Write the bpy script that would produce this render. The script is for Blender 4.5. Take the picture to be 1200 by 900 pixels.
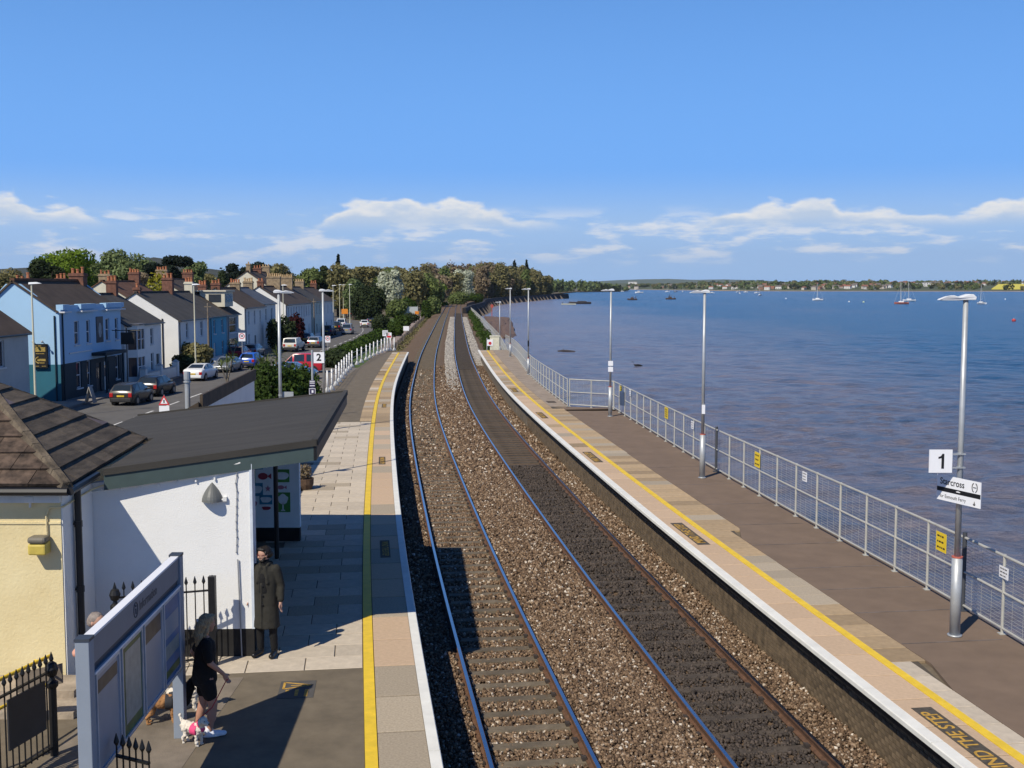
import bpy, bmesh, math, random
import numpy as np
from mathutils import Vector, Matrix
R = math.radians
for o in list(bpy.data.objects): bpy.data.objects.remove(o)
scene = bpy.context.scene
COL = scene.collection
# ------------------------------------------------------------------ camera
F = 1340.0; CH = 6.8; PITCH = math.atan(114 / F)
cam = bpy.data.cameras.new('camera'); camo = bpy.data.objects.new('camera', cam); COL.objects.link(camo)
cam.sensor_width = 36; cam.lens = 36 * F / 1200; cam.clip_start = 0.1; cam.clip_end = 40000
camo.location = (0, 0, CH); camo.rotation_euler = (math.pi / 2 - PITCH, 0, 0)
scene.camera = camo
# ------------------------------------------------------------------ light
SUN_DIR = Vector((-0.575, -0.818, 0)).normalized() * math.cos(R(46.5)) + Vector((0, 0, math.sin(R(46.5))))
sl = bpy.data.lights.new('sun', 'SUN'); sl.energy = 5.0; sl.angle = R(0.55); sl.color = (1.0, 0.92, 0.775)
so = bpy.data.objects.new('sun', sl); COL.objects.link(so)
so.rotation_euler = SUN_DIR.to_track_quat('Z', 'Y').to_euler(); so.location = (-60, -80, 100)
scene.view_settings.view_transform = 'Standard'; scene.view_settings.look = 'None'
scene.view_settings.exposure = 0.0; scene.view_settings.gamma = 1.0
# ------------------------------------------------------------------ sky
world = bpy.data.worlds.new('World'); scene.world = world; world.use_nodes = True
def sky_nodes():
    nt = world.node_tree; N = nt.nodes; L = nt.links; N.clear()
    def math_(op, a, b=None, c=None, clamp=False):
        n = N.new('ShaderNodeMath'); n.operation = op; n.use_clamp = clamp
        for i, x in enumerate((a, b, c)):
            if x is None: continue
            if isinstance(x, (int, float)): n.inputs[i].default_value = x
            else: L.new(x, n.inputs[i])
        return n.outputs[0]
    def comb(x, y, z):
        n = N.new('ShaderNodeCombineXYZ')
        for i, v in enumerate((x, y, z)):
            if isinstance(v, (int, float)): n.inputs[i].default_value = v
            else: L.new(v, n.inputs[i])
        return n.outputs[0]
    def noise(vec, scale, det=5, rough=.55, dist=0):
        n = N.new('ShaderNodeTexNoise'); n.inputs['Scale'].default_value = scale
        n.inputs['Detail'].default_value = det; n.inputs['Roughness'].default_value = rough; n.inputs['Distortion'].default_value = dist
        L.new(vec, n.inputs['Vector']); return n.outputs['Fac']
    def mapr(v, a, b, c=0., d=1., smooth=True):
        n = N.new('ShaderNodeMapRange'); n.interpolation_type = 'SMOOTHSTEP' if smooth else 'LINEAR'
        L.new(v, n.inputs[0])
        for i, x in zip((1, 2, 3, 4), (a, b, c, d)):
            if isinstance(x, (int, float)): n.inputs[i].default_value = x
            else: L.new(x, n.inputs[i])
        return n.outputs[0]
    def mix(f, a, b):
        n = N.new('ShaderNodeMix'); n.data_type = 'RGBA'
        if isinstance(f, (int, float)): n.inputs[0].default_value = f
        else: L.new(f, n.inputs[0])
        for i, x in ((6, a), (7, b)):
            if isinstance(x, tuple): n.inputs[i].default_value = (*x, 1)
            else: L.new(x, n.inputs[i])
        return n.outputs[2]
    sky = N.new('ShaderNodeTexSky'); sky.sky_type = 'NISHITA'; sky.sun_disc = False
    sky.sun_elevation = R(46.5); sky.sun_rotation = math.atan2(SUN_DIR.x, SUN_DIR.y)
    sky.altitude = 0; sky.air_density = 1.0; sky.dust_density = 0.25; sky.ozone_density = 2.2
    tc = N.new('ShaderNodeTexCoord'); sp = N.new('ShaderNodeSeparateXYZ'); L.new(tc.outputs['Generated'], sp.inputs[0])
    x, y, z = sp.outputs
    az = math_('ARCTAN2', x, y); el = math_('ARCSINE', z)
    # ---- cumulus along the horizon, seen nearly edge on
    P1 = comb(math_('MULTIPLY', az, 1.0), math_('MULTIPLY', el, 2.2), 3.7)
    pres = noise(comb(az, 0.0, 8.3), 5.2, 2, .5)                    # where the bank stands
    T = math_('ADD', mapr(pres, .26, .74, .048, .080), 0.0)
    bil = math_('ADD', math_('MULTIPLY', noise(P1, 42, 4, .5), .55), math_('MULTIPLY', noise(P1, 17, 3, .5), .45))
    hgt = math_('SUBTRACT', math_('ADD', T, math_('MULTIPLY', math_('SUBTRACT', bil, .5), .044)), el)
    top = mapr(hgt, -.001, .0055)
    flat = mapr(el, .044, .062)
    d1 = math_('MULTIPLY', top, flat)
    d1 = math_('MULTIPLY', d1, mapr(pres, .34, .47))
    bright = mapr(math_('ADD', hgt, math_('MULTIPLY', math_('SUBTRACT', noise(P1, 44, 5, .6), .5), .022)), .017, .0)
    ccol = mix(bright, (.60, .73, .92), (1.0, .99, .97))
    # ---- thin broken layers under the bank
    P2 = comb(math_('MULTIPLY', az, .8), math_('MULTIPLY', el, 3.6), 1.1)
    st = noise(P2, 24, 5, .58)
    band = math_('MULTIPLY', mapr(el, .014, .032), mapr(el, .072, .052))
    d2 = math_('MULTIPLY', mapr(st, .48, .65), math_('MULTIPLY', band, .85))
    veil = math_('MULTIPLY', mapr(el, .105, .045), mapr(el, -.03, .012))
    tint = N.new('ShaderNodeMix'); tint.data_type = 'RGBA'; tint.blend_type = 'MULTIPLY'; tint.inputs[0].default_value = 1; L.new(sky.outputs[0], tint.inputs[6]); tint.inputs[7].default_value = (.10, .36, .78, 1)
    base = mix(mapr(el, .60, -.02), tint.outputs[2], (2.05, 5.0, 10.8))
    # colours of the clouds are given as radiance relative to the sky's scale
    sc = N.new('ShaderNodeVectorMath'); sc.operation = 'SCALE'; L.new(ccol, sc.inputs[0]); sc.inputs['Scale'].default_value = 9.6
    v = mix(math_('MULTIPLY', veil, .58), base, (5.2, 7.0, 9.0))
    v = mix(d2, v, (8.4, 8.9, 9.8))
    v = mix(math_('MULTIPLY', d1, .96), v, sc.outputs[0])
    bg = N.new('ShaderNodeBackground'); bg.inputs[1].default_value = 0.095
    L.new(v, bg.inputs[0]); out = N.new('ShaderNodeOutputWorld'); L.new(bg.outputs[0], out.inputs[0])
sky_nodes()
rnd = random.Random(7); rng = np.random.default_rng(11)

# ------------------------------------------------------------------ helpers
def at(u, v, z):
    """photo pixel -> point on the horizontal plane z"""
    x = (u - 600) / F; y = -(v - 450) / F
    d = Vector((x, math.cos(PITCH) + y * math.sin(PITCH), -math.sin(PITCH) + y * math.cos(PITCH)))
    t = (z - CH) / d.z
    return Vector((d.x * t, d.y * t, z))
def zat(v, Y): 
    y = -(v - 450) / F
    return CH + Y * (-math.sin(PITCH) + y * math.cos(PITCH)) / (math.cos(PITCH) + y * math.sin(PITCH))
def xat(u, v, Y):
    y = -(v - 450) / F
    return Y * (u - 600) / F / (math.cos(PITCH) + y * math.sin(PITCH))

MATS = {}
def mat(name, col, rough=.7, var=.12, scale=4., bump=0., bscale=None, metal=0., col2=None, spec=.4, coord='Object', detail=5, trans=0., emit=None, alpha=None, stretch=None, island=0.):
    if name in MATS: return MATS[name]
    m = bpy.data.materials.new(name); m.use_nodes = True; nt = m.node_tree; N = nt.nodes; L = nt.links
    b = N['Principled BSDF']
    b.inputs['Roughness'].default_value = rough; b.inputs['Metallic'].default_value = metal
    b.inputs['Specular IOR Level'].default_value = spec
    tc = N.new('ShaderNodeTexCoord')
    vec = tc.outputs[coord]
    if stretch:
        mp = N.new('ShaderNodeMapping'); mp.inputs['Scale'].default_value = stretch; L.new(vec, mp.inputs[0]); vec = mp.outputs[0]
    nz = N.new('ShaderNodeTexNoise'); nz.inputs['Scale'].default_value = scale; nz.inputs['Detail'].default_value = detail; nz.inputs['Roughness'].default_value = .62
    L.new(vec, nz.inputs['Vector'])
    c1 = col; c2 = col2 or tuple(min(1, c * (1 - 2.2 * var)) for c in col)
    mr = N.new('ShaderNodeMapRange'); mr.inputs[1].default_value = .3; mr.inputs[2].default_value = .7; L.new(nz.outputs[0], mr.inputs[0])
    mx = N.new('ShaderNodeMix'); mx.data_type = 'RGBA'; L.new(mr.outputs[0], mx.inputs[0])
    mx.inputs[6].default_value = (*c2, 1); mx.inputs[7].default_value = (*c1, 1)
    outc = mx.outputs[2]
    if island:
        src = N.new('ShaderNodeNewGeometry').outputs['Random Per Island'] if island > 0 else N.new('ShaderNodeObjectInfo').outputs['Random']
        mr2 = N.new('ShaderNodeMapRange'); L.new(src, mr2.inputs[0]); mr2.inputs[3].default_value = 1 - abs(island); mr2.inputs[4].default_value = 1 + abs(island)
        vm = N.new('ShaderNodeVectorMath'); vm.operation = 'SCALE'; L.new(outc, vm.inputs[0]); L.new(mr2.outputs[0], vm.inputs['Scale']); outc = vm.outputs[0]
    L.new(outc, b.inputs['Base Color'])
    if bump:
        n2 = N.new('ShaderNodeTexNoise'); n2.inputs['Scale'].default_value = bscale or scale * 6; n2.inputs['Detail'].default_value = 4; L.new(vec, n2.inputs['Vector'])
        bp = N.new('ShaderNodeBump'); bp.inputs['Strength'].default_value = 1.; bp.inputs['Distance'].default_value = bump; L.new(n2.outputs[0], bp.inputs['Height']); L.new(bp.outputs[0], b.inputs['Normal'])
    if emit:
        b.inputs['Emission Color'].default_value = (*emit[0], 1); b.inputs['Emission Strength'].default_value = emit[1]
    if trans:
        t = N.new('ShaderNodeBsdfTranslucent'); L.new(outc, t.inputs[0]); ms = N.new('ShaderNodeMixShader'); ms.inputs[0].default_value = trans
        L.new(b.outputs[0], ms.inputs[1]); L.new(t.outputs[0], ms.inputs[2]); L.new(ms.outputs[0], N['Material Output'].inputs[0])
    MATS[name] = m; return m

class MB:
    """collects shapes; build() links them as one mesh object"""
    def __init__(s): s.v = []; s.f = []; s.mi = []; s.cur = 0
    def add(s, vs, fs):
        b = len(s.v); s.v += [tuple(p) for p in vs]; s.f += [tuple(b + i for i in f) for f in fs]; s.mi += [s.cur] * len(fs); return s
    def box(s, x0, x1, y0, y1, z0, z1, M=None):
        vs = [(x, y, z) for z in (z0, z1) for y in (y0, y1) for x in (x0, x1)]
        if M is not None: vs = [M @ Vector(p) for p in vs]
        return s.add(vs, [(0, 2, 3, 1), (4, 5, 7, 6), (0, 1, 5, 4), (2, 6, 7, 3), (0, 4, 6, 2), (1, 3, 7, 5)])
    def cbox(s, c, d, M=None):
        return s.box(c[0]-d[0]/2, c[0]+d[0]/2, c[1]-d[1]/2, c[1]+d[1]/2, c[2]-d[2]/2, c[2]+d[2]/2, M)
    def tube(s, p0, p1, r0, r1=None, n=8, caps=True):
        r1 = r0 if r1 is None else r1
        p0 = Vector(p0); p1 = Vector(p1); d = (p1 - p0)
        if d.length < 1e-6: return s
        d.normalize(); a = d.orthogonal().normalized(); b = d.cross(a)
        vs = []
        for p, r in ((p0, r0), (p1, r1)):
            for i in range(n):
                t = 2 * math.pi * i / n; vs.append(p + (a * math.cos(t) + b * math.sin(t)) * r)
        fs = [(i, (i + 1) % n, n + (i + 1) % n, n + i) for i in range(n)]
        if caps: fs += [tuple(range(n))[::-1], tuple(range(n, 2 * n))]
        return s.add(vs, fs)
    def path(s, pts, r, n=6):
        for a, b in zip(pts[:-1], pts[1:]): s.tube(a, b, r, r, n)
        return s
    def lathe(s, prof, n=12, o=(0, 0, 0)):
        vs = []; fs = []
        for r, z in prof:
            for i in range(n):
                t = 2 * math.pi * i / n; vs.append((o[0] + r * math.cos(t), o[1] + r * math.sin(t), o[2] + z))
        for k in range(len(prof) - 1):
            for i in range(n): fs.append((k*n+i, k*n+(i+1) % n, (k+1)*n+(i+1) % n, (k+1)*n+i))
        fs.append(tuple(range(n))[::-1]); fs.append(tuple(range((len(prof)-1)*n, len(prof)*n)))
        return s.add(vs, fs)
    def prism(s, poly, z0, z1):
        """poly: ccw list of (x,y); z0/z1 numbers or per-point lists"""
        n = len(poly); za = z0 if isinstance(z0, (list, tuple)) else [z0]*n; zb = z1 if isinstance(z1, (list, tuple)) else [z1]*n
        vs = [(x, y, za[i]) for i, (x, y) in enumerate(poly)] + [(x, y, zb[i]) for i, (x, y) in enumerate(poly)]
        return s.add(vs, [tuple(range(n))[::-1], tuple(range(n, 2*n))] + [(i, (i+1) % n, n+(i+1) % n, n+i) for i in range(n)])
    def slab(s, poly3, t):
        """thick sheet: 3-D polygon extruded by -t along its normal"""
        p = [Vector(q) for q in poly3]; n = Vector((0, 0, 0))
        for i in range(len(p)): n += p[i].cross(p[(i+1) % len(p)])
        n.normalize(); k = len(p); q = [a - n * t for a in p]
        return s.add(q + p, [tuple(range(k))[::-1], tuple(range(k, 2*k))] + [(i, (i+1) % k, k+(i+1) % k, k+i) for i in range(k)])
    def sphere(s, c, r, n=10, m=7, sc=(1, 1, 1)):
        vs = [(c[0], c[1], c[2]-r*sc[2])]; fs = []
        for j in range(1, m):
            ph = math.pi * j / m
            for i in range(n):
                t = 2*math.pi*i/n; vs.append((c[0]+r*sc[0]*math.sin(ph)*math.cos(t), c[1]+r*sc[1]*math.sin(ph)*math.sin(t), c[2]-r*sc[2]*math.cos(ph)))
        vs.append((c[0], c[1], c[2]+r*sc[2])); top = len(vs)-1
        for i in range(n): fs.append((0, 1+(i+1) % n, 1+i)); fs.append((top, top-n+i, top-n+(i+1) % n))
        for j in range(m-2):
            for i in range(n): a = 1+j*n+i; b = 1+j*n+(i+1) % n; fs.append((a, b, b+n, a+n))
        return s.add(vs, fs)
    def build(s, name, mats, parent=None, smooth=False, loc=None):
        me = bpy.data.meshes.new(name); me.from_pydata(s.v, [], s.f)
        ms = mats if isinstance(mats, (list, tuple)) else [mats]
        for m in ms: me.materials.append(m)
        if len(ms) > 1: me.polygons.foreach_set('material_index', s.mi)
        if smooth: me.polygons.foreach_set('use_smooth', [True]*len(me.polygons))
        me.update(); o = bpy.data.objects.new(name, me); COL.objects.link(o)
        if parent: o.parent = parent
        if loc is not None: o.location = loc
        return o
def bevel(o, w=.01, seg=2):
    m = o.modifiers.new('b', 'BEVEL'); m.width = w; m.segments = seg; m.limit_method = 'ANGLE'; m.angle_limit = R(40); return o
def tag(o, label=None, cat=None, group=None, kind=None):
    if label: o['label'] = label
    if cat: o['category'] = cat
    if group: o['group'] = group
    if kind: o['kind'] = kind
    return o
def thing(name, label, cat, loc=(0, 0, 0), rz=0., group=None):
    o = bpy.data.objects.new(name, None); COL.objects.link(o); o.empty_display_size = .2
    o.location = loc; o.rotation_euler = (0, 0, rz); return tag(o, label, cat, group)
def struct(name, mb, m, parent=None, smooth=False):
    o = mb.build(name, m, parent, smooth)
    if parent is None: o['kind'] = 'structure'
    return o
def place(name, me, parent, loc=(0, 0, 0), rot=(0, 0, 0), sc=None):
    o = bpy.data.objects.new(name, me); COL.objects.link(o); o.parent = parent; o.location = loc; o.rotation_euler = rot
    if sc: o.scale = sc
    return o
def copy_tree(o, parent=None):
    c = o.copy(); COL.objects.link(c); c.parent = parent
    for ch in o.children: copy_tree(ch, c)
    return c
def text_mesh(s, size, m, parent, M, name='lettering', ax='LEFT', depth=.002, xs=1.0, bold=0.):
    cu = bpy.data.curves.new('t', 'FONT'); cu.body = s; cu.size = size; cu.align_x = ax; cu.align_y = 'CENTER'; cu.extrude = depth; cu.resolution_u = 3; cu.offset = bold
    ob = bpy.data.objects.new('t', cu); COL.objects.link(ob); bpy.context.view_layer.update()
    me = bpy.data.meshes.new_from_object(ob.evaluated_get(bpy.context.evaluated_depsgraph_get()))
    bpy.data.objects.remove(ob)
    me.transform(M @ Matrix.Diagonal((xs, 1, 1, 1))); me.materials.clear(); me.materials.append(m)
    o = bpy.data.objects.new(name, me); COL.objects.link(o); o.parent = parent; return o
def frame_(o, r, u):
    """matrix with local x -> r, y -> u, origin o"""
    r = Vector(r).normalized(); u = Vector(u).normalized(); n = r.cross(u)
    m = Matrix.Identity(4)
    for i, a in enumerate((r, u, n)):
        for k in range(3): m[k][i] = a[k]
    for k in range(3): m[k][3] = o[k]
    return m
def spline(xs, ys):
    """natural cubic through the points, returns f(x)"""
    x = np.array(xs, float); y = np.array(ys, float); n = len(x); h = np.diff(x)
    A = np.eye(n); b = np.zeros(n)
    for i in range(1, n-1):
        A[i, i-1] = h[i-1]; A[i, i] = 2*(h[i-1]+h[i]); A[i, i+1] = h[i]
        b[i] = 6*((y[i+1]-y[i])/h[i]-(y[i]-y[i-1])/h[i-1])
    mm = np.linalg.solve(A, b)
    def f(q):
        q = np.asarray(q, float); i = np.clip(np.searchsorted(x, q)-1, 0, n-2); a = x[i+1]-q; c = q-x[i]
        return mm[i]*a**3/(6*h[i])+mm[i+1]*c**3/(6*h[i])+(y[i]/h[i]-mm[i]*h[i]/6)*a+(y[i+1]/h[i]-mm[i+1]*h[i]/6)*c
    return f
# centre line between the two tracks (metres, rails at z = 0)
cx = spline([-12, 0, 8, 15.7, 27.6, 37, 50.7, 65, 87.7, 106, 132.4, 183, 208, 300, 436, 500, 560, 640, 760, 900, 1000],
            [6.55, 4.5, 3.28, 2.21, .66, -.45, -1.97, -3.36, -5.02, -6.18, -7.63, -10.15, -11.4, -15.8, -21.9, -23.5, -22.6, -16, 2, 28, 48])
def off(Y, d, z=0.):
    Y = float(Y); s = float(cx(Y+.05)-cx(Y-.05))/.1; n = 1/math.hypot(1, s)
    return Vector((float(cx(Y))+d*n, Y-d*s*n, z))
def heading(Y): 
    s = float(cx(Y+.05)-cx(Y-.05))/.1
    return math.atan2(-s, 1)      # rotation about z of the +y direction
def ribbon(mb, Ys, d0, d1, z0, z1=None):
    """strip between two offsets, top face only"""
    z1 = z0 if z1 is None else z1; vs = []
    for Y in Ys:
        a = d0(Y) if callable(d0) else d0; b = d1(Y) if callable(d1) else d1
        vs += [off(Y, a, z0), off(Y, b, z1)]
    n = len(Ys); return mb.add(vs, [(2*i, 2*i+1, 2*i+3, 2*i+2) for i in range(n-1)])
def sweep(mb, Ys, prof):
    """closed profile [(offset, z)] swept along the track curve"""
    vs = []; k = len(prof)
    for Y in Ys: vs += [off(Y, d, z) for d, z in prof]
    fs = [(i*k+j, i*k+(j+1) % k, (i+1)*k+(j+1) % k, (i+1)*k+j) for i in range(len(Ys)-1) for j in range(k)]
    fs += [tuple(range(k)), tuple(range((len(Ys)-1)*k, len(Ys)*k))[::-1]]
    return mb.add(vs, fs)
def yr(a, b, st): 
    n = max(1, int(round((b-a)/st))); return [a+(b-a)*i/n for i in range(n+1)]
def np_mesh(name, V, Fq, mats, parent=None, mi=None):
    """V (n,3), Fq (m,k) -> mesh object, fast"""
    me = bpy.data.meshes.new(name); n = len(V); m, k = Fq.shape
    me.vertices.add(n); me.vertices.foreach_set('co', V.astype(np.float32).ravel())
    me.loops.add(m*k); me.loops.foreach_set('vertex_index', Fq.astype(np.int32).ravel())
    me.polygons.add(m); me.polygons.foreach_set('loop_start', np.arange(0, m*k, k, dtype=np.int32))
    for q in (mats if isinstance(mats, (list, tuple)) else [mats]): me.materials.append(q)
    if mi is not None: me.polygons.foreach_set('material_index', np.asarray(mi, dtype=np.int32))
    me.update(calc_edges=True)
    o = bpy.data.objects.new(name, me); COL.objects.link(o)
    if parent: o.parent = parent
    return o
# ------------------------------------------------------------------ materials of the setting
M_conc = mat('slab_concrete', (.45, .375, .275), .85, .16, 30, .004, 90, island=-.10)
M_pink = mat('slab_pink', (.56, .405, .27), .85, .08, 14, .004, 110, island=-.06)
M_buff = mat('slab_buff', (.42, .305, .18), .85, .12, 7, .004, 90, island=-.22)
M_grey = mat('slab_grey', (.56, .48, .375), .85, .10, 6, .003, 80, island=-.10)
M_white = mat('white_paint_worn', (.78, .77, .71), .6, .07, 3, .002, 60)
M_yellow = mat('yellow_paint', (.82, .56, .035), .6, .10, 5, .002, 90)
M_tarmacL = mat('platform_tarmac', (.175, .142, .098), .9, .16, 2.2, .004, 120)
M_tarmacR = mat('platform_tarmac_brown', (.195, .138, .096), .9, .10, 1.6, .004, 140)
M_tarmacF = mat('platform_tarmac_pale', (.34, .275, .215), .9, .16, 1.8, .004, 100)
M_road = mat('road_asphalt', (.125, .118, .110), .9, .12, .6, .004, 60)
M_pave = mat('pavement_asphalt', (.27, .245, .22), .9, .12, .8, .003, 60)
M_grass = mat('grass_turf', (.085, .135, .025), .9, .22, .7, .03, 9)
M_earth = mat('rough_ground', (.16, .13, .08), .95, .25, .25, .03, 4)
M_wall = mat('platform_brick_base', (.20, .16, .11), .9, .25, 3, .006, 40)
M_mortar = mat('mortar', (.30, .26, .20), .95, .2, 6, .003, 60)
M_joint = mat('joint_dirt', (.10, .082, .060), .95, .2, 6)
M_brick = mat('engineering_brick', (.185, .135, .082), .85, .3, 5, .003, 60, island=-.28)
M_bed = mat('ballast_bed', (.17, .112, .066), .95, .25, 9, .03, 34)
M_stone = mat('ballast_stone', (.225, .150, .088), .85, .18, .8, island=.80, col2=(.15, .095, .055))
def stone_ramp(m, cols):
    nt = m.node_tree; N = nt.nodes; L = nt.links; b = N['Principled BSDF']; g = N.new('ShaderNodeNewGeometry'); rp = N.new('ShaderNodeValToRGB'); L.new(g.outputs['Random Per Island'], rp.inputs[0]); e = rp.color_ramp.elements
    e[0].position = cols[0][0]; e[0].color = (*cols[0][1], 1); e[1].position = cols[-1][0]; e[1].color = (*cols[-1][1], 1)
    for p, c in cols[1:-1]: q = e.new(p); q.color = (*c, 1)
    L.new(rp.outputs[0], b.inputs['Base Color'])
stone_ramp(M_stone, [(0, (.055, .034, .020)), (.35, (.125, .078, .045)), (.7, (.20, .130, .078)), (.90, (.28, .20, .13)), (.965, (.44, .37, .29)), (1, (.60, .54, .46))])
M_stoneD = mat('ballast_stone_oily', (.070, .054, .044), .8, .2, 1.2, island=.5)
M_stoneG = mat('ballast_stone_new', (.37, .34, .30), .85, .12, 2, island=.35)
M_sleep = mat('sleeper_concrete', (.165, .132, .090), .85, .22, 5, .003, 50, island=-.16)
M_sleepD = mat('sleeper_oily', (.088, .070, .054), .85, .25, 5, .003, 50, island=-.15)
M_railside = mat('rail_rust', (.145, .075, .042), .8, .25, 10)
M_railhead = mat('rail_steel', (.50, .52, .56), .22, .05, 30, metal=1.0)
M_clip = mat('rail_clip', (.05, .04, .035), .7)
M_seawall = mat('sea_wall_stone', (.115, .085, .065), .9, .3, 1.0, .05, 3)
M_mud = mat('shore_mud', (.17, .11, .08), .8, .2, .5, .04, 4)
# ------------------------------------------------------------------ ground sheet to the horizon
ZG = -1.45; ZW = -2.5
fence_x = spline([5, 12, 18.4, 20.1, 22.9, 26.6, 31.2, 35.7, 44.7, 54.8], [8.9, 8.72, 8.4, 8.28, 8.01, 7.59, 7.08, 6.59, 5.78, 4.93])
fence2_x = spline([56.2, 76, 100, 108.6], [2.75, 1.2, .07, -.62])
farf = [(-.55, 112), (-1.6, 143), (-3.3, 176), (-7.6, 254), (-13.1, 352), (-17.6, 430), (-18.8, 500), (-17.5, 560), (-11, 640), (6.5, 760), (32, 900)]
coast = [(9.6, -60), (9.3, 0), (8.9, 8)] + [(float(fence_x(y))+.12, y) for y in (12, 20, 30, 40, 54.6)] + [(3.1, 55.9)] + \
        [(float(fence2_x(y))+.25, y) for y in (57, 70, 85, 100, 108)] + [(a+1.0, b) for a, b in farf[1:]] + \
        [(38, 915), (30, 980), (45, 1300), (110, 1950), (235, 2230), (215, 2700), (330, 4200), (420, 9000), (420, 14000)]
def sheet(name, poly, z, m):
    bm = bmesh.new(); vs = [bm.verts.new((x, y, z)) for x, y in poly]; f = bm.faces.new(vs); bmesh.ops.triangulate(bm, faces=[f]); bm.normal_update()
    if f.is_valid and f.normal.z < 0: pass
    for q in bm.faces:
        if q.normal.z < 0: q.normal_flip()
    me = bpy.data.meshes.new(name); bm.to_mesh(me); bm.free(); me.materials.append(m)
    o = bpy.data.objects.new(name, me); COL.objects.link(o); o['kind'] = 'structure'; return o
sheet('ground', coast + [(-14000, 14000), (-14000, -60)], ZG, M_earth)
# sea wall: closed strip along the coast
mb = MB()
pts = [p for p in coast if p[1] < 120]
for (a, b) in zip(pts[:-1], pts[1:]):
    A = Vector((*a, 0)); B = Vector((*b, 0)); d = (B-A).normalized(); n = Vector((d.y, -d.x, 0))
    mb.add([A.to_tuple()[:2]+(-4,), B.to_tuple()[:2]+(-4,), (B+n*.25).to_tuple()[:2]+(-4,), (A+n*.25).to_tuple()[:2]+(-4,),
            A.to_tuple()[:2]+(.62,), B.to_tuple()[:2]+(.62,), (B+n*.12).to_tuple()[:2]+(.62,), (A+n*.12).to_tuple()[:2]+(.62,)],
           [(0, 1, 2, 3), (7, 6, 5, 4), (0, 4, 5, 1), (1, 5, 6, 2), (2, 6, 7, 3), (3, 7, 4, 0)])
w = struct('sea_wall', mb, M_seawall); w['label'] = 'stone sea wall under the waterside platform'
# far dark sea wall with sloping buttresses
fw = thing('buttressed_sea_wall', 'long dark sea wall with sloping buttresses along the wooded shore', 'sea wall', (0, 0, -3))
ln = [(-17.2, 352), (-15.4, 430), (-16.4, 500), (-14.5, 560), (-8, 640), (9.5, 760), (35, 900), (40, 915)]
fwx = spline([p[1] for p in ln], [p[0] for p in ln])
M_dkwall = mat('tarred_wall', (.030, .026, .026), .9, .3, .4, .03, 2)
mb = MB(); Ys = yr(300, 915, 5)
prof = lambda Y: [(float(fwx(max(Y, 352)))+2.2*0, Y)]
vs = []
for Y in Ys:
    x = float(fwx(max(Y, 352)))+4.2
    vs += [(x, Y, 4.2), (x+.9, Y, 4.2), (x+1.6, Y, -1.5), (x, Y, -1.5)]
mb.add(vs, [(i*4+j, i*4+(j+1) % 4, (i+1)*4+(j+1) % 4, (i+1)*4+j) for i in range(len(Ys)-1) for j in range(4)] + [(3, 2, 1, 0), tuple(len(vs)-4+i for i in range(4))])
mb.build('wall', M_dkwall, fw)
bm_ = MB(); bm_.prism([(.0, -.9), (3.6, -.9), (3.6, .9), (0, .9)], [-1.5]*4, [3.4, -.3, -.3, 3.4]); bme = None
M_butt = mat('buttress_stone', (.20, .16, .13), .9, .2, 1)
for Y in [330+20*i for i in range(29)]:
    x = float(fwx(max(Y, 352)))+5.2; s = float(fwx(max(Y, 353)+1)-fwx(max(Y, 353)-1))/2
    if bme is None: o = bm_.build('buttress', M_butt, fw); bme = o.data
    else: o = place('buttress', bme, fw)
    o.location = (x, Y, 0); o.rotation_euler = (0, 0, math.atan2(-s, 1))
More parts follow.
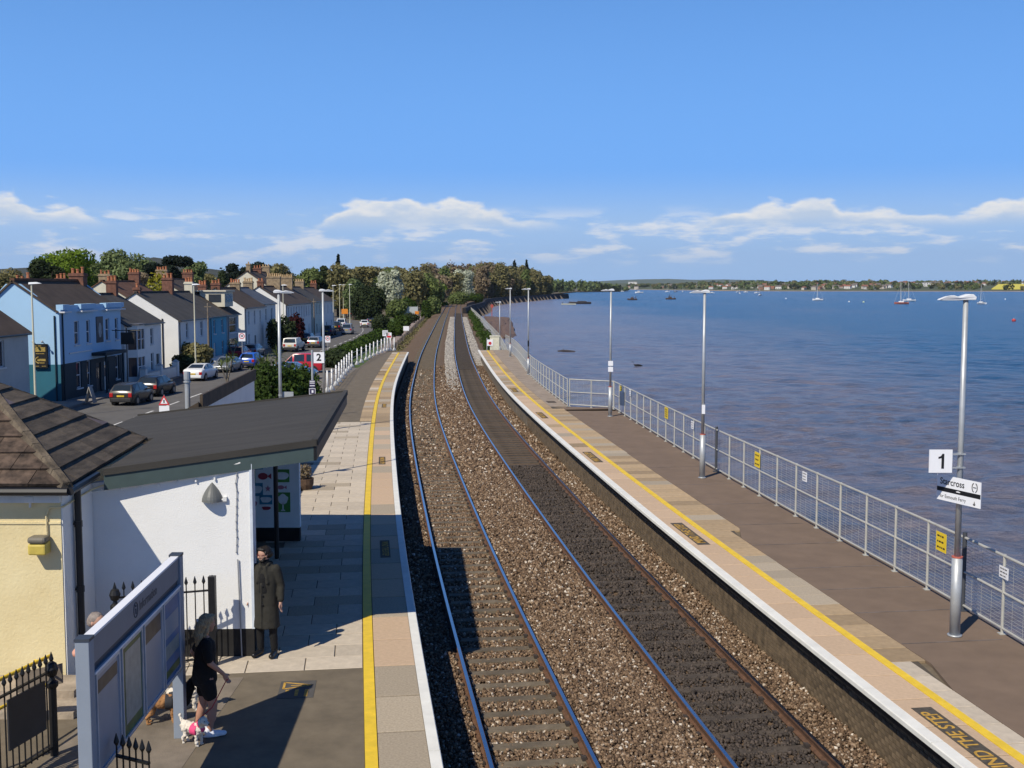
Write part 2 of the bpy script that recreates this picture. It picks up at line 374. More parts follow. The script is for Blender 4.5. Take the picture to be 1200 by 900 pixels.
# ------------------------------------------------------------------ water
def water_mat():
    m = bpy.data.materials.new('estuary_water'); m.use_nodes = True; nt = m.node_tree; N = nt.nodes; L = nt.links; b = N['Principled BSDF']
    g = N.new('ShaderNodeNewGeometry'); pos = g.outputs['Position']
    def noise(sc, det, rough, stretch):
        mp = N.new('ShaderNodeMapping'); mp.inputs['Scale'].default_value = stretch; mp.inputs['Rotation'].default_value = (0, 0, R(24)); L.new(pos, mp.inputs[0])
        n = N.new('ShaderNodeTexNoise'); n.inputs['Scale'].default_value = sc; n.inputs['Detail'].default_value = det; n.inputs['Roughness'].default_value = rough
        L.new(mp.outputs[0], n.inputs['Vector']); return n.outputs[0]
    w1 = noise(1.5, 7, .68, (.6, 1.0, 1)); w2 = noise(.22, 4, .55, (.55, 1, 1)); 
    mud = noise(.012, 4, .6, (1.0, .45, 1)); mud2 = noise(.35, 6, .7, (.5, 1.0, 1))
    # silt: strongest near the wall, thinning with distance from it
    sp = N.new('ShaderNodeSeparateXYZ'); L.new(pos, sp.inputs[0])
    mr = N.new('ShaderNodeMapRange'); mr.interpolation_type = 'SMOOTHSTEP'; mr.inputs[1].default_value = 6; mr.inputs[2].default_value = 75; mr.inputs[3].default_value = .62; mr.inputs[4].default_value = .0; L.new(sp.outputs[0], mr.inputs[0])
    def mth(op, a, bb):
        n = N.new('ShaderNodeMath'); n.operation = op
        for i, x in enumerate((a, bb)):
            if isinstance(x, (int, float)): n.inputs[i].default_value = x
            else: L.new(x, n.inputs[i])
        return n.outputs[0]
    f = mth('ADD', mr.outputs[0], mth('MULTIPLY', mth('SUBTRACT', mud, .5), 1.1)); f = mth('ADD', f, mth('MULTIPLY', mth('SUBTRACT', mud2, .5), .9)); f = mth('ADD', f, mth('MULTIPLY', mth('SUBTRACT', noise(1.1, 5, .7, (.4, 1, 1)), .5), 1.0))  # silt patches; the finest noise paints the ripples' light and dark into the colour
    cl = N.new('ShaderNodeClamp'); L.new(f, cl.inputs[0])
    mx = N.new('ShaderNodeMix'); mx.data_type = 'RGBA'; L.new(cl.outputs[0], mx.inputs[0])
    mx.inputs[6].default_value = (.012, .072, .165, 1); mx.inputs[7].default_value = (.27, .215, .215, 1)
    L.new(mx.outputs[2], b.inputs['Base Color']); b.inputs['Roughness'].default_value = .22; b.inputs['IOR'].default_value = 1.33; b.inputs['Specular IOR Level'].default_value = .32
    h = mth('ADD', mth('MULTIPLY', w1, .55), mth('MULTIPLY', w2, .9))
    bp = N.new('ShaderNodeBump'); bp.inputs['Strength'].default_value = 1.0; bp.inputs['Distance'].default_value = 1.0; L.new(h, bp.inputs['Height']); L.new(bp.outputs[0], b.inputs['Normal'])
    return m
M_water = water_mat()
def water_sheet():
    # fan of cells growing with distance, real low swell near by
    xs = np.concatenate([[-600, -300, -100, -50, -30], np.linspace(-12, 75, 250), np.linspace(76, 200, 125), np.geomspace(205, 14000, 45)])
    ys = np.concatenate([[-200, -60, -10], np.linspace(0, 120, 345), np.linspace(121, 300, 180), np.geomspace(305, 14000, 45)])
    X, Y = np.meshgrid(xs, ys); Z = np.full_like(X, ZW)
    near = np.clip((300-Y)/200, 0, 1)*np.clip((200-X)/120, 0, 1); fine = np.clip((120-Y)/50, 0, 1)*np.clip((75-X)/30, 0, 1); rw = np.random.default_rng(2)
    for lam, amp, w in [(rw.uniform(1.1, 2.4), .016, fine) for _ in range(14)]+[(rw.uniform(2.6, 6.0), .028, near) for _ in range(12)]:
        a = R(62)+rw.normal()*.55; k = 2*np.pi/lam; Z += w*amp*rw.uniform(.5, 1.2)*np.sin(k*(X*np.cos(a)+Y*np.sin(a))+rw.uniform(0, 6.28)+1.3*np.sin(k*.23*(X*np.sin(a)-Y*np.cos(a))+rw.uniform(0, 6)))
    V = np.stack([X, Y, Z], -1).reshape(-1, 3); ny, nx = X.shape
    i = np.arange((ny-1)*(nx-1)); r, c = i//(nx-1), i % (nx-1); a = r*nx+c
    o = np_mesh('water', V, np.stack([a, a+1, a+nx+1, a+nx], 1), M_water); o['kind'] = 'structure'
    o.data.polygons.foreach_set('use_smooth', [True]*len(o.data.polygons))
water_sheet()
# ------------------------------------------------------------------ track bed and ballast
DL, DR = -1.72, 1.72
mb = MB(); sweep(mb, yr(-10, 108, 2), [(-3.34, -.16), (-2.75, -.14), (-2.56, -.15), (-2.4, -.21), (-1.04, -.21), (-.86, -.15), (-.5, -.11), (.5, -.11), (.88, -.15), (1.05, -.2), (2.4, -.2), (2.56, -.15), (2.9, -.125), (3.34, -.125), (3.34, -1.5), (-3.34, -1.5)][::-1])
sweep(mb, yr(108.3, 920, 6), [(-7.5, -1.47), (-4.2, -.35), (-2.75, -.16), (-2.4, -.2), (-1.04, -.2), (-.5, -.12), (.5, -.12), (1.05, -.2), (2.4, -.2), (2.75, -.16), (4.6, -.28), (5.2, -1.6)][::-1])
bed = struct('ballast_bed', mb, M_bed)
def stones(name, n_list, m, label, parent=None):
    """n_list: (Y0, Y1, d0, d1, density, size, zfun)"""
    base = np.array([(x, y, z) for z in (-1, 1) for y in (-1, 1) for x in (-1, 1)], float)
    fq = np.array([(0, 2, 3, 1), (4, 5, 7, 6), (0, 1, 5, 4), (2, 6, 7, 3), (0, 4, 6, 2), (1, 3, 7, 5)])
    Vs = []; cnt = 0
    for Y0, Y1, d0, d1, den, size, zf, keep in n_list:
        n = int((Y1-Y0)*(d1-d0)*den); Y = rng.uniform(Y0, Y1, n); d = rng.uniform(d0, d1, n)
        if keep is not None: k = keep(Y, d); Y = Y[k]; d = d[k]; n = len(Y)
        s = (cx(Y+.05)-cx(Y-.05))/.1; nn = 1/np.hypot(1, s); X = cx(Y)+d*nn; Yw = Y-d*s*nn
        z = zf(d)+rng.uniform(-.012, .02, n)
        sc = size*rng.uniform(.55, 1.35, (n, 1, 1))*rng.uniform(.6, 1.2, (n, 1, 3))
        v = base[None]*rng.uniform(.55, 1.1, (n, 8, 3))*sc
        q = rng.normal(size=(n, 4)); q /= np.linalg.norm(q, axis=1, keepdims=True); w, x, y, zz = q.T
        M = np.stack([1-2*(y*y+zz*zz), 2*(x*y-zz*w), 2*(x*zz+y*w), 2*(x*y+zz*w), 1-2*(x*x+zz*zz), 2*(y*zz-x*w), 2*(x*zz-y*w), 2*(y*zz+x*w), 1-2*(x*x+y*y)], 1).reshape(n, 3, 3)
        v = np.einsum('nij,nkj->nki', M, v)+np.stack([X, Yw, z], 1)[:, None]
        Vs.append(v.reshape(-1, 3)); cnt += n
    V = np.concatenate(Vs); Fq = (fq[None]+8*np.arange(cnt)[:, None, None]).reshape(-1, 4)
    o = np_mesh(name, V, Fq, m, parent); o['kind'] = 'stuff'
    if parent is None: o['label'] = label; o['category'] = 'gravel'
    return o
SP = .66                                                     # sleeper spacing
def bedz(d): return np.interp(d, [-3.34, -2.75, -2.56, -2.4, -1.04, -.86, -.5, .5, .88, 1.05, 2.4, 2.56, 2.9, 3.34], [-.14, -.12, -.125, -.185, -.185, -.125, -.085, -.085, -.125, -.175, -.175, -.125, -.10, -.10])
def not_rail(Y, d): return (np.abs(np.abs(d-DL)-.753) > .085) & (np.abs(np.abs(d-DR)-.753) > .085)
def not_sleeper(Y, d, prob=.06):
    ph = np.abs(((Y-(-2)) / SP) % 1.0-.5)                     # sleeper centred at phase 0
    onsl = (.5-ph)*SP < .125
    four = (np.abs(d-DL) < .80)
    return not_rail(Y, d) & ~(onsl & four & (rng.uniform(size=len(Y)) > prob))
def left4(Y, d): return not_sleeper(Y, d)
def fade4(Y, d): return left4(Y, d) & (rng.uniform(size=len(Y)) < np.interp(Y, [42, 62, 100], [1, .8, .05]))
def pale4(Y, d): return not_rail(Y, d) & (rng.uniform(size=len(Y)) < np.interp(Y, [72, 105], [.03, 1]))
def right4(Y, d):
    ph = np.abs(((Y+2) / SP) % 1.0-.5); onsl = (.5-ph)*SP < .10
    return not_rail(Y, d) & ~(onsl & (rng.uniform(size=len(Y)) > .45))
stones('ballast_stones', [(11, 24, -3.15, .55, 760, .0225, bedz, left4), (11, 24, 2.62, 3.25, 700, .022, bedz, not_rail), (11, 24, .35, .98, 640, .0225, bedz, not_rail),
                          (24, 42, -3.15, .95, 340, .029, bedz, left4), (24, 42, 2.55, 3.25, 340, .029, bedz, not_rail),
                          (42, 100, -3.1, .95, 100, .046, bedz, fade4), (42, 100, 2.55, 3.2, 95, .046, bedz, fade4)], M_stone, 'brown and tan ballast stones between and beside the two tracks')
stones('oily_ballast_stones', [(11, 24, .98, 2.6, 430, .026, bedz, right4), (24, 44, .98, 2.55, 230, .033, bedz, right4)], M_stoneD, 'blackened oily ballast between the rails of the waterside track')
stones('pale_ballast_stones', [(72, 135, -.05, .85, 75, .05, lambda d: bedz(d)+.02, pale4), (135, 260, -.05, .85, 26, .10, lambda d: bedz(d)-.02, None), (100, 135, 2.75, 3.65, 60, .055, lambda d: np.full_like(d, -.16), pale4), (135, 260, 2.75, 3.65, 26, .10, lambda d: np.full_like(d, -.18), None)], M_stoneG, 'pale grey fresh ballast bands along the far tracks')
# ------------------------------------------------------------------ tracks
def rail_prof(c):
    return [(c-.07, -.155), (c+.07, -.155), (c+.07, -.14), (c+.012, -.115), (c+.012, -.045), (c+.036, -.035), (c+.036, -.002), (c+.03, .0), (c-.03, .0), (c-.036, -.002), (c-.036, -.035), (c-.012, -.045), (c-.012, -.115), (c-.07, -.14)]
slp = MB(); slp.add([(-1.25, -.14, -.10), (1.25, -.14, -.10), (1.25, .14, -.10), (-1.25, .14, -.10), (-1.25, -.115, .085), (-.55, -.105, .06), (.55, -.105, .06), (1.25, -.115, .085), (1.25, .115, .085), (.55, .105, .06), (-.55, .105, .06), (-1.25, .115, .085)],
    [(0, 3, 2, 1), (4, 5, 10, 11), (5, 6, 9, 10), (6, 7, 8, 9), (0, 1, 7, 6, 5, 4), (3, 11, 10, 9, 8, 2), (0, 4, 11, 3), (1, 2, 8, 7)])
def track(lbl, D, msl, name):
    t = thing('railway_track', lbl, 'railway track', off(12, D, -.25), 0)
    inv = t.location
    for s in (-1, 1):
        mb = MB(); Ys = yr(-10, 120, 1.0)+yr(124, 920, 4.)
        sweep(mb, Ys, [(a, z) for a, z in rail_prof(D+s*.753)]); mb.v = [(x-inv.x, y-inv.y, z-inv.z) for x, y, z in mb.v]
        r = mb.build('rail', M_railside, t)
        h = MB(); c = D+s*.753; sweep(h, Ys, [(c-.031, -.004), (c+.031, -.004), (c+.029, .0035), (c-.029, .0035)]); h.v = [(x-inv.x, y-inv.y, z-inv.z) for x, y, z in h.v]
        h.build('rail_head', M_railhead, r)
    me = None; k = 0; far = MB()
    while True:
        Y = -2+SP*k; k += 1
        if Y < 10: continue
        if Y > 300: break
        p = off(Y, D, -.218)-inv; rz = heading(Y)
        if Y < 96:
            rot = (rnd.uniform(-.006, .006), rnd.uniform(-.004, .004), rz+rnd.uniform(-.008, .008)); loc = (p.x, p.y, p.z+rnd.uniform(-.01, .006))
            if me is None:
                o = slp.build('sleeper', msl, t); me = o.data; o.location = loc; o.rotation_euler = rot
            else: o = place('sleeper', me, t, loc, rot)
            if Y < 45:
                if Y < 10.7 or not hasattr(track, 'clip'):
                    cb = MB()
                    for s in (-1, 1):
                        for q in (-1, 1): cb.box(s*.753+q*.085-.035, s*.753+q*.085+.035, -.06, .06, .07, .115); cb.tube((s*.753+q*.09-.03, .05, .115), (s*.753+q*.09+.03, -.05, .115), .014, n=5)
                    ob = cb.build('rail_clips', M_clip, o); track.clip = ob.data; ob['kind'] = 'stuff'
                else: place('rail_clips', track.clip, o)['kind'] = 'stuff'
        else:
            Mx = Matrix.Translation(p) @ Matrix.Rotation(rz, 4, 'Z')
            far.box(-1.25, 1.25, -.13, .13, -.1, .085, Mx)
    f = far.build('far_sleepers', msl, t); f['kind'] = 'stuff'
    return t
track('double railed track nearest the white building, with clear pale sleepers', DL, M_sleep, 'a')
track('railway track beside the waterside platform, with blackened sleepers', DR, M_sleepD, 'b')
# ------------------------------------------------------------------ left platform
ZP = .9
EL = -3.30; ER = 3.03
sideL = spline([20, 27, 40, 52, 64.2, 68.2, 83.3, 92.1, 100.3, 106], [-9.0, -9.2, -9.6, -10.0, -10.35, -10.6, -11.3, -11.6, -11.75, -11.2])
def slab_mesh(name, m, lx, ly, t=.05, bev=.006):
    mb = MB(); mb.add([(-lx/2, -ly/2, -t), (lx/2, -ly/2, -t), (lx/2, ly/2, -t), (-lx/2, ly/2, -t), (-lx/2, -ly/2, -bev), (lx/2, -ly/2, -bev), (lx/2, ly/2, -bev), (-lx/2, ly/2, -bev),
        (-lx/2+bev, -ly/2+bev, 0), (lx/2-bev, -ly/2+bev, 0), (lx/2-bev, ly/2-bev, 0), (-lx/2+bev, ly/2-bev, 0)],
        [(0, 1, 5, 4), (1, 2, 6, 5), (2, 3, 7, 6), (3, 0, 4, 7), (4, 5, 9, 8), (5, 6, 10, 9), (6, 7, 11, 10), (7, 4, 8, 11), (8, 9, 10, 11)])
    me = bpy.data.meshes.new(name); me.from_pydata(mb.v, [], mb.f); me.materials.append(m); me.update(); return me
pl = thing('platform', 'left', 'platform'); 
for k in ('label', 'category'): del pl[k]
pl['kind'] = 'structure'
mb = MB(); Ys = yr(-8, 104, 2)
poly = [off(Y, EL-.22) for Y in Ys]
back = [(float(sideL(Y)), Y) for Y in (106, 100, 92, 83, 68, 64, 52, 40, 27.5)]+[(-16, 27.5), (-16, -8)]
mb.prism([(p.x, p.y) for p in poly]+[(-9.6, 105.5)]+back[0:], -1.6, ZP-.055)
pb = mb.build('platform_base', M_wall, pl)
bm2 = bmesh.new(); bm2.from_mesh(pb.data); bmesh.ops.triangulate(bm2, faces=[f for f in bm2.faces if len(f.verts) > 4]); bm2.to_mesh(pb.data); bm2.free()
# surfacing sheets
def surf(name, Ys, d0, d1, m, parent, z=ZP, t=.05):
    mb = MB(); vs = []
    for Y in Ys:
        a = d0(Y) if callable(d0) else d0; b = d1(Y) if callable(d1) else d1
        pa = off(Y, a, z); pb = off(Y, b, z); vs += [pa, pb, (pb.x, pb.y, z-t), (pa.x, pa.y, z-t)]
    n = len(Ys)
    mb.add(vs, [(4*i+j, 4*i+(j+1) % 4, 4*i+4+(j+1) % 4, 4*i+4+j) for i in range(n-1) for j in range(4)]+[(0, 3, 2, 1), (4*n-4, 4*n-3, 4*n-2, 4*n-1)])
    mb.f = [f[::-1] for f in mb.f]
    return mb.build(name, m, parent)
def dback(Y):      # offset of the platform's rear edge
    return float(sideL(max(Y, 20)))-float(cx(Y))+.05 if Y > 27.4 else -16-float(cx(Y))+.05
YL = EL+.91                       # yellow line centre offset is EL-.9 (towards the back)
YLc = EL-.88
surf('tarmac', yr(-8, 17.9, 1.3), dback, YLc-.085, M_tarmacL, pl)
surf('tarmac', yr(50.6, 103.5, 2), lambda Y: dback(Y), lambda Y: YLc-.6 if Y > 50 else YLc, M_tarmacL, pl, z=ZP-.002)
surf('concrete_apron', yr(10.5, 17.7, 1), lambda Y: -5.9-float(cx(Y)), lambda Y: -4.12-float(cx(Y)), mat('apron_concrete', (.235, .195, .15), .9, .25, 1.3, .004, 60), pl, z=ZP+.004)
bedm = surf('slab_bedding', yr(17.9, 50.6, 2), lambda Y: dback(Y), YLc-.085, M_tarmacL, pl, z=ZP-.014)
# paving slabs between the shelter and the yellow line
me_s = [slab_mesh('paving_slab', M_grey, .885, .585), slab_mesh('paving_slab', M_conc, .885, .585)]
cnt = 0; Y = 18.2; row = 0
while Y < 50.3:
    d = YLc-.085-.45-(.45 if row % 2 else 0); 
    if row % 2:
        p = off(Y, YLc-.085-.225, ZP+rnd.uniform(-.004, .002)); place('paving_slab', me_s[0], pl, p, (0, 0, heading(Y)), (.49, 1, 1))
    lim = max(dback(Y), -6.0-.1*max(0, Y-26)-float(cx(Y)))
    while d > lim+.4 and cnt < 292:
        p = off(Y, d, ZP+rnd.uniform(-.004, .003))
        # slabs hidden behind the shelter's end wall are skipped
        if not (p.y > 17.9 and p.x < -5.3 and p.y < 20.5):
            place('paving_slab', me_s[rnd.random() < .12], pl, p, (rnd.uniform(-.003, .003), rnd.uniform(-.003, .003), heading(Y)+rnd.uniform(-.004, .004))); cnt += 1
        d -= .9
    Y += .6; row += 1
# coping slabs between the yellow line and the white edge
me_c = [slab_mesh('coping_slab', M_conc, .63, 1.303, .06), slab_mesh('coping_slab', M_pink, .63, 1.303, .06), slab_mesh('coping_slab', M_buff, .63, 1.303, .06)]
Y = 8.0; 
while Y < 103.5:
    mm = 1 if 18.4 < Y < 47 and rnd.random() < .75 else (2 if Y > 47 and rnd.random() < .6 else 0)
    place('coping_slab', me_c[mm], pl, off(Y, EL-.155-.318, ZP+rnd.uniform(-.003, .003)), (0, 0, heading(Y))); Y += 1.325
me_b = [slab_mesh('paving_slab', M_buff, .51, .9, .05), slab_mesh('paving_slab', M_grey, .51, .9, .05), slab_mesh('paving_slab', M_conc, .51, .9, .05)]
Y = 51.1
while Y < 103.2:
    if rnd.random() < .93: place('paving_slab', me_b[rnd.choice((0, 0, 0, 1, 2))], pl, off(Y, YLc-.085-.26, ZP+.003), (0, 0, heading(Y)))
    Y += .92
surf('edge_underlay', yr(6, 103.6, 2), EL-.95, EL-.05, M_joint, pl, z=ZP-.015)
def edge_run(parent, d_in, d_out, s, Y0, Y1, step):
    """white painted nosing stones"""
    Y = Y0
    while Y < Y1-.1:
        Y2 = min(Y+step-.012, Y1); mb = MB(); q = yr(Y, Y2, 1.0)
        a, b = (d_in, d_out)
        sweep(mb, q, [(a, ZP-.09), (b-.02*s, ZP-.09), (b, ZP-.075), (b, ZP-.012), (b-.012*s, ZP+.004), (a, ZP+.004)][::(1 if s > 0 else -1)])
        mb.build('edge_stone', M_white, parent); Y += step
edge_run(pl, EL-.155, EL, 1, 4, 103.6, 2.65)
mb = MB(); vs = []
surf('yellow_line', yr(4, 102.9, 1.0), YLc-.08, YLc+.08, M_yellow, pl, z=ZP+.008, t=.03)
# ------------------------------------------------------------------ right platform
pr = thing('platform', 'right', 'platform')
for k in ('label', 'category'): del pr[k]
pr['kind'] = 'structure'
def dfence(Y): return (float(fence_x(Y)) if Y < 55 else float(fence2_x(max(Y, 56.2))))-float(cx(Y))+.1
Ysr = yr(-8, 54.4, 2.0)
mb = MB(); P = [off(Y, ER+.28) for Y in Ysr]; Q = [(dfence(max(Y, 5))+float(cx(Y)), Y) for Y in Ysr][::-1]
mb.prism(([(p.x, p.y) for p in P]+Q)[::-1], -1.6, ZP-.055)
Y2 = yr(54.4, 107, 3); P = [off(Y, ER+.28) for Y in Y2]; Q = [((5.0 if Y < 55.6 else float(fence2_x(max(56.2, min(Y, 108))))+.1), Y) for Y in [54.4, 55.7, 56.0]+Y2[1:]][::-1]
mb.prism(([(p.x, p.y) for p in P]+Q)[::-1], -1.6, ZP-.055)
rb = mb.build('platform_base', M_wall, pr)
bm2 = bmesh.new(); bm2.from_mesh(rb.data); bmesh.ops.triangulate(bm2, faces=[f for f in bm2.faces if len(f.verts) > 4]); bmesh.ops.recalc_face_normals(bm2, faces=bm2.faces); bm2.to_mesh(rb.data); bm2.free()
YRc = ER+.87
def inner(Y):
    return YRc+.08+(.34 if Y < 16.9 else .60 if Y < 26.9 else .92 if Y < 40 else .95)
surf('tarmac', yr(-8, 54.3, 1.13), lambda Y: inner(Y)+.004, dfence, M_tarmacR, pr, z=ZP-.002)
mb = MB(); mb.prism([(off(54.3, inner(54)).x, 54.3), (4.97, 54.3), (4.97, 55.8), (2.9, 56.05), (off(55.8, inner(55)).x, 55.8)], ZP-.05, ZP-.002); mb.build('tarmac', M_tarmacR, pr)
surf('pale_tarmac', yr(55.8, 106.8, 3), lambda Y: YRc+.5, dfence, M_tarmacF, pr, z=ZP-.003)
for Y in (17.9, 19.7, 21.3, 23.0, 25.2, 27.4, 30.1, 33.2, 36.5): # pale seams across the tarmac
    surf('joint_seam', [Y, Y+.035], lambda q: inner(q)+.02, lambda q: dfence(q)-.25, mat('seam_grey', (.20, .165, .145), .9, .3, 3), pr, z=ZP+.003, t=.004)
surf('edge_underlay', yr(6, 106.8, 2), ER+.05, lambda Y: inner(Y) if Y < 55 else YRc+.52, M_joint, pr, z=ZP-.014)
me_p = [slab_mesh('coping_slab', M_pink, .61, .978, .06), slab_mesh('coping_slab', M_conc, .61, .978, .06), slab_mesh('coping_slab', M_buff, .61, .978, .06)]
Y = 8.0
while Y < 106.4:
    mm = 0 if (Y < 62 and rnd.random() < .93) else rnd.choice((2, 2, 1, 0))
    place('coping_slab', me_p[mm], pr, off(Y, ER+.185+.305, ZP+rnd.uniform(-.003, .003)), (0, 0, heading(Y))); Y += 1.0
me_i = {}
Y = 8.3
while Y < 106.4:
    w = inner(Y)-(YRc+.08) if Y < 55 else .42
    mm = M_grey if (Y < 16.9) else (M_conc if 20 < Y < 24.5 else M_buff)
    if 24.5 < Y < 55 and rnd.random() < .15: mm = M_conc
    key = (round(w, 2), mm.name)
    if key not in me_i: me_i[key] = slab_mesh('paving_slab', mm, w-.012, .632, .05)
    place('paving_slab', me_i[key], pr, off(Y, YRc+.08+w/2, ZP+rnd.uniform(-.003, .002)), (0, 0, heading(Y))); Y += .65
edge_run(pr, ER+.18, ER, -1, 4, 106.8, 2.0)
surf('yellow_line', yr(4, 106.0, 1.0), YRc-.075, YRc+.075, M_yellow, pr, z=ZP+.008, t=.03)
# dark corbel under the nosing and the brick face of the waterside platform
mb = MB(); sweep(mb, yr(4, 106.8, 2), [(ER+.05, ZP-.10), (ER+.3, ZP-.10), (ER+.3, ZP-.24), (ER+.10, ZP-.24)]); mb.build('corbel', mat('corbel_dark', (.035, .03, .026), .9, .4, 4, .006, 30), pr)
mb = MB(); mb.box(-.1, .0, -.107, .107, -.032, .032); brick_me = bpy.data.meshes.new('brick'); brick_me.from_pydata([(x*1, y, z) for x, y, z in mb.v], [], mb.f); brick_me.materials.append(M_brick)
nb = 0; bigm = MB(); FY = 12.6
for c in range(11):
    for k in range(300):
        Y = FY+(k+(.5 if c % 2 else 0))*.2275; z = ZP-.30-.075*c-.001
        if Y > 56: continue
        jit = rnd.uniform(-.006, .004); p = off(Y, ER+.255+jit, z)
        if k < 27: place('brick', brick_me, pr, p, (0, 0, heading(Y)+math.pi)); nb += 1
        else:
            Mx = Matrix.Translation(p) @ Matrix.Rotation(heading(Y)+math.pi, 4, 'Z'); bigm.box(-.1, 0, -.107, .107, -.032, .032, Mx)
bo = bigm.build('brick_courses', M_brick, pr); bo['kind'] = 'stuff'
# left platform face: plain dark brick in shade, with its corbel
mb = MB(); sweep(mb, yr(4, 103.6, 2), [(EL-.3, ZP-.10), (EL-.06, ZP-.10), (EL-.12, ZP-.24), (EL-.3, ZP-.24)]); mb.build('corbel', MATS['corbel_dark'], pl)
# stencilled warnings on the slabs
M_sten = mat('stencil_dark', (.10, .085, .065), .9, .25, 14); M_stenY = mat('stencil_yellow', (.62, .36, .06), .8, .2, 14)
def stencil(parent, Y, d, sgn, txt, size, lenm, wid, mdark=M_sten):
    h = heading(Y); fw_ = Vector((-math.sin(h), math.cos(h), 0)); rt = Vector((math.cos(h), math.sin(h), 0))
    p = off(Y, d, ZP+.0045); r = fw_*sgn; u = -rt*sgn
    mb = MB(); Mx = frame_(p, r, u); mb.box(-lenm/2, lenm/2, -wid/2, wid/2, -.003, .0015, Mx); o = mb.build('stencil_patch', mdark, parent)
    if txt:
        t = text_mesh(txt, size, M_stenY, parent, frame_(p+Vector((0, 0, .0035)), r, u), 'stencil_lettering', 'CENTER', .001, bold=.004)
        bpy.context.view_layer.update()
        w = max(v.co @ r for v in t.data.vertices)-min(v.co @ r for v in t.data.vertices)
    return o
for Y in (13.95, 26.6, 39.0, 52, 65):
    stencil(pr, Y, ER+.47, 1, 'MIND THE STEP', .30, 2.45, .30)
for Y in (25.9, 39.0, 57.):
    stencil(pl, Y, EL-.47, -1, 'MIND THE STEP', .2, 1.7, .22)
Mg = mat('grate_dark', (.09, .07, .05), .9)
for Y, d in ((58, 4.35),):
    stencil(pr, Y, d+.4, 1, None, .2, .9, .45, Mg)
# caution panel on the tarmac
p = Vector((at(348, 808, ZP).x, at(348, 808, ZP).y, ZP+.004)); r = Vector((.10, -.99, 0)); u = Vector((.99, .10, 0)); Mx = frame_(p, r, u)
mb = MB(); mb.box(-.36, .36, -.26, .26, -.003, .0015, Mx); mb.build('caution_patch', mat('caution_dark', (.085, .08, .075), .9, .1, 10), pl)
mb = MB()
tri = [(-.30, -.2), (-.02, -.2), (-.16, .2)]
for a, b in ((0, 1), (1, 2), (2, 0)):
    A = Vector((*tri[a], 0)); B = Vector((*tri[b], 0)); dd = (B-A).normalized(); nn = Vector((-dd.y, dd.x, 0))*.017
    mb.add([Mx @ (A-nn+Vector((0, 0, .003))), Mx @ (B-nn+Vector((0, 0, .003))), Mx @ (B+nn+Vector((0, 0, .003))), Mx @ (A+nn+Vector((0, 0, .003)))], [(0, 1, 2, 3)])
mb.box(-.17, -.15, -.1, .06, .0015, .003, Mx)
for j, ln_ in enumerate((.30, .26, .1)):
    x = .02
    while x < ln_:
        w_ = rnd.uniform(.02, .05); mb.box(x, x+w_, .12-.14*j, .17-.14*j, .0015, .003, Mx); x += w_+.012
mb.build('caution_marking', M_stenY, pl)
# ------------------------------------------------------------------ paints
M_black = mat('black_iron', (.012, .012, .013), .45, .2, 20)
M_yrender = mat('cream_render', (.74, .635, .375), .9, .08, 1.4, .006, 26, col2=(.66, .545, .30))
M_wrender = mat('white_render', (.80, .80, .78), .85, .03, 2, .005, 60)
M_plinth = mat('black_plinth', (.018, .017, .016), .8, .3, 4)
M_felt = mat('roof_felt', (.056, .052, .046), .92, .16, 1.3, .004, 50, stretch=(.35, 2.2, 1))
M_fascia = mat('fascia_green_grey', (.055, .085, .085), .6, .1, 3)
M_slate = mat('roof_slate', (.125, .098, .070), .9, .3, 3, .006, 18, island=-.26, stretch=(3, .6, 1))
M_slateP = mat('roof_slate_purple', (.155, .125, .135), .85, .2, 3, .004, 18)
M_hip = mat('hip_mortar', (.17, .135, .095), .95, .35, 4, .02, 22)
M_slateR = mat('roof_slate_red', (.125, .086, .062), .9, .4, 5, .008, 22, island=-.2)
M_galv = mat('galvanised_steel', (.47, .49, .50), .45, .10, 4, metal=.35)
M_lampwhite = mat('lamp_white', (.74, .76, .78), .4, .04, 5)
M_bluegrey = mat('board_blue_grey', (.25, .29, .35), .5, .04, 3)
M_navy = mat('board_dark', (.05, .06, .08), .5, .1, 3)
M_signw = mat('sign_white', (.80, .81, .84), .5, .02, 3)
M_signb = mat('sign_black', (.012, .012, .014), .5)
M_pipe = mat('pipe_black', (.02, .02, .022), .4)
M_plastic = mat('plastic_white', (.70, .70, .68), .5, .04, 8)
M_lens = mat('lamp_lens_amber', (.60, .47, .10), .35, .1, 10)
M_wood = mat('weathered_board', (.22, .18, .14), .8, .2, 6)
# ------------------------------------------------------------------ cream building with hipped slate roof
cb = thing('station_building', 'cream rendered building with weathered hipped slate roof beside the white shelter', 'building', (-9, 18.8, ZP))
O = Vector(cb.location)
def lb(mb): mb.v = [(x-O.x, y-O.y, z-O.z) for x, y, z in mb.v]; return mb
mb = MB(); mb.box(-12.2, -6.62, 16.55, 21.2, ZP, 3.88); lb(mb).build('wall', M_yrender, cb)
mb = MB(); mb.box(-6.623, -6.60, 16.565, 17.76, ZP+.02, 3.87); lb(mb).build('white_side_panel', M_wrender, cb)
mb = MB(); mb.box(-12.2, -6.6, 16.46, 16.547, 3.66, 3.86); lb(mb).build('eaves_board', mat('eaves_white', (.72, .73, .72), .6, .1, 3), cb)
mb = MB(); mb.box(-12.2, -6.62, 16.535, 16.549, 3.33, 3.36); lb(mb).build('string_course', M_yrender, cb)
mb = MB(); mb.box(-12.2, -6.55, 16.44, 16.547, ZP-.05, ZP+.11); lb(mb).build('base_course', mat('base_stone', (.36, .28, .20), .9, .3, 4, .01, 20), cb)
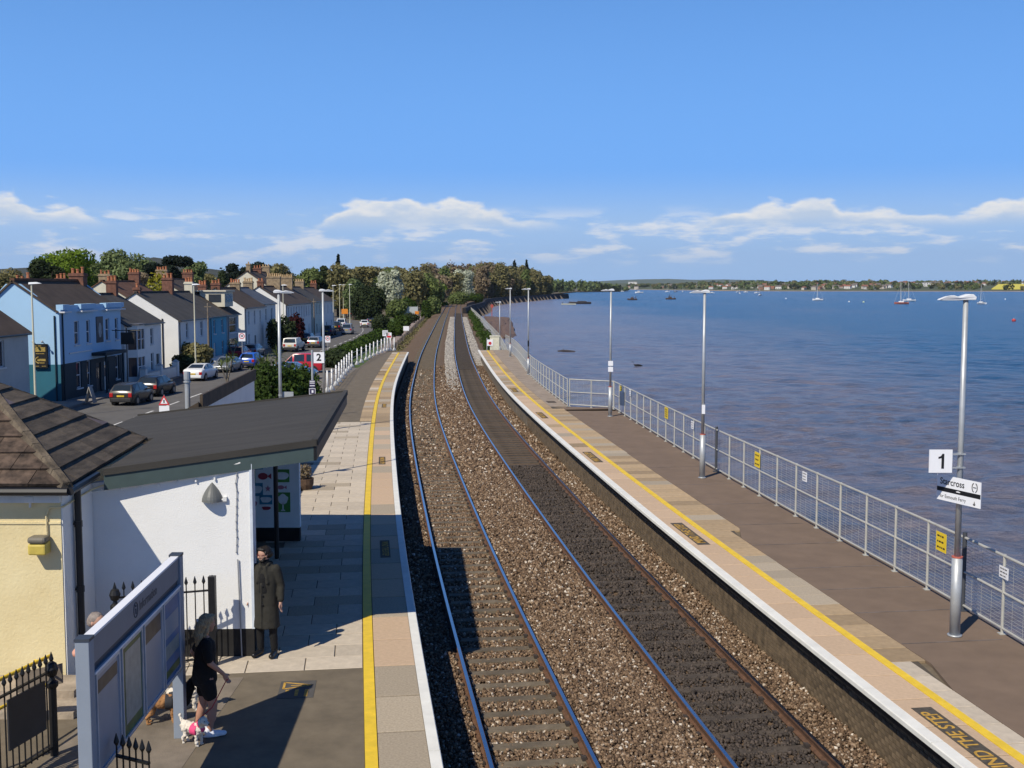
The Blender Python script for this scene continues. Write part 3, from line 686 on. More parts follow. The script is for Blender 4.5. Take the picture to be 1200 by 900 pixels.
# hipped roof: apex, four eaves corners
zE = 3.93; NR = Vector((-6.42, 16.32, zE)); FR = Vector((-6.92, 21.45, zE)); NL = Vector((-11.6, 16.32, zE)); FL = Vector((-12, 21.45, zE)); AP = Vector((-8.72, 18.75, 5.30))
mb = MB(); mb.add([p-Vector((0, 0, .04)) for p in (NR, FR, FL, NL, AP)], [(0, 1, 4), (1, 2, 4), (2, 3, 4), (3, 0, 4), (3, 2, 1, 0)]); lb(mb).build('roof_deck', mat('roof_deck', (.05, .045, .04), .9), cb)
def clip_tri(poly, tri):
    for i in range(3):
        a = tri[i]; b = tri[(i+1) % 3]; out = []
        def side(p): return (b[0]-a[0])*(p[1]-a[1])-(b[1]-a[1])*(p[0]-a[0])
        for k in range(len(poly)):
            p, q = poly[k], poly[(k+1) % len(poly)]; sp, sq = side(p), side(q)
            if sp >= 0: out.append(p)
            if sp*sq < 0: t = sp/(sp-sq); out.append((p[0]+(q[0]-p[0])*t, p[1]+(q[1]-p[1])*t))
        poly = out
        if len(poly) < 3: return []
    return poly
def slates(A, B, C, mats, ch=.37, cw=.42, roof=None):
    """tiles on triangle A-B (eaves) - C (apex), each its own part"""
    x = (B-A).normalized(); n = x.cross(C-A).normalized(); y = n.cross(x)
    L_ = (B-A).length; c2 = ((C-A) @ x, (C-A) @ y); tri = [(0, 0), (L_, 0), c2]; row = 0; v = -.05
    while v < c2[1]:
        u = -.6+(row % 2)*cw*.5+rnd.uniform(-.03, .03)
        while u < L_+.3:
            w = cw*rnd.uniform(.75, 1.25)
            pg = clip_tri([(u+.004, max(v, .0)), (u+w-.004, max(v, .0)), (u+w-.004, v+ch), (u+.004, v+ch)], tri)
            u += w
            if len(pg) < 3: continue
            lift = rnd.uniform(.0, .006)
            top = [A+x*p[0]+y*p[1]+n*(.012+lift+.036*(1-(p[1]-v)/ch)) for p in pg]
            bot = [A+x*p[0]+y*p[1]+n*(-.03+.028*(1-(p[1]-v)/ch)) for p in pg]
            k = len(pg); mb = MB(); mb.add(bot+top, [tuple(range(k))[::-1], tuple(range(k, 2*k))]+[(i, (i+1) % k, k+(i+1) % k, k+i) for i in range(k)])
            m = mats[0] if rnd.random() < .93 else mats[1]
            lb(mb).build('slate', m, cb)
        v += ch; row += 1
slates(NR, FR, AP, (M_slate, M_slateP), .355, .55)
slates(NL, NR, AP, (M_slateR, M_slateR), .40, .5)
for a, b, r in ((NR, AP, .11), (FR, AP, .07), (NL, AP, .09)):
    mb = MB(); d = (b-a).normalized(); n = 9
    for i in range(n):
        p = a.lerp(b, i/n)+Vector((0, 0, .01+rnd.uniform(-.008, .008))); q = a.lerp(b, (i+.97)/n)+Vector((0, 0, .01)); mb.cur = 0
        s = d.cross(Vector((0, 0, 1))).normalized()*r; up = Vector((0, 0, r*.62))
        mb.add([p-s-up*.8, p-s*.5+up*.7, p+s*.5+up*.7, p+s-up*.8, q-s-up*.8, q-s*.5+up*.7, q+s*.5+up*.7, q+s-up*.8], [(0, 1, 5, 4), (1, 2, 6, 5), (2, 3, 7, 6), (3, 2, 1, 0), (4, 5, 6, 7)])
    lb(mb).build('hip_capping', M_hip, cb)
def gutter(pts, r=.06):
    mb = MB()
    for a, b in zip(pts[:-1], pts[1:]): mb.tube(a, b, r, n=8)
    return lb(mb).build('gutter', M_pipe, cb)
gutter([NL+Vector((0, -.05, -.07)), NR+Vector((.03, -.05, -.07))]); gutter([NR+Vector((.05, -.04, -.07)), Vector((-6.50, 17.72, 3.86))])
mb = MB(); mb.tube((-6.53, 16.98, 3.86), (-6.53, 16.98, ZP+.02), .052, n=10)
for z in (3.2, 2.2, 1.3): mb.tube((-6.53, 16.98, z), (-6.53, 16.98, z+.09), .062, n=10); mb.box(-6.60, -6.53, 16.95, 17.01, z+.03, z+.06)
lb(mb).build('downpipe', M_pipe, cb)
# things fixed to the wall
def wallbox(name, label, cat): return thing(name, label, cat)
fl = thing('wall_floodlight', 'brown topped amber wall lantern on the cream wall', 'wall light', (xat(48, 637, 16.5), 16.5, zat(648, 16.5)))
mb = MB(); mb.prism([(-.13, -.17), (.13, -.17), (.13, .045), (-.13, .045)], [0, 0, -.0, 0], [.16, .16, .19, .19]); bevel(mb.build('lens', M_lens, fl), .025)
mb = MB(); mb.box(-.135, .135, -.185, .045, .17, .27); bevel(mb.build('housing', mat('housing_grey', (.20, .18, .14), .6), fl), .04)
mb = MB(); mb.path([(xat(54, 600, 16.52), 16.52, zat(627, 16.52)), (xat(54, 600, 16.52), 16.52, zat(603, 16.52)), (xat(58, 600, 16.52), 16.52, zat(595, 16.52)), (-6.62, 16.52, zat(594, 16.52)), (-6.57, 16.53, zat(594, 16.52)), (-6.57, 17.6, zat(594, 16.52)+.05), (-6.4, 17.72, zat(585, 16.52))], .014); lb(mb).build('cable', M_yrender, cb)
sb = thing('sensor_box', 'small pale plastic box under the eaves of the cream wall', 'sensor', (xat(35, 585, 16.5), 16.52, zat(589, 16.5)))
mb = MB(); mb.box(-.07, .07, -.07, .027, 0, .10); bevel(mb.build('body', M_plastic, sb), .012); mb = MB(); mb.tube((0, -.02, 0), (0, -.02, -.07), .018); mb.build('nozzle', M_plastic, sb)
# ------------------------------------------------------------------ platform shelter
sh = thing('platform_shelter', 'white rendered platform shelter with dark felt mono-pitch canopy roof', 'shelter', (-5.2, 18, ZP)); O = Vector(sh.location)
rz_ = lambda x, y: 4.36+.125*(x+3.1)+.012*(y-18)
mb = MB(); mb.prism([(-6.62, 17.77), (-4.13, 17.90), (-4.13, 18.08), (-6.62, 17.95)], [ZP+.45]*4, [rz_(-6.62, 17.8)-.2, rz_(-4.13, 17.9)-.2, rz_(-4.13, 18)-.2, rz_(-6.62, 17.9)-.2]); lb(mb).build('end_wall', M_wrender, sh)
mb = MB(); mb.prism([(-6.61, 17.776), (-4.126, 17.906), (-4.126, 18.074), (-6.61, 17.944)], ZP, ZP+.45); lb(mb).build('plinth', M_plinth, sh)
mb = MB(); mb.prism([(-6.64, 26.2), (-4.93, 26.2), (-4.93, 26.36), (-6.64, 26.36)], [ZP+.32]*4, [rz_(-6.64, 26.2)-.2, rz_(-4.93, 26.2)-.2, rz_(-4.93, 26.36)-.2, rz_(-6.64, 26.36)-.2]); lb(mb).build('end_wall', mat('panel_white', (.74, .76, .76), .7, .04, 3), sh)
mb = MB(); mb.box(-6.63, -4.934, 26.204, 26.356, ZP, ZP+.32); lb(mb).build('plinth', M_plinth, sh)
mb = MB(); mb.box(-6.78, -6.64, 17.96, 26.3, ZP, 3.62); lb(mb).build('back_wall', mat('shelter_grey', (.30, .33, .35), .8, .06, 2), sh)
rp = [(-3.1, 18.0), (-3.85, 26.55), (-8.9, 27.1), (-8.75, 21.62), (-6.80, 21.55), (-6.36, 17.62)]
mb = MB(); mb.slab([(x, y, rz_(x, y)) for x, y in rp], .06); lb(mb).build('roof', M_felt, sh)
for i, m_ in ((0, M_black), (1, M_fascia), (5, M_fascia)):
    a = rp[i]; b = rp[(i+1) % 6]; d = Vector((b[0]-a[0], b[1]-a[1], 0)).normalized(); n = Vector((d.y, -d.x, 0))
    mb = MB(); q = []
    for p in (a, b):
        z = rz_(*p); c = Vector((*p, 0)); i_ = c-n*.05; o_ = c+n*(-.004)
        q += [(i_.x, i_.y, z-.31), (o_.x, o_.y, z-.31), (o_.x, o_.y, z-.064), (i_.x, i_.y, z-.064)]
    mb.add(q, [(0, 1, 2, 3), (7, 6, 5, 4), (0, 4, 5, 1), (1, 5, 6, 2), (2, 6, 7, 3), (3, 7, 4, 0)]); lb(mb).build('fascia', m_, sh)
    mb = MB(); q = []
    for p in (a, b):
        z = rz_(*p); c = Vector((*p, 0)); i_ = c-n*.07; o_ = c+n*.02
        q += [(i_.x, i_.y, z+.002), (o_.x, o_.y, z-.075), (o_.x, o_.y, z+.03), (i_.x, i_.y, z+.035)]
    mb.add(q, [(0, 1, 2, 3), (7, 6, 5, 4), (0, 4, 5, 1), (1, 5, 6, 2), (2, 6, 7, 3), (3, 7, 4, 0)]); lb(mb).build('roof_edge', M_felt, sh)
mb = MB(); mb.tube((-5.12, 24.5, ZP), (-5.12, 24.5, rz_(-5.12, 24.5)-.08), .05, n=10); lb(mb).build('post', M_black, sh)
# cables and conduit on the white wall
w0 = Vector((-6.62, 17.77, 0)); w1 = Vector((-4.13, 17.90, 0)); wn = Vector((.052, -.9986, 0))
def onwall(u, v, out=.02):
    # intersection of the pixel ray with the wall plane
    x = (u-600)/F; y = -(v-450)/F; d = Vector((x, math.cos(PITCH)+y*math.sin(PITCH), -math.sin(PITCH)+y*math.cos(PITCH)))
    c = Vector((0, 0, CH)); t = ((w0-c) @ wn)/(d @ wn); return c+d*t+wn*out
mb = MB(); mb.path([onwall(100, 580), onwall(110, 576), onwall(222, 560), onwall(258, 555), onwall(268, 546), onwall(282, 542)], .013)
for k in range(7): p = onwall(120+22*k, 574-2.2*k); mb.box(p.x-.012, p.x+.012, p.y-.02, p.y+.02, p.z-.02, p.z+.02)
lb(mb).build('conduit', M_wrender, sh)
mb = MB(); pts = [onwall(277, 548+i*9) for i in range(12)]
for i, p in enumerate(pts): p.x += rnd.uniform(-.012, .012)
mb.path(pts, .007, 5)
for p in pts[1:]: mb.sphere(p, .014, 6, 4)
lb(mb).build('cable', mat('cable_grey', (.30, .31, .33), .6), sh)
mb = MB(); mb.path([onwall(279, 655, .03), onwall(284, 770, .03)], .012); lb(mb).build('cable', mat('cable_grey', (.3, .31, .33), .6), sh)
mb = MB(); p = onwall(285.5, 545, .01); mb.box(-4.155, -4.112, 17.885, 18.09, ZP+.45, rz_(-4.13, 18)-.22); lb(mb).build('corner_trim', mat('trim_blue_white', (.62, .68, .76), .5), sh)
# quarter-dome wall lamp
wl = thing('wall_lamp', 'grey pointed quarter-dome lamp on the white shelter wall', 'wall light', onwall(249, 587, 0.0), math.atan2(.13, 2.49))
mb = MB(); n = 10; rows = 7; vs = []; fs = []
for j in range(rows+1):
    t = j/rows; z = .30*t; r = .165*(1-t**1.8)
    for i in range(n+1):
        a = math.pi*i/n; vs.append((r*math.cos(a), -r*1.15*math.sin(a)-.0, z))
for j in range(rows):
    for i in range(n): a = j*(n+1)+i; fs.append((a, a+n+1, a+n+2, a+1))
fs.append(tuple(range(n+1))); mb.add(vs, fs)
mb.build('shade', mat('lamp_grey', (.13, .135, .13), .5, .05, 6), wl)
mb = MB(); mb.tube((.12, -.05, .02), (.20, -.03, .03), .018); mb.box(.17, .23, -.05, 0, 0, .07); mb.build('bracket', M_plastic, wl)
# pictures on the far end wall
cols = {'g': mat('art_green', (.08, .25, .05), .7), 'b': mat('art_blue', (.06, .24, .36), .7), 'r': mat('art_red', (.36, .05, .07), .7), 'w': mat('art_white', (.72, .74, .74), .7), 'p': mat('art_pink', (.46, .18, .24), .7)}
FWY = 26.196
def pic(u0, u1, v0, v1, bg, fg, kind):
    x0, x1 = xat(u0, v0, FWY), xat(u1, v0, FWY); z0, z1 = zat(v1, FWY), zat(v0, FWY); xc, zc = (x0+x1)/2, (z0+z1)/2; w, h = (x1-x0), (z1-z0)
    mb = MB()
    if bg: mb.box(x0, x1, FWY-.012, FWY, z0, z1); a = lb(mb).build('picture', cols[bg], sh)
    else: a = sh
    mb = MB(); k = 16; y = FWY-.014; y2 = FWY-.006
    if kind == 'tree':
        pg = [(xc+w*.36*math.cos(t)*(1+.12*math.sin(5*t)), zc+h*.16+h*.26*math.sin(t)*(1+.1*math.cos(4*t))) for t in [2*math.pi*i/k for i in range(k)]]; mb.add([(x, y, z) for x, z in pg], [tuple(range(k))]); mb.box(xc-w*.05, xc+w*.05, y, y2, zc-h*.42, zc-h*.05); mb.box(xc-w*.14, xc+w*.14, y, y2, zc-h*.44, zc-h*.38)
    elif kind == 'blob':
        pg = [(xc+w*.42*math.cos(t)*(1+.18*math.sin(3*t+xc)), zc+h*.36*math.sin(t)*(1+.2*math.cos(2*t))) for t in [2*math.pi*i/k for i in range(k)]]; mb.add([(x, y, z) for x, z in pg], [tuple(range(k))])
    elif kind == 'fish':
        pg = [(xc-w*.12+w*.36*math.cos(t), zc+h*.4*math.sin(t)) for t in [2*math.pi*i/k for i in range(k)]]; mb.add([(x, y, z) for x, z in pg], [tuple(range(k))]); mb.add([(xc+w*.2, y-.001, zc), (xc+w*.5, y-.001, zc-h*.35), (xc+w*.5, y-.001, zc+h*.35)], [(0, 1, 2)])
    elif kind == 'star':
        pg = [(xc+(w*.45 if i % 2 == 0 else w*.2)*math.sin(math.pi*i/5), zc+(h*.45 if i % 2 == 0 else h*.2)*math.cos(math.pi*i/5)) for i in range(10)]; mb.add([(x, y, z) for x, z in pg], [tuple(range(10))[::-1]])
    o = lb(mb).build('picture_motif' if bg else 'picture', cols[fg], sh)
    if bg: o.parent = a
pic(322, 339, 550, 565, 'g', 'w', 'blob'); pic(323, 340, 577, 600, 'g', 'w', 'tree'); pic(287, 299, 552, 567, 'g', 'w', 'blob'); pic(302, 318, 553, 563, None, 'r', 'fish')
pic(310, 318, 568, 577, None, 'p', 'star'); pic(325, 336, 568, 574, None, 'p', 'fish'); pic(304, 319, 580, 591, 'b', 'w', 'blob'); pic(295, 308, 566, 581, 'b', 'w', 'blob'); pic(296, 308, 537, 550, 'b', 'w', 'blob')
pic(290, 302, 584, 597, None, 'p', 'blob'); pic(306, 318, 592, 599, None, 'r', 'blob'); pic(321, 326, 536, 546, None, 'r', 'blob'); pic(328, 334, 534, 538, None, 'r', 'blob')
# bench in the shelter's lee (dark), seen past the far wall
# ------------------------------------------------------------------ low white building with brown parapet
wb = thing('flat_roofed_outbuilding', 'low white outbuilding with brown coping behind the shelter roof', 'building', (-10, 32.5, ZG)); O = Vector(wb.location)
mb = MB(); mb.prism([(-12.2, 28.0), (-7.72, 28.3), (-8.39, 37.1), (-12.8, 37.0)], ZG, [1.28, 3.82, 3.82, 1.28]); lb(mb).build('wall', mat('outbuilding_white', (.74, .74, .74), .8, .05, 1.2, .004, 20), wb)
mb = MB(); mb.prism([(-7.74, 28.22), (-7.67, 28.22), (-8.34, 37.16), (-8.41, 37.16)], 3.78, 4.13); lb(mb).build('parapet_board', mat('brown_board', (.085, .062, .042), .85, .25, 2.5), wb)
mb = MB(); mb.slab([(-12.4, 27.9, 1.28), (-7.77, 28.2, 3.92), (-8.44, 37.2, 3.92), (-13.0, 37.1, 1.28)], .08); lb(mb).build('roof', M_felt, wb)
mb = MB(); mb.prism([(-12.3, 27.82), (-7.75, 28.12), (-7.75, 28.19), (-12.3, 27.89)], [1.08, 3.68, 3.68, 1.08], [1.36, 3.96, 3.96, 1.36]); lb(mb).build('verge_board', MATS['brown_board'], wb)
mb2 = MB(); mb2.prism([(-12.0, 27.93), (-7.73, 28.22), (-7.73, 28.29), (-12.0, 27.99)], ZG+.01, [1.22, 3.68, 3.68, 1.22]); lb(mb2).build('cream_end', M_yrender, wb)
mb = MB(); mb.tube((-8.85, 31.05, 3.0), (-8.85, 31.05, 4.28), .07, n=12); mb.tube((-8.85, 31.05, 4.2), (-8.85, 31.05, 4.24), .10, n=12); mb.tube((-8.85, 31.05, 4.28), (-8.85, 31.05, 4.50), .09, n=12); lb(mb).build('flue_pipe', M_galv, wb)
# ------------------------------------------------------------------ platform lamps
def lamp_head_poly(): return [(.14, 0), (.15, .05), (.10, .095), (.02, .10), (-.06, .075), (-.13, .05), (-.22, .078), (-.32, .062), (-.44, .022), (-.47, .0)]
def platform_lamp(loc, label, side, top, sleeve=1.35, rot=0.):
    t = thing('platform_lamp', label, 'lamp post', loc, rot, 'platform lamp posts')
    mb = MB(); mb.tube((0, 0, 0), (0, 0, sleeve), .088, n=14); mb.tube((0, 0, 0), (0, 0, .025), .12, n=14); mb.build('sleeve', M_galv, t, True)
    mb = MB(); mb.tube((0, 0, sleeve), (0, 0, sleeve+.022), .092, n=14); mb.build('collar', mat('red_oxide', (.50, .13, .09), .7), t)
    mb = MB(); mb.tube((0, 0, sleeve+.02), (0, 0, top-.04), .052, .042, n=12); mb.build('pole', M_galv, t, True)
    mb = MB(); pg = lamp_head_poly(); k = len(pg); w = .085
    vs = [(side*x, -w*(1 if abs(x) < .35 else .55), z+top-.04) for x, z in pg]+[(side*x, w*(1 if abs(x) < .35 else .55), z+top-.04) for x, z in pg]
    mb.add(vs, [tuple(range(k)), tuple(range(k, 2*k))[::-1]]+[(i, k+i, k+(i+1) % k, (i+1) % k) for i in range(k)])
    h = bevel(mb.build('lamp_head', M_lampwhite, t), .015)
    mb = MB(); mb.box(min(-.40*side, -.08*side), max(-.40*side, -.08*side), -.06, .06, top-.048, top-.0385); mb.build('diffuser', mat('diffuser', (.35, .38, .42), .3), h)
    mb = MB(); mb.box(-.03, .03, -.055, -.045, .55, .85); mb.build('access_door', M_galv, t)
    return t
L1 = platform_lamp((7.51, 18.97, ZP), 'tall galvanised lamp post carrying the number 1 and station name signs', 1, 5.72)
L2 = platform_lamp((5.89, 35.05, ZP), 'galvanised lamp post with small white plate half way up, beside a dark fence post', 1, 5.75)
L3 = platform_lamp((4.48, 51.89, ZP), 'galvanised lamp post in the corner of the brown tarmac by the fence jog', 1, 5.75)
L4 = platform_lamp((1.10, 76.8, ZP), 'lamp post on the narrow pale stretch of waterside platform with a dark band', 1, 5.75, 1.1)
L5 = platform_lamp((-.15, 96.6, ZP), 'lamp post standing just before the end gate of the waterside platform', 1, 5.75, 1.1)
L6 = platform_lamp((-1.2, 112, .0), 'short lamp post behind the white cabinet past the waterside platform end', 1, 5.3, 1.0)
L7 = platform_lamp((-7.02, 34.5, ZP), 'lamp post rising behind the shelter roof beside the big bush', -1, 5.75)
L8 = platform_lamp((-7.72, 46.8, ZP), 'lamp post carrying the number 2 sign near the white platform posts', -1, 5.75)
mb = MB(); mb.box(-.05, .05, -.075, -.045, 2.0, 2.28); mb.build('plate', M_signw, L2)
mb = MB(); mb.tube((0, 0, 1.9), (0, 0, 2.3), .058, n=12); mb.build('band', M_black, L4)
mb = MB()
for z in (2.05, 2.32): mb.box(-.11, .11, -.06, -.045, z, z+.22)
mb.build('plate', M_signw, L3)
# signs on lamp 1
s1 = thing('platform_number_sign', 'small square white sign reading 1 above the station name sign', 'sign', (7.51, 18.9, ZP)); 
x0, x1 = xat(1089, 541, 18.88)-7.51, xat(1116, 541, 18.88)-7.51; z0, z1 = zat(554, 18.88)-ZP, zat(527, 18.88)-ZP
mb = MB(); mb.box(x0, x1, -.02, 0, z0, z1); mb.build('plate', M_signw, s1)
mb = MB(); xc, zc3 = (x0+x1)/2+.01, (z0+z1)/2
mb.add([(xc+a, -.0225, zc3+b) for a, b in ((-.0, -.125), (.045, -.125), (.045, .125), (.01, .125), (.0, .10), (-.02, .082), (-.052, .073), (-.052, .04), (.0, .052))], [(0, 1, 2, 3, 4, 5, 6, 7, 8)]); mb.build('numeral', M_signb, s1)
mb = MB()
for z in (z0+.08, z1-.08): mb.box(x1-.03, .06, .0, .02, z-.012, z+.012); mb.tube((0, .07, z-.012), (0, .07, z+.012), .062, n=12)
mb.build('bracket', M_galv, s1)
s2 = thing('station_name_sign', 'white Starcross station name sign with black stripe on the lamp post', 'sign', (7.51, 18.97, ZP))
A = Vector((xat(1097, 560, 18.55), 18.55, 0)); B = Vector((xat(1138.5, 570, 19.55), 19.55, 0))
# the board runs along the platform, facing the track and the camera
A = Vector((7.28, 19.30, 0)); B = Vector((7.66, 18.38, 0)); r = (B-A).normalized(); n = Vector((r.y, -r.x, 0)); zc_ = zat(575, 18.85); hh = .215; ww = .49
ctr = Vector((7.47, 18.84, zc_))+n*.04-Vector(s2.location); Mx = frame_(ctr, r, (0, 0, 1))
mb = MB(); mb.box(-ww, ww, -hh, hh, -.012, .0, Mx); mb.build('plate', M_signw, s2)
mb = MB(); mb.box(-ww+.002, ww-.002, -.062, .012, .0, .002, Mx); mb.build('stripe', M_signb, s2)
text_mesh('Starcross', .155, M_signb, s2, Mx @ Matrix.Translation((-.42, .11, .002)), 'lettering', 'LEFT', .0006, bold=.002, xs=.95)
text_mesh('for Exmouth Ferry', .085, M_signb, s2, Mx @ Matrix.Translation((-.42, -.14, .002)), 'lettering', 'LEFT', .0006, xs=.92)
mb = MB()
for sgn in (-1, 1):
    for t0, t1 in ((0, 1),): 
        pg = [(sgn*.012+sgn*.045*math.cos(a)*1.0, .11+.06*math.sin(a)*1.2) for a in [R(-80+160*i/8) for i in range(9)]]
        for a, b in zip(pg[:-1], pg[1:]): mb.tube(Mx @ Vector((a[0]+.36, a[1], .004)), Mx @ Vector((b[0]+.36, b[1], .004)), .0065, n=4)
mb.box(.325, .395, .105, .117, .001, .005, Mx)
mb.add([Mx @ Vector(p) for p in ((.33, -.16, .003), (.39, -.16, .003), (.375, -.185, .003), (.345, -.185, .003))], [(3, 2, 1, 0)]); mb.add([Mx @ Vector(p) for p in ((.35, -.155, .003), (.375, -.155, .003), (.36, -.11, .003))], [(0, 1, 2)])
mb.build('symbol', M_signb, s2)
mb = MB(); mb.add([Mx @ Vector(p) for p in ((-.04, -.03, .004), (.04, -.03, .004), (.05, -.018, .004), (0, -.008, .004), (-.05, -.018, .004))], [(0, 1, 2, 3, 4)]); mb.build('stripe_symbol', M_signw, s2)
mb = MB()
for z in (-.12, .12): c = ctr+Vector((0, 0, z)); mb.tube((0, 0, c.z-.02), (0, 0, c.z+.02), .06, n=12)
mb.build('bracket', M_galv, s2)
sg = thing('platform_number_sign', 'square white sign reading 2 on a lamp post by the white posts', 'sign', (-7.72, 46.8, ZP))
x0, x1 = xat(367.4, 419, 46.7)+7.72, xat(379.8, 419, 46.7)+7.72; z0, z1 = zat(425.5, 46.7)-ZP, zat(412.8, 46.7)-ZP
mb = MB(); mb.box(x0, x1, -.09, -.06, z0, z1); mb.build('plate', M_signw, sg)
text_mesh('2', .40, M_signb, sg, frame_(((x0+x1)/2, -.092, (z0+z1)/2), (1, 0, 0), (0, 0, 1)), 'numeral', 'CENTER', .001, bold=.012)
mb = MB(); mb.box(-.05, .07, -.06, .0, z0+.1, z0+.13); mb.box(-.05, .07, -.06, 0, z1-.13, z1-.1); mb.build('bracket', M_galv, sg)
# slim post with stacked dark plates
sgb = thing('platform_name_plate', 'grey backed platform plate on the lamp post behind the shelter roof', 'sign', (-7.02, 34.5, ZP)); mb = MB(); mb.box(-.05, .38, -.02, .01, 2.28, 2.72); mb.v = [(x, y+.09, z) for x, y, z in mb.v]; mb.build('plate', M_galv, sgb); mb = MB(); mb.tube((0, 0, 2.4), (0, 0, 2.45), .06); mb.tube((0, 0, 2.6), (0, 0, 2.65), .06); mb.build('bracket', M_galv, sgb)
ip = thing('information_post', 'slim grey post with small stacked dark purple plates beside the number 2 lamp', 'sign', (-9.0, 51.4, ZP))
mb = MB(); mb.tube((0, 0, 0), (0, 0, 3.06), .05, n=10); mb.build('post', M_galv, ip)
M_purple = mat('plate_purple', (.05, .04, .10), .5)
mb = MB(); mb.box(-.13, .13, -.08, -.05, 1.38, 1.70); mb.build('plate', M_purple, ip); mb = MB(); mb.box(-.15, .15, -.08, -.05, 1.06, 1.34); mb.build('plate', M_purple, ip)
mb = MB()
for z in (1.66, 1.58, 1.46): mb.box(-.11, .11, -.084, -.08, z-.02, z+.012)
mb.box(-.14, .14, -.084, -.08, 1.315, 1.335); mb.box(-.14, .14, -.084, -.08, 1.065, 1.085); mb.box(-.14, -.125, -.084, -.08, 1.085, 1.315); mb.box(.125, .14, -.084, -.08, 1.085, 1.315); mb.box(-.03, .05, -.084, -.08, 1.14, 1.25)
mb.build('plate_print', M_signw, ip)
# ------------------------------------------------------------------ waterside fence
M_fence = mat('fence_galvanised', (.50, .49, .44), .55, .10, 3, metal=.15)
M_fdark = mat('fence_dark', (.06, .065, .075), .6)
M_wire = mat('fence_wire', (.40, .40, .38), .55, .08, 3, metal=.2)
def mesh_fence(label, pts, h=1.38, step=1.45, dark=(), wires=True, zbase=ZP, wire_dx=.36, wdz=.060, wr=.0036):
    t = thing('mesh_fence', label, 'fence', (pts[0][0], pts[0][1], zbase)); O_ = Vector((pts[0][0], pts[0][1], 0))
    # resample
    P = [Vector((x, y, 0)) for x, y in pts]; seg = []
    Ls = [0]
    for a, b in zip(P[:-1], P[1:]): Ls.append(Ls[-1]+(b-a).length)
    def pt(s):
        i = max(k for k in range(len(Ls)-1) if Ls[k] <= s+1e-6); i = min(i, len(P)-2); f = (s-Ls[i])/(Ls[i+1]-Ls[i]); return P[i].lerp(P[i+1], f)-O_
    n = max(1, int(round(Ls[-1]/step))); st = Ls[-1]/n; pme = None; q = [pt(i*st) for i in range(n+1)]
    for i, p in enumerate(q):
        if pme is None:
            mb = MB(); mb.tube((0, 0, 0), (0, 0, h), .027, n=8); mb.box(-.06, .06, -.06, .06, 0, .015); o = mb.build('post', M_fence, t); pme = o.data
            o.location = p
        else: o = place('post', pme, t, p)
        if i in dark: o.data = o.data.copy(); o.data.materials.clear(); o.data.materials.append(M_fdark); o.scale = (1.6, 1.6, 1.05)
    for z, r_ in ((h-.03, .026), (h*.52, .022), (.10, .022)):
        mb = MB()
        for a, b in zip(q[:-1], q[1:]): mb.tube(a+Vector((0, 0, z)), b+Vector((0, 0, z)), r_, n=8)
        mb.build('rail', M_fence, t)
    if wires:
        for a, b in zip(q[:-1], q[1:]):
            mb = MB(); d = b-a; L_ = d.length; d.normalize(); nn = Vector((d.y, -d.x, 0))*.02
            z = .13
            while z < h-.05:
                mb.tube(a+nn+Vector((0, 0, z)), b+nn+Vector((0, 0, z)), wr, n=3, caps=False); z += wdz
            s = .08
            while s < L_: mb.tube(a+d*s+nn+Vector((0, 0, .1)), a+d*s+nn+Vector((0, 0, h-.04)), wr*.75, n=3, caps=False); s += wire_dx
            w = mb.build('wire_panel', M_wire, t); w['kind'] = 'stuff'
    return t, q, O_
Yf = yr(9.0, 54.9, .8)
f1, q1, o1 = mesh_fence('long galvanised mesh fence between the brown tarmac and the water', [(float(fence_x(y)), y) for y in Yf], dark=(8, 19))
f2, q2, o2 = mesh_fence('short cross fence at the jog joining the two waterside fences', [(4.90, 55.0), (2.85, 56.3)], step=1.2)
f3, q3, o3 = mesh_fence('mesh fence along the narrow pale end of the waterside platform', [(float(fence2_x(y)), y) for y in yr(56.3, 108.3, 2)], step=1.5, wire_dx=.6, wdz=.1, wr=.005)
f4, q4, o4 = mesh_fence('galvanised railing running on beside the track beyond the waterside platform', [(float(a), b) for a, b in zip(np.interp(np.linspace(111, 345, 60), [p[1] for p in farf], [p[0] for p in farf]), np.linspace(111, 345, 60))], h=1.25, step=2.6, zbase=-.3, wire_dx=9, wdz=.14, wr=.014)
# notices on the fence
M_notY = mat('notice_yellow', (.80, .58, .03), .5, .04, 6); 
def notice(Y, z, w, h, m, label, lines=3, xo=0.):
    x = float(fence_x(Y)); s = float(fence_x(Y+.1)-fence_x(Y-.1))/.2; d = Vector((s, 1, 0)).normalized(); n = Vector((-d.y, d.x, 0))
    t = thing('fence_notice', label, 'notice', (x, Y, ZP+z)); Mx = frame_(n*.045, -d, (0, 0, 1))
    mb = MB(); mb.box(-w/2, w/2, -h/2, h/2, -.01, .0, Mx); mb.build('plate', m, t)
    mb = MB()
    for i in range(lines):
        yy = h*.3-i*h*.6/max(1, lines-1); xx = -w*.38
        while xx < w*.3: L_ = rnd.uniform(.1, .26)*w; mb.box(xx, min(xx+L_, w*.4), yy-h*.045, yy+h*.045, 0, .0015, Mx); xx += L_+w*.06
    mb.build('print', M_signb, t)
    mb = MB(); mb.box(-.02, .02, -h/2, h/2, -.03, -.01, Mx); mb.build('clip', M_fdark, t)
def Yu(u):  # fence position under a photo column
    ys = np.linspace(10, 54.5, 900); us = 600+fence_x(ys)/ys*F; return float(np.interp(-u, -us, ys)) if False else float(ys[np.argmin(abs(us-u))])
notice(Yu(1113), 1.08, .40, .36, M_notY, 'yellow warning notice on the mesh fence beside the number 1 lamp post')
notice(Yu(892), 1.02, .45, .42, M_notY, 'square yellow warning notice on the mesh fence between two plain panels')
notice(Yu(783), 1.12, .55, .42, M_notY, 'yellow warning notice on the mesh fence beyond the dark post', 4)
notice(Yu(729), 1.15, .5, .32, M_notY, 'small yellow notice on the mesh fence beside the dark blue box')
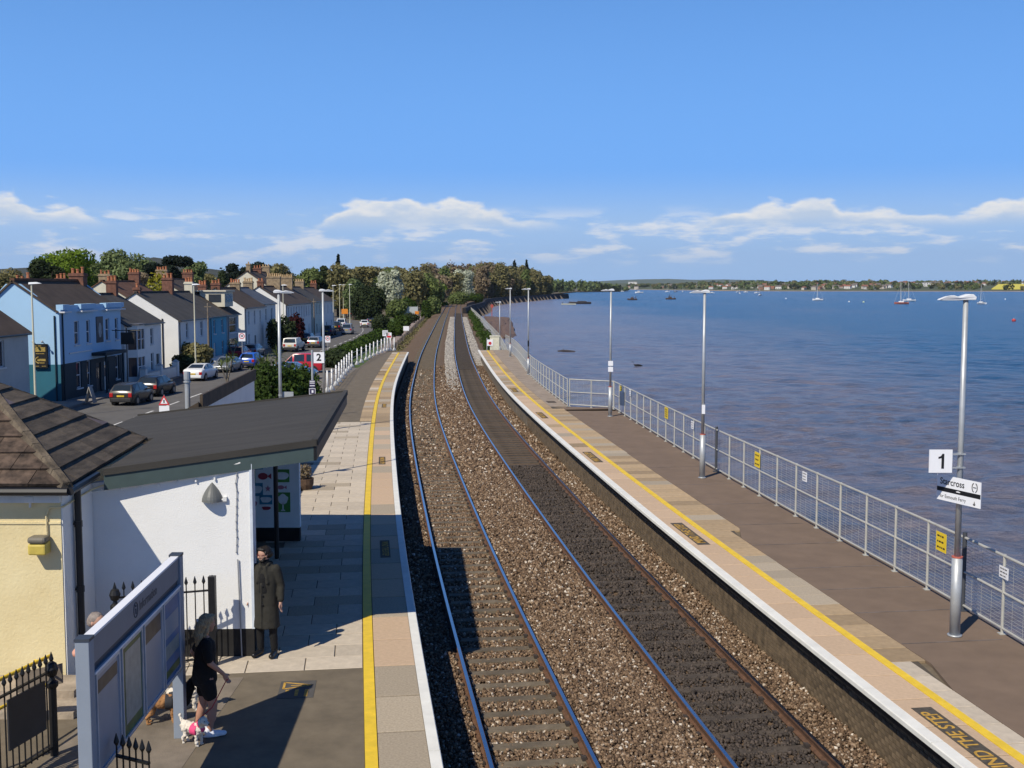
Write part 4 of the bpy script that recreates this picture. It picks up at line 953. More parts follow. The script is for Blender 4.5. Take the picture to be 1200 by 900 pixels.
notice(Yu(1189.5), 1.08, .30, .20, M_signw, 'small white notice on the fence post past the number 1 lamp post')
notice(Yu(948.5), 1.15, .30, .24, M_signw, 'small white notice on the fence between the lamp posts')
notice(Yu(814), 1.15, .34, .26, M_signw, 'small white notice with black edge on the fence behind the second lamp post')
notice(Yu(740), 1.22, .34, .28, M_signw, 'small white notice on the fence close to the dark blue box')
fb = thing('fence_box', 'dark blue upright box hung on the far end of the long mesh fence', 'box', (float(fence_x(Yu(732)))-.1, Yu(732), ZP+.5)); mb = MB(); mb.box(-.09, .09, -.25, .25, 0, .62); bevel(mb.build('body', mat('box_blue', (.06, .09, .16), .5), fb), .02); mb = MB(); mb.box(-.1, -.088, -.2, .2, .1, .5); mb.build('door', mat('box_blue2', (.08, .11, .19), .5), fb)
# end of the waterside platform: white cabinet with a red notice and a gate
gc = thing('lineside_cabinet', 'tall cream lineside cabinet with red notice at the waterside platform end', 'cabinet', (-1.62, 107.9, .0))
mb = MB(); mb.box(-.45, .45, -.3, .3, 0, 2.1); mb.box(-.5, .5, -.35, .35, 2.1, 2.2); bevel(mb.build('body', mat('cabinet_cream', (.72, .70, .55), .6), gc), .03); mb = MB(); mb.box(-.40, .40, -.315, -.302, .15, 2.0); mb.build('door', mat('cabinet_cream2', (.68, .66, .52), .6), gc)
pn = thing('warning_sign', 'small red and white warning sign on a post at the waterside platform end', 'sign', (-2.35, 107.6, .0)); mb = MB(); mb.tube((0, 0, 0), (0, 0, 2.0), .04); mb.build('post', M_galv, pn); mb = MB(); mb.box(.0, .55, -.05, -.03, 1.25, 1.85); mb.build('plate', M_signw, pn); mb = MB(); mb.lathe([(.15, 0), (.15, .01)], 14); mb.v = [(x+.28, -.055-z, y+1.5) for x, y, z in mb.v]; mb.build('red_disc', mat('sign_red', (.6, .04, .05), .5), pn)
# ------------------------------------------------------------------ white posts behind the left platform
M_pwhite = mat('post_white', (.78, .78, .76), .5, .04, 4)
fz = thing('white_post_fence', 'row of flared white posts with thin wires behind the left platform', 'fence', (-10.4, 62, ZP))
wpx = [(383.7, 460), (389, 457.5), (394, 452), (397.5, 448), (400.6, 444), (403.5, 440), (406.5, 436.5), (409.4, 433.5), (412.5, 430.6), (418.7, 427.5), (423.7, 425), (429.3, 422), (433.7, 419.8), (438, 417.2), (442.5, 415), (447, 413.3), (450.6, 411.8), (454, 411.2), (457.5, 411), (462, 411)]
mb = MB(); mb.tube((0, 0, 0), (0, 0, 1.2), .055, .045, n=8); mb.sphere((0, 0, 1.2), .05, 8, 4); mb.add([(-.2, -.05, 0), (.2, -.05, 0), (.2, .05, 0), (-.2, .05, 0), (-.05, -.04, .3), (.05, -.04, .3), (.05, .04, .3), (-.05, .04, .3)], [(0, 1, 5, 4), (1, 2, 6, 5), (2, 3, 7, 6), (3, 0, 4, 7), (3, 2, 1, 0)])
wq = []
pme = None
for u, v in wpx:
    p = at(u, v, ZP); wq.append(p)
    if pme is None: o = mb.build('post', M_pwhite, fz, True); pme = o.data; o.location = p-Vector(fz.location)
    else: place('post', pme, fz, p-Vector(fz.location))
O = Vector(fz.location)
for z in (.35, .7, 1.05):
    mb = MB()
    for a, b in zip(wq[:-1], wq[1:]): mb.tube(a+Vector((0, 0, z)), b+Vector((0, 0, z)), .012, n=4)
    lb(mb).build('wire', M_galv, fz)
# notices at the far end of the left platform
for u, v, lab, col in ((451.5, 390.5, 'small white notice board on a post at the end of the white posts', M_signw), (456, 393, 'red and white warning sign at the end of the white posts', M_signw)):
    p = at(u, 411, ZP); t = thing('notice_board', lab, 'sign', (p.x, p.y, ZP)); Y = p.y; zc2 = zat(v, Y)-ZP
    mb = MB(); mb.tube((0, .03, 0), (0, .03, zc2+.3), .035); mb.build('post', M_galv, t); mb = MB(); mb.box(-.24, .24, -.03, 0, zc2-.26, zc2+.26); mb.build('plate', col, t)
    mb = MB()
    if 'red' in lab: mb.box(-.20, .20, -.034, -.03, zc2-.22, zc2-.02); mb.box(-.05, .03, -.034, -.03, zc2+.03, zc2+.2); mb.build('marking', mat('sign_red', (.6, .04, .05), .5), t)
    else:
        for k in range(4): mb.box(-.18, .18-.05*k, -.034, -.03, zc2+.16-.1*k, zc2+.19-.1*k)
        mb.build('print', M_signb, t)
# ------------------------------------------------------------------ road, pavements, verge
road_c = spline([20, 60, 100, 150, 185, 215, 245, 280, 330, 400], [-22.5, -23.6, -24.1, -24.6, -25.6, -28, -33, -42, -58, -85])
def strip(name, Ys, a, b, z, m, zb=None, thick=None):
    mb = MB(); vs = []
    for Y in Ys:
        xa = a(Y); xb = b(Y); vs += [(xa, Y, z), (xb, Y, z)]
    n = len(Ys); mb.add(vs, [(2*i, 2*i+1, 2*i+3, 2*i+2) for i in range(n-1)])
    if thick:
        k = len(mb.v); mb.add([(x, y, z-thick) for x, y, z in vs], [(2*i+1, 2*i, 2*i+2, 2*i+3) for i in range(n-1)])
        for i in range(n-1): mb.f.append((2*i, 2*i+2, k+2*i+2, k+2*i)); mb.f.append((2*i+3, 2*i+1, k+2*i+1, k+2*i+3)); mb.mi += [0, 0]
        mb.f += [(0, k, k+1, 1), (2*n-2, 2*n-1, k+2*n-1, k+2*n-2)]; mb.mi += [0, 0]
    return struct(name, mb, m)
ZR = ZG+.03
YY = yr(20, 400, 5)
rc = lambda Y: float(road_c(Y))
strip('road', YY, lambda Y: rc(Y)-6.1, lambda Y: rc(Y)+3.6, ZR, M_road)
strip('pavement', yr(20, 212, 4), lambda Y: -33.0, lambda Y: rc(Y)-6.1 if Y < 190 else min(rc(Y)-6.1, -30), ZR+.12, M_pave, thick=.2)
strip('pavement', yr(110, 260, 5), lambda Y: rc(Y)+3.6, lambda Y: rc(Y)+5.2, ZR+.10, M_pave, thick=.18)
strip('car_park', yr(64, 116, 4), lambda Y: rc(Y)+3.61, lambda Y: float(sideL(min(Y, 100)))-.3, ZR+.008, mat('car_park_tarmac', (.20, .18, .16), .9, .15, .5))
strip('grass_verge', yr(116, 300, 6), lambda Y: rc(Y)+5.2 if Y > 110 else -20, lambda Y: float(cx(Y))-9.5 if Y > 150 else min(float(cx(Y))-7.4, -13.2), ZR+.02, M_grass)
strip('grass_verge', yr(205, 400, 6), lambda Y: -120, lambda Y: rc(Y)-6.1, ZR+.015, M_grass)
strip('path', yr(116, 330, 5), lambda Y: float(cx(Y))-8.6-.0012*(Y-116), lambda Y: float(cx(Y))-6.7, ZR+.05, mat('pinkish_path', (.30, .24, .21), .9, .1, .6))
M_mark = mat('road_marking', (.70, .69, .66), .7, .12, 3)
rm = MB(); Y = 22.0; marks = thing('road_marking', 'x', 'y'); del marks['label']; del marks['category']; marks['kind'] = 'structure'
while Y < 230:
    L_ = 4.0 if Y < 110 else 3.2; mb = MB(); vs = []
    for q in yr(Y, Y+L_, 1.0): vs += [(rc(q)-.08, q, ZR+.006), (rc(q)+.08, q, ZR+.006)]
    n = len(vs)//2; mb.add(vs, [(2*i, 2*i+1, 2*i+3, 2*i+2) for i in range(n-1)]); mb.build('dash', M_mark, marks); Y += 6.2
# ------------------------------------------------------------------ houses
M_glass = mat('window_glass', (.035, .045, .06), .08, .1, 2, spec=.6)
M_frame = mat('window_frame', (.62, .63, .65), .5, .04, 3)
M_brickR = mat('chimney_brick', (.215, .10, .068), .9, .25, 3, .01, 16)
M_brickY = mat('chimney_stone', (.36, .27, .17), .9, .25, 3, .01, 16)
M_pot = mat('chimney_pot', (.50, .19, .09), .8, .2, 4)
M_potY = mat('chimney_pot_buff', (.60, .42, .22), .8, .2, 4)
def roofmat(name, col, var=.18):
    if name in MATS: return MATS[name]
    m = mat(name, col, .85, var, .9, detail=6); nt = m.node_tree; N = nt.nodes; L = nt.links
    tc = N.new('ShaderNodeTexCoord'); sp = N.new('ShaderNodeSeparateXYZ'); L.new(tc.outputs['Object'], sp.inputs[0])
    mu = N.new('ShaderNodeMath'); mu.operation = 'MULTIPLY'; mu.inputs[1].default_value = 1/.24; L.new(sp.outputs[2], mu.inputs[0])
    fr = N.new('ShaderNodeMath'); fr.operation = 'FRACT'; L.new(mu.outputs[0], fr.inputs[0])
    bp = N.new('ShaderNodeBump'); bp.inputs['Strength'].default_value = 1; bp.inputs['Distance'].default_value = .03; L.new(fr.outputs[0], bp.inputs['Height']); L.new(bp.outputs[0], N['Principled BSDF'].inputs['Normal'])
    return m
RF_br = roofmat('roof_tile_brown', (.098, .070, .050)); RF_gr = roofmat('roof_slate_grey', (.085, .078, .070)); RF_bl = roofmat('roof_slate_blue', (.10, .12, .16)); RF_rd = roofmat('roof_tile_rust', (.17, .085, .05))
def facade(mb, L_, h, ops, t=.22, z0=0.):
    """wall in the y-z plane facing +x at x=0 with real openings (y0,y1,z0,z1)"""
    ys = sorted({0, L_}|{v for o in ops for v in (max(0, o[0]), min(L_, o[1]))}); zs = sorted({z0, h}|{v for o in ops for v in (o[2], o[3])})
    for a, b in zip(ys[:-1], ys[1:]):
        for c, d in zip(zs[:-1], zs[1:]):
            m = ((a+b)/2, (c+d)/2)
            if any(o[0] < m[0] < o[1] and o[2] < m[1] < o[3] for o in ops): continue
            mb.add([(0, a, c), (0, b, c), (0, b, d), (0, a, d)], [(0, 1, 2, 3)])
    for o in ops:
        a, b, c, d = o; mb.add([(0, a, c), (0, b, c), (0, b, d), (0, a, d), (-t, a, c), (-t, b, c), (-t, b, d), (-t, a, d)], [(0, 4, 5, 1), (1, 5, 6, 2), (2, 6, 7, 3), (3, 7, 4, 0)])
def window(parent, y, z, w, h, x=-.10, bars=1, frame=None, sill=True, my=None):
    """sash window facing +x: frame with pane and sill as pieces"""
    fr = frame or M_frame; mb = MB(); f = .07
    mb.box(x-.06, x, y-w/2, y-w/2+f, z, z+h); mb.box(x-.06, x, y+w/2-f, y+w/2, z, z+h); mb.box(x-.06, x, y-w/2+f, y+w/2-f, z, z+f); mb.box(x-.06, x, y-w/2+f, y+w/2-f, z+h-f, z+h)
    if bars: mb.box(x-.05, x+.012, y-w/2+f, y+w/2-f, z+h*.5-.035, z+h*.5+.035)
    o = mb.build('window', fr, parent)
    mb = MB(); mb.box(x-.05, x-.035, y-w/2+.03, y+w/2-.03, z+.03, z+h-.03); mb.build('pane', M_glass, o)
    if sill: mb = MB(); mb.box(x-.02, .09, y-w/2-.08, y+w/2+.08, z-.1, z-.002); mb.build('sill', fr, o)
    return o
def chimney(parent, x, y, z0, z1, w=.9, d=.5, n=3, m=None, pot=None):
    z1 -= .40; w *= .9
    mb = MB(); mb.box(x-w/2, x+w/2, y-d/2, y+d/2, z0, z1-.25); mb.box(x-w/2-.07, x+w/2+.07, y-d/2-.07, y+d/2+.07, z1-.25, z1-.12); mb.box(x-w/2-.02, x+w/2+.02, y-d/2-.02, y+d/2+.02, z1-.12, z1)
    c = mb.build('chimney', m or M_brickR, parent)
    for i in range(n):
        xx = x-w/2+w*(i+.5)/n; h = rnd.uniform(.32, .52); mb = MB(); mb.lathe([(.13, 0), (.115, h-.1), (.15, h-.08), (.15, h)], 8, (xx, y, z1-.01)); mb.build('chimney_pot', pot or M_pot, c)
    return c
XF = -32.0
def house(label, Y0, Y1, eave, ridge, depth, m_front, m_side, m_roof, wins, doors=(), chims=(), cat='house', name='terraced_house', xf=XF, hip=None, near_m=None):
    t = thing(name, label, cat, (xf, Y0, ZG)); L_ = Y1-Y0
    ops = [(w[0]-w[2]/2, w[0]+w[2]/2, w[1], w[1]+w[3]) for w in wins]+[(d[0]-d[1]/2, d[0]+d[1]/2, .12, .12+d[2]) for d in doors]
    mb = MB(); facade(mb, L_, eave, ops); mb.add([(-depth, 0, 0), (-depth, L_, 0), (-depth, L_, eave), (-depth, 0, eave)], [(3, 2, 1, 0)])
    mb.build('front_wall', m_front, t)
    for y, nm in ((.0, 'gable_wall'), (L_, 'gable_wall')):
        mb = MB(); pg = [(0, 0), (-depth, 0), (-depth, eave), (-depth*.5, ridge-.12), (0, eave)]
        yy = y+(.002 if y == 0 else -.002); th = .2 if y == 0 else -.2
        mb.add([(x, yy, z) for x, z in pg]+[(x-.003 if i in (0, 4) else x, yy+th, z) for i, (x, z) in enumerate(pg)], [tuple(range(5)), tuple(range(5, 10))[::-1]]+[(i, 5+i, 5+(i+1) % 5, (i+1) % 5) for i in range(5)])
        mb.v = [(min(x, -.004), a, b) for x, a, b in mb.v]
        mb.build(nm, m_side, t)
    for w in wins: window(t, w[0], w[1], w[2], w[3], bars=(w[4] if len(w) > 4 else 1))
    for d in doors:
        mb = MB(); mb.box(-.16, -.10, d[0]-d[1]/2, d[0]+d[1]/2, .12, .12+d[2]); dd = mb.build('door', d[3], t); mb = MB(); mb.box(-.10, -.06, d[0]+d[1]*.3, d[0]+d[1]*.3+.05, 1.1, 1.2); mb.build('handle', M_galv, dd)
    mb = MB(); s = (ridge-eave)/(depth/2); ov = .28
    mb.slab([(ov, -.12, eave-ov*s+.06), (ov, L_+.12, eave-ov*s+.06), (-depth/2, L_+.12, ridge+.06), (-depth/2, -.12, ridge+.06)], .1)
    mb.slab([(-depth/2, -.12, ridge+.06), (-depth/2, L_+.12, ridge+.06), (-depth-ov, L_+.12, eave-ov*s+.06), (-depth-ov, -.12, eave-ov*s+.06)], .1)
    rf = mb.build('roof', m_roof, t)
    mb = MB(); k = int(L_/.45)
    for i in range(k): y = -.1+(L_+.2)*i/k; mb.prism([(-depth/2-.14, y), (-depth/2+.14, y), (-depth/2+.14, y+(L_+.2)/k-.02), (-depth/2-.14, y+(L_+.2)/k-.02)], ridge-.0, [ridge+.13]*4)
    r_ = mb.build('ridge_tiles', RF_rd if m_roof is RF_br else m_roof, rf); r_['kind'] = 'stuff'
    mb = MB(); mb.tube((ov+.05, -.1, eave-ov*s), (ov+.05, L_+.1, eave-ov*s), .06, n=6); mb.tube((.09, .25, eave-.3), (.09, .25, .1), .045, n=6); mb.build('gutter', M_pipe, t)
    for c in chims: chimney(t, c[0], c[1], c[2], c[3], *c[4:])
    return t
W_ = mat('house_white', (.74, .74, .72), .8, .05, .7, .004, 8); W_grey = mat('house_grey', (.50, .50, .48), .85, .08, .6, .004, 8); W_teal = mat('house_teal', (.10, .36, .50), .8, .05, .8)
W_blue = mat('pub_blue', (.36, .56, .76), .8, .03, .6); W_pale = mat('house_pale_green', (.52, .58, .52), .8, .05, .8); W_grn = mat('house_grey_bay', (.36, .42, .46), .8, .05, .8); W_navy = mat('pub_dark_teal', (.005, .024, .038), .7, .1, .8); W_cream = mat('house_cream', (.62, .58, .46), .85, .08, .8)
D_dark = mat('door_dark', (.03, .035, .04), .5); D_white = mat('door_white', (.6, .6, .6), .5); D_red = mat('door_red', (.3, .05, .05), .5)
H0 = house('grey rendered cottage with brown roof standing before the blue pub', 58, 75.6, 5.35, 8.0, 7.5, W_grey, W_grey, RF_br, [(13.4, 3.2, 1.2, 1.7, 0), (9.4, 3.2, 1.2, 1.7), (13.6, .9, 1.5, .9), (9.4, 1.0, 1.2, 1.5)], [(6, 1, 2.1, D_white)], [(-3.7, 2, 7.4, 9.3, .9, .5, 2)])
H2 = house('white house with two storey bay window attached to the blue pub', 94.4, 104.3, 5.15, 7.6, 8.0, W_, W_, RF_gr, [(7.2, 3.15, .85, 1.45), (7.2, .8, .85, 1.6), (4.6, .8, .5, 1.2)], [(8.8, .95, 2.1, D_dark)], [(-4, 8.9, 7.1, 9.2, 1.0, .6, 3), (-4, .6, 7.2, 9.0, .8, .5, 1)])
# bay of H2
bay = MB(); pg = [(0, .5), (.75, 1.0), (.75, 2.9), (0, 3.4)]
bay.prism([pg[0], pg[1], pg[2], pg[3]], 0.05, .75); bay.prism(pg, 2.35, 3.0); bay.prism(pg, 4.7, 5.05); bay.build('bay_panels', W_, H2)
for z0, z1 in ((.75, 2.35), (3.0, 4.7)):
    b = MB(); b.prism([(0, .62), (.66, 1.07), (.66, 2.83), (0, 3.28)], z0, z1); g = b.build('bay_window', M_glass, H2)
    b = MB()
    for (x, y) in ((.70, 1.03), (.72, 1.95), (.70, 2.87), (.03, .55), (.03, 3.35)): b.box(x-.05, x+.045, y-.06, y+.06, z0, z1)
    b.box(.64, .73, 1.0, 2.9, (z0+z1)/2-.03, (z0+z1)/2+.03); b.build('frame', M_frame, g)
b = MB(); b.prism([(-.1, .3), (.95, .85), (.95, 3.05), (-.1, 3.6)], 5.06, 5.16); b.build('bay_roof', mat('lead_grey', (.12, .12, .13), .6), H2)
H3 = house('white gabled house with black downpipe and red brick chimney', 109.7, 120.9, 5.15, 7.7, 8.0, W_, W_, RF_gr, [(3.0, 3.2, .8, 1.5), (8.3, 3.2, .9, 1.5), (3.0, .8, .8, 1.5), (8.3, .8, .9, 1.5)], [(5.7, .95, 2.1, D_dark)], [(-4, 10.4, 7.2, 9.6, 1.2, .7, 3), (-4, .5, 7.4, 8.6, .7, .5, 1)])
b = MB(); b.tube((-1.5, -.06, .1), (-1.5, -.06, 5.2), .07, n=8); b.build('downpipe', M_pipe, H3)
H4 = house('teal painted terraced house beside a grey bay fronted house', 121.1, 128.3, 5.2, 7.7, 8.0, W_teal, W_teal, RF_gr, [(2.0, 3.2, .85, 1.5), (5.4, 3.2, .85, 1.5), (5.4, .8, .9, 1.5)], [(2.0, .95, 2.1, D_white)], [(-4, 6.8, 7.2, 9.2, 1.0, .6, 3, W_cream)])
H5 = house('grey house with glazed two storey bay and white dormer', 128.5, 134.0, 5.2, 7.6, 7.5, W_grn, W_grn, RF_br, [(2.8, .6, 3.6, 1.8), (2.8, 3.0, 3.6, 1.8)], [], [(-4, 5, 7.2, 8.9, 1.0, .6, 3)])
b = MB(); b.prism([(-.4, .8), (-.4, 4.6), (-3.2, 4.6), (-3.2, .8)][::-1], 6.0, 7.7); b.prism([(-.2, .6), (-.2, 4.8), (-3.6, 4.8), (-3.6, .6)][::-1], 7.7, 7.85); dm = b.build('dormer', W_cream, H5)
b = MB(); b.box(-.39, -.37, 1.2, 4.2, 6.5, 7.4); b.build('dormer_window', M_glass, dm); b = MB(); b.box(-2.2, -.8, .775, .795, 6.5, 7.4); b.build('dormer_window', M_glass, dm)
H6 = house('tall white terraced house with bright gable and dark slate roof', 137, 147.8, 5.85, 8.1, 7.0, W_, W_, RF_br, [(2.2, 3.7, .8, 1.6), (5.4, 3.7, .8, 1.6), (8.6, 3.7, .8, 1.6), (2.2, .9, .8, 1.6)], [(5.6, 1.0, 2.1, D_dark)], [(-3.5, 10.2, 7.5, 9.2, 1.4, .7, 4, M_brickY, M_pot), (-3.5, .6, 7.5, 9.1, 1.2, .6, 3)])
H7 = house('white terraced house with blue grey slate roof', 148, 156.5, 6.1, 8.1, 7.0, W_, W_, RF_bl, [(2.4, 3.8, .9, 1.6), (6.0, 3.8, .9, 1.6), (2.4, .9, .9, 1.6)], [(6, 1.0, 2.1, D_dark)], [(-3.5, 7.8, 7.5, 9.4, 1.4, .7, 4, M_brickY, M_potY)], xf=-32.3)
H8 = house('long white terrace front with brown tiled roof behind the dark red bush', 162, 182.3, 5.85, 8.3, 7.5, W_, W_, RF_br, [(2+2.05*i, 3.8, .75, 1.5) for i in range(9)]+[(2+4.1*i, .9, .8, 1.5) for i in range(5)], [(4.1, .95, 2.1, D_dark), (12.3, .95, 2.1, D_red)], [(-3.7, 1, 7.7, 9.5, 1.0, .6, 2), (-3.7, 10, 7.8, 10.2, 2.2, .8, 6, M_brickY, M_potY), (-3.7, 19.6, 7.8, 10.2, 2.2, .8, 6, M_brickY, M_potY)])
H9 = house('pale green terraced house at the far end of the white terrace', 182.6, 193, 5.95, 8.2, 7.2, W_pale, W_, RF_gr, [(2.2, 3.8, .8, 1.5), (5.2, 3.8, .8, 1.5), (8.2, 3.8, .8, 1.5), (2.2, .9, .8, 1.5)], [(5.2, .95, 2.1, D_dark)], [(-3.6, 9.8, 7.6, 9.6, 1.6, .7, 4, M_brickY, M_potY)])
H10 = house('last white house of the terrace before the road bends', 193.3, 206, 5.9, 8.1, 7.0, W_, W_, RF_br, [(2.4, 3.7, .8, 1.5), (6, 3.7, .8, 1.5), (9.6, 3.7, .8, 1.5), (9.6, .9, .8, 1.5)], [(4.2, .95, 2.1, D_dark)], [(-3.5, 12, 7.4, 9.3, 1.2, .6, 3)])
# houses standing behind the street front: their roofs and stacks show
house('big brown roofed house with gable and tall stacks behind the terrace', 196, 212, 7.6, 10.9, 9.5, W_cream, W_cream, RF_br, [(4, 4.5, 1, 1.5), (12, 4.5, 1, 1.5)], [], [(-4.7, 1.2, 9.6, 12.6, .8, .8, 1, M_brickY, M_potY), (-4.7, 8, 10.6, 12.0, 1.6, .7, 3, M_brickR), (-4.7, 15, 10.4, 12.4, 1.6, .7, 3, M_brickY, M_potY)], xf=-40.5, name='house')
house('brown roofed house half hidden behind the grey bay house', 150, 164, 6.6, 9.3, 9, W_cream, W_cream, RF_br, [(4, 3.8, 1, 1.5)], [], [(-4.5, 1, 8.5, 10.9, 1.6, .7, 4, M_brickY, M_pot), (-4.5, 13, 8.5, 10.7, 1.6, .7, 4, M_brickR, M_pot)], xf=-41.5, name='house')
house('slate roofed house showing its stacks behind the white bay house', 104, 116, 5.9, 7.9, 8, W_grey, W_grey, RF_gr, [(4, 3.4, 1, 1.5)], [], [(-4, 1, 7.2, 9.3, 1.0, .6, 2, M_brickY, M_pot), (-4, 10.6, 7.2, 9.5, 1.2, .6, 3)], xf=-41.0, name='house')
house('low slate roofed house behind the pub chimneys', 88, 99, 5.9, 8.3, 7.5, W_grey, W_grey, RF_br, [(4, 3.4, 1, 1.5)], [], [(-3.7, 1, 7.6, 9.5, .9, .6, 1), (-3.7, 10, 7.6, 9.7, 1.0, .6, 2)], xf=-41.8, name='house')
house('rust roofed house with cream stack behind the teal house', 128, 140, 6.2, 8.9, 8.5, W_cream, W_cream, RF_rd, [(4, 3.4, 1, 1.5)], [], [(-4.2, 1, 8.2, 10.1, 1.4, .7, 3, M_brickY, M_pot), (-4.2, 11, 8.2, 10.4, 1.4, .7, 4, M_brickR, M_pot)], xf=-41.5, name='house')
# ------------------------------------------------------------------ the blue pub
pb_ = thing('pub', 'light blue painted pub with dark teal ground floor and brown tiled roof', 'pub', (XF, 80.9, ZG)); Lp = 12.7
wins = [(3.2, 4.0, .95, 1.75), (5.5, 4.0, .8, 1.75), (9.6, 4.0, .9, 1.75), (11.7, 4.0, .8, 1.75)]; wg = [(3.4, .8, 1.0, 1.9), (5.4, .8, .8, 1.9), (11.6, .8, .8, 1.9)]
ops = [(w[0]-w[2]/2, w[0]+w[2]/2, w[1], w[1]+w[3]) for w in wins]
mb = MB(); facade(mb, Lp, 6.9, ops, z0=2.75); mb.build('front_wall', W_blue, pb_)
mb = MB(); facade(mb, Lp, 2.75, [(w[0]-w[2]/2, w[0]+w[2]/2, w[1], w[1]+w[3]) for w in wg]+[(6.9, 7.9, .12, 2.4), (8.6, 9.6, .12, 2.4)]); mb.build('ground_floor_wall', W_navy, pb_)
dp = 5.8
for y, th in ((.002, .2), (Lp-.002, -.2)):
    pg = [(-.004, 2.75), (-dp, 2.75), (-dp, 6.2), (-dp*.55-.5, 8.45), (-dp*.55+.5, 8.45), (-.004, 6.4)]
    mb = MB(); k = len(pg); mb.add([(x, y, z) for x, z in pg]+[(x, y+th, z) for x, z in pg], [tuple(range(k)), tuple(range(k, 2*k))[::-1]]+[(i, k+i, k+(i+1) % k, (i+1) % k) for i in range(k)]); mb.build('gable_wall', W_blue, pb_)
    mb = MB(); mb.box(-dp, -.004, min(y-.006 if th > 0 else y, y+th), max(y+.006 if th < 0 else y, y+th), 0, 2.75); mb.build('gable_base', mat('pub_teal', (.02, .13, .19), .75, .05, .8), pb_)
for w in wins+wg: window(pb_, *w)
for y, m in ((7.4, D_dark), (9.1, D_white)):
    mb = MB(); mb.box(-.16, -.1, y-.5, y+.5, .12, 2.4); d = mb.build('door', m, pb_); mb = MB(); mb.box(-.1, -.09, y-.3, y+.3, 1.2, 2.1); mb.build('door_pane', M_glass, d)
mb = MB(); mb.slab([(.0, -.15, 6.50), (.0, Lp+.1, 6.50), (-dp*.55+.0, Lp+.1, 8.72), (-dp*.55, -.15, 8.72)], .12); mb.slab([(-dp*.55, -.15, 8.72), (-dp*.55, Lp+.1, 8.72), (-dp-.3, Lp+.1, 6.1), (-dp-.3, -.15, 6.1)], .12); rf = mb.build('roof', RF_br, pb_)
chimney(rf, -dp*.55, 12.2, 8.2, 9.75, 1.3, .9, 3); chimney(rf, -dp*.55-1.0, 5, 8.2, 9.3, .5, .5, 1)
mb = MB(); k = 26
for i in range(k): y = -.1+12.8*i/k; mb.prism([(-dp*.55-.16, y), (-dp*.55+.16, y), (-dp*.55+.16, y+.47), (-dp*.55-.16, y+.47)], 8.68, 8.86)
mb.build('ridge_tiles', RF_rd, rf)['kind'] = 'stuff'
mb = MB(); mb.box(-.25, .12, -.03, Lp+.03, 6.42, 6.62)          # cornice then stepped parapet over it
for a, b in ((.0, 1.2), (3.4, 6.4), (8.6, 12.7)): mb.box(-.2, .30, a, b, 6.62, 6.98)
mb.box(-.2, .05, 1.2, 3.4, 6.62, 6.92); mb.box(-.2, .05, 6.4, 8.6, 6.62, 6.92); mb.build('parapet', W_blue, pb_)
mb = MB()
for a, b in ((-.05, 1.3), (3.3, 6.5), (8.5, 12.75)): mb.box(-.25, .42, a, b, 6.40, 6.50)
mb.build('cornice', M_frame, pb_)
mb = MB(); mb.box(.0, .08, 1.6, 6.0, 3.40, 3.5); mb.build('string_course', M_frame, pb_)
mb = MB(); mb.box(.0, .06, 7.1, 8.5, 3.95, 5.95); pn_ = mb.build('painted_panel', mat('pub_panel', (.04, .05, .07), .5, .3, 3), pb_)
mb = MB(); mb.sphere((.06, 7.8, 4.9), .45, 10, 6, (.05, .8, 1.3)); mb.build('painted_figure', mat('panel_pale', (.4, .43, .46), .7, .3, 4), pn_)
mb = MB(); mb.box(-.02, 1.1, 6.0, 10.6, 3.0, 3.25); mb.build('canopy', W_navy, pb_)
for y in (6.4, 10.2): mb = MB(); mb.tube((.95, y, 0.0), (.95, y, 3.0), .08); mb.build('canopy_post', W_navy, pb_)
mb = MB(); mb.tube((.1, .35, .1), (.1, .35, 6.4), .06); mb.build('downpipe', W_navy, pb_)
mb = MB(); mb.tube((-.32, -.06, .1), (-.32, -.06, 6.2), .06); mb.build('downpipe', W_navy, pb_)
ps = thing('pub_wall_sign', 'black pub sign board with gold lettering on the light blue gable', 'sign', (XF-1.35, 80.75, zat(417, 80.9)))
mb = MB(); mb.box(-.5, .5, -.06, .12, -.85, .85); mb.build('board', M_signb, ps)
M_gold = mat('gold_paint', (.50, .36, .10), .5, .3, 9)
mb = MB(); mb.box(-.38, .38, -.07, -.062, .30, .62); mb.box(-.34, .1, -.07, -.062, .68, .74); mb.box(-.3, .3, -.07, -.062, .14, .19)
pg = [(.0-.36*math.sin(a)*.9, -.3+.24*math.cos(a)) for a in [R(20+14*i) for i in range(11)]]
for a, b in zip(pg[:-1], pg[1:]): mb.tube((a[0], -.068, a[1]), (b[0], -.068, b[1]), .045, n=5)
mb.box(-.2, .38, -.07, -.062, -.36, -.2); mb.box(-.2, .3, -.07, -.062, -.52, -.46); mb.box(-.4, -.1, -.07, -.062, -.74, -.7); mb.box(.1, .4, -.07, -.062, -.74, -.7); mb.build('gold_lettering', M_gold, ps)
for x in (-.3, .35): mb = MB(); mb.tube((x, -.05, .85), (x, -.45, 1.05), .03); mb.sphere((x, -.48, 1.03), .09, 8, 5); mb.build('sign_lamp', M_galv, ps)
p2 = thing('hanging_pub_sign', 'dark hanging sign board projecting over the pub entrance', 'sign', (XF+1.3, 91.5, 2.0)); mb = MB(); mb.box(-.6, .5, -.04, .04, .2, 1.15); mb.build('board', mat('dark_board', (.03, .028, .025), .6, .2, 3), p2); mb = MB(); mb.tube((-1.3, 0, 1.32), (1.0, 0, 1.32), .035); mb.build('bracket', M_black, p2)
ab = thing('pavement_board', 'pale folding pavement board outside the pub', 'sign', (at(99, 474, ZR+.12).x, at(99, 474, ZR).y, ZR+.12))
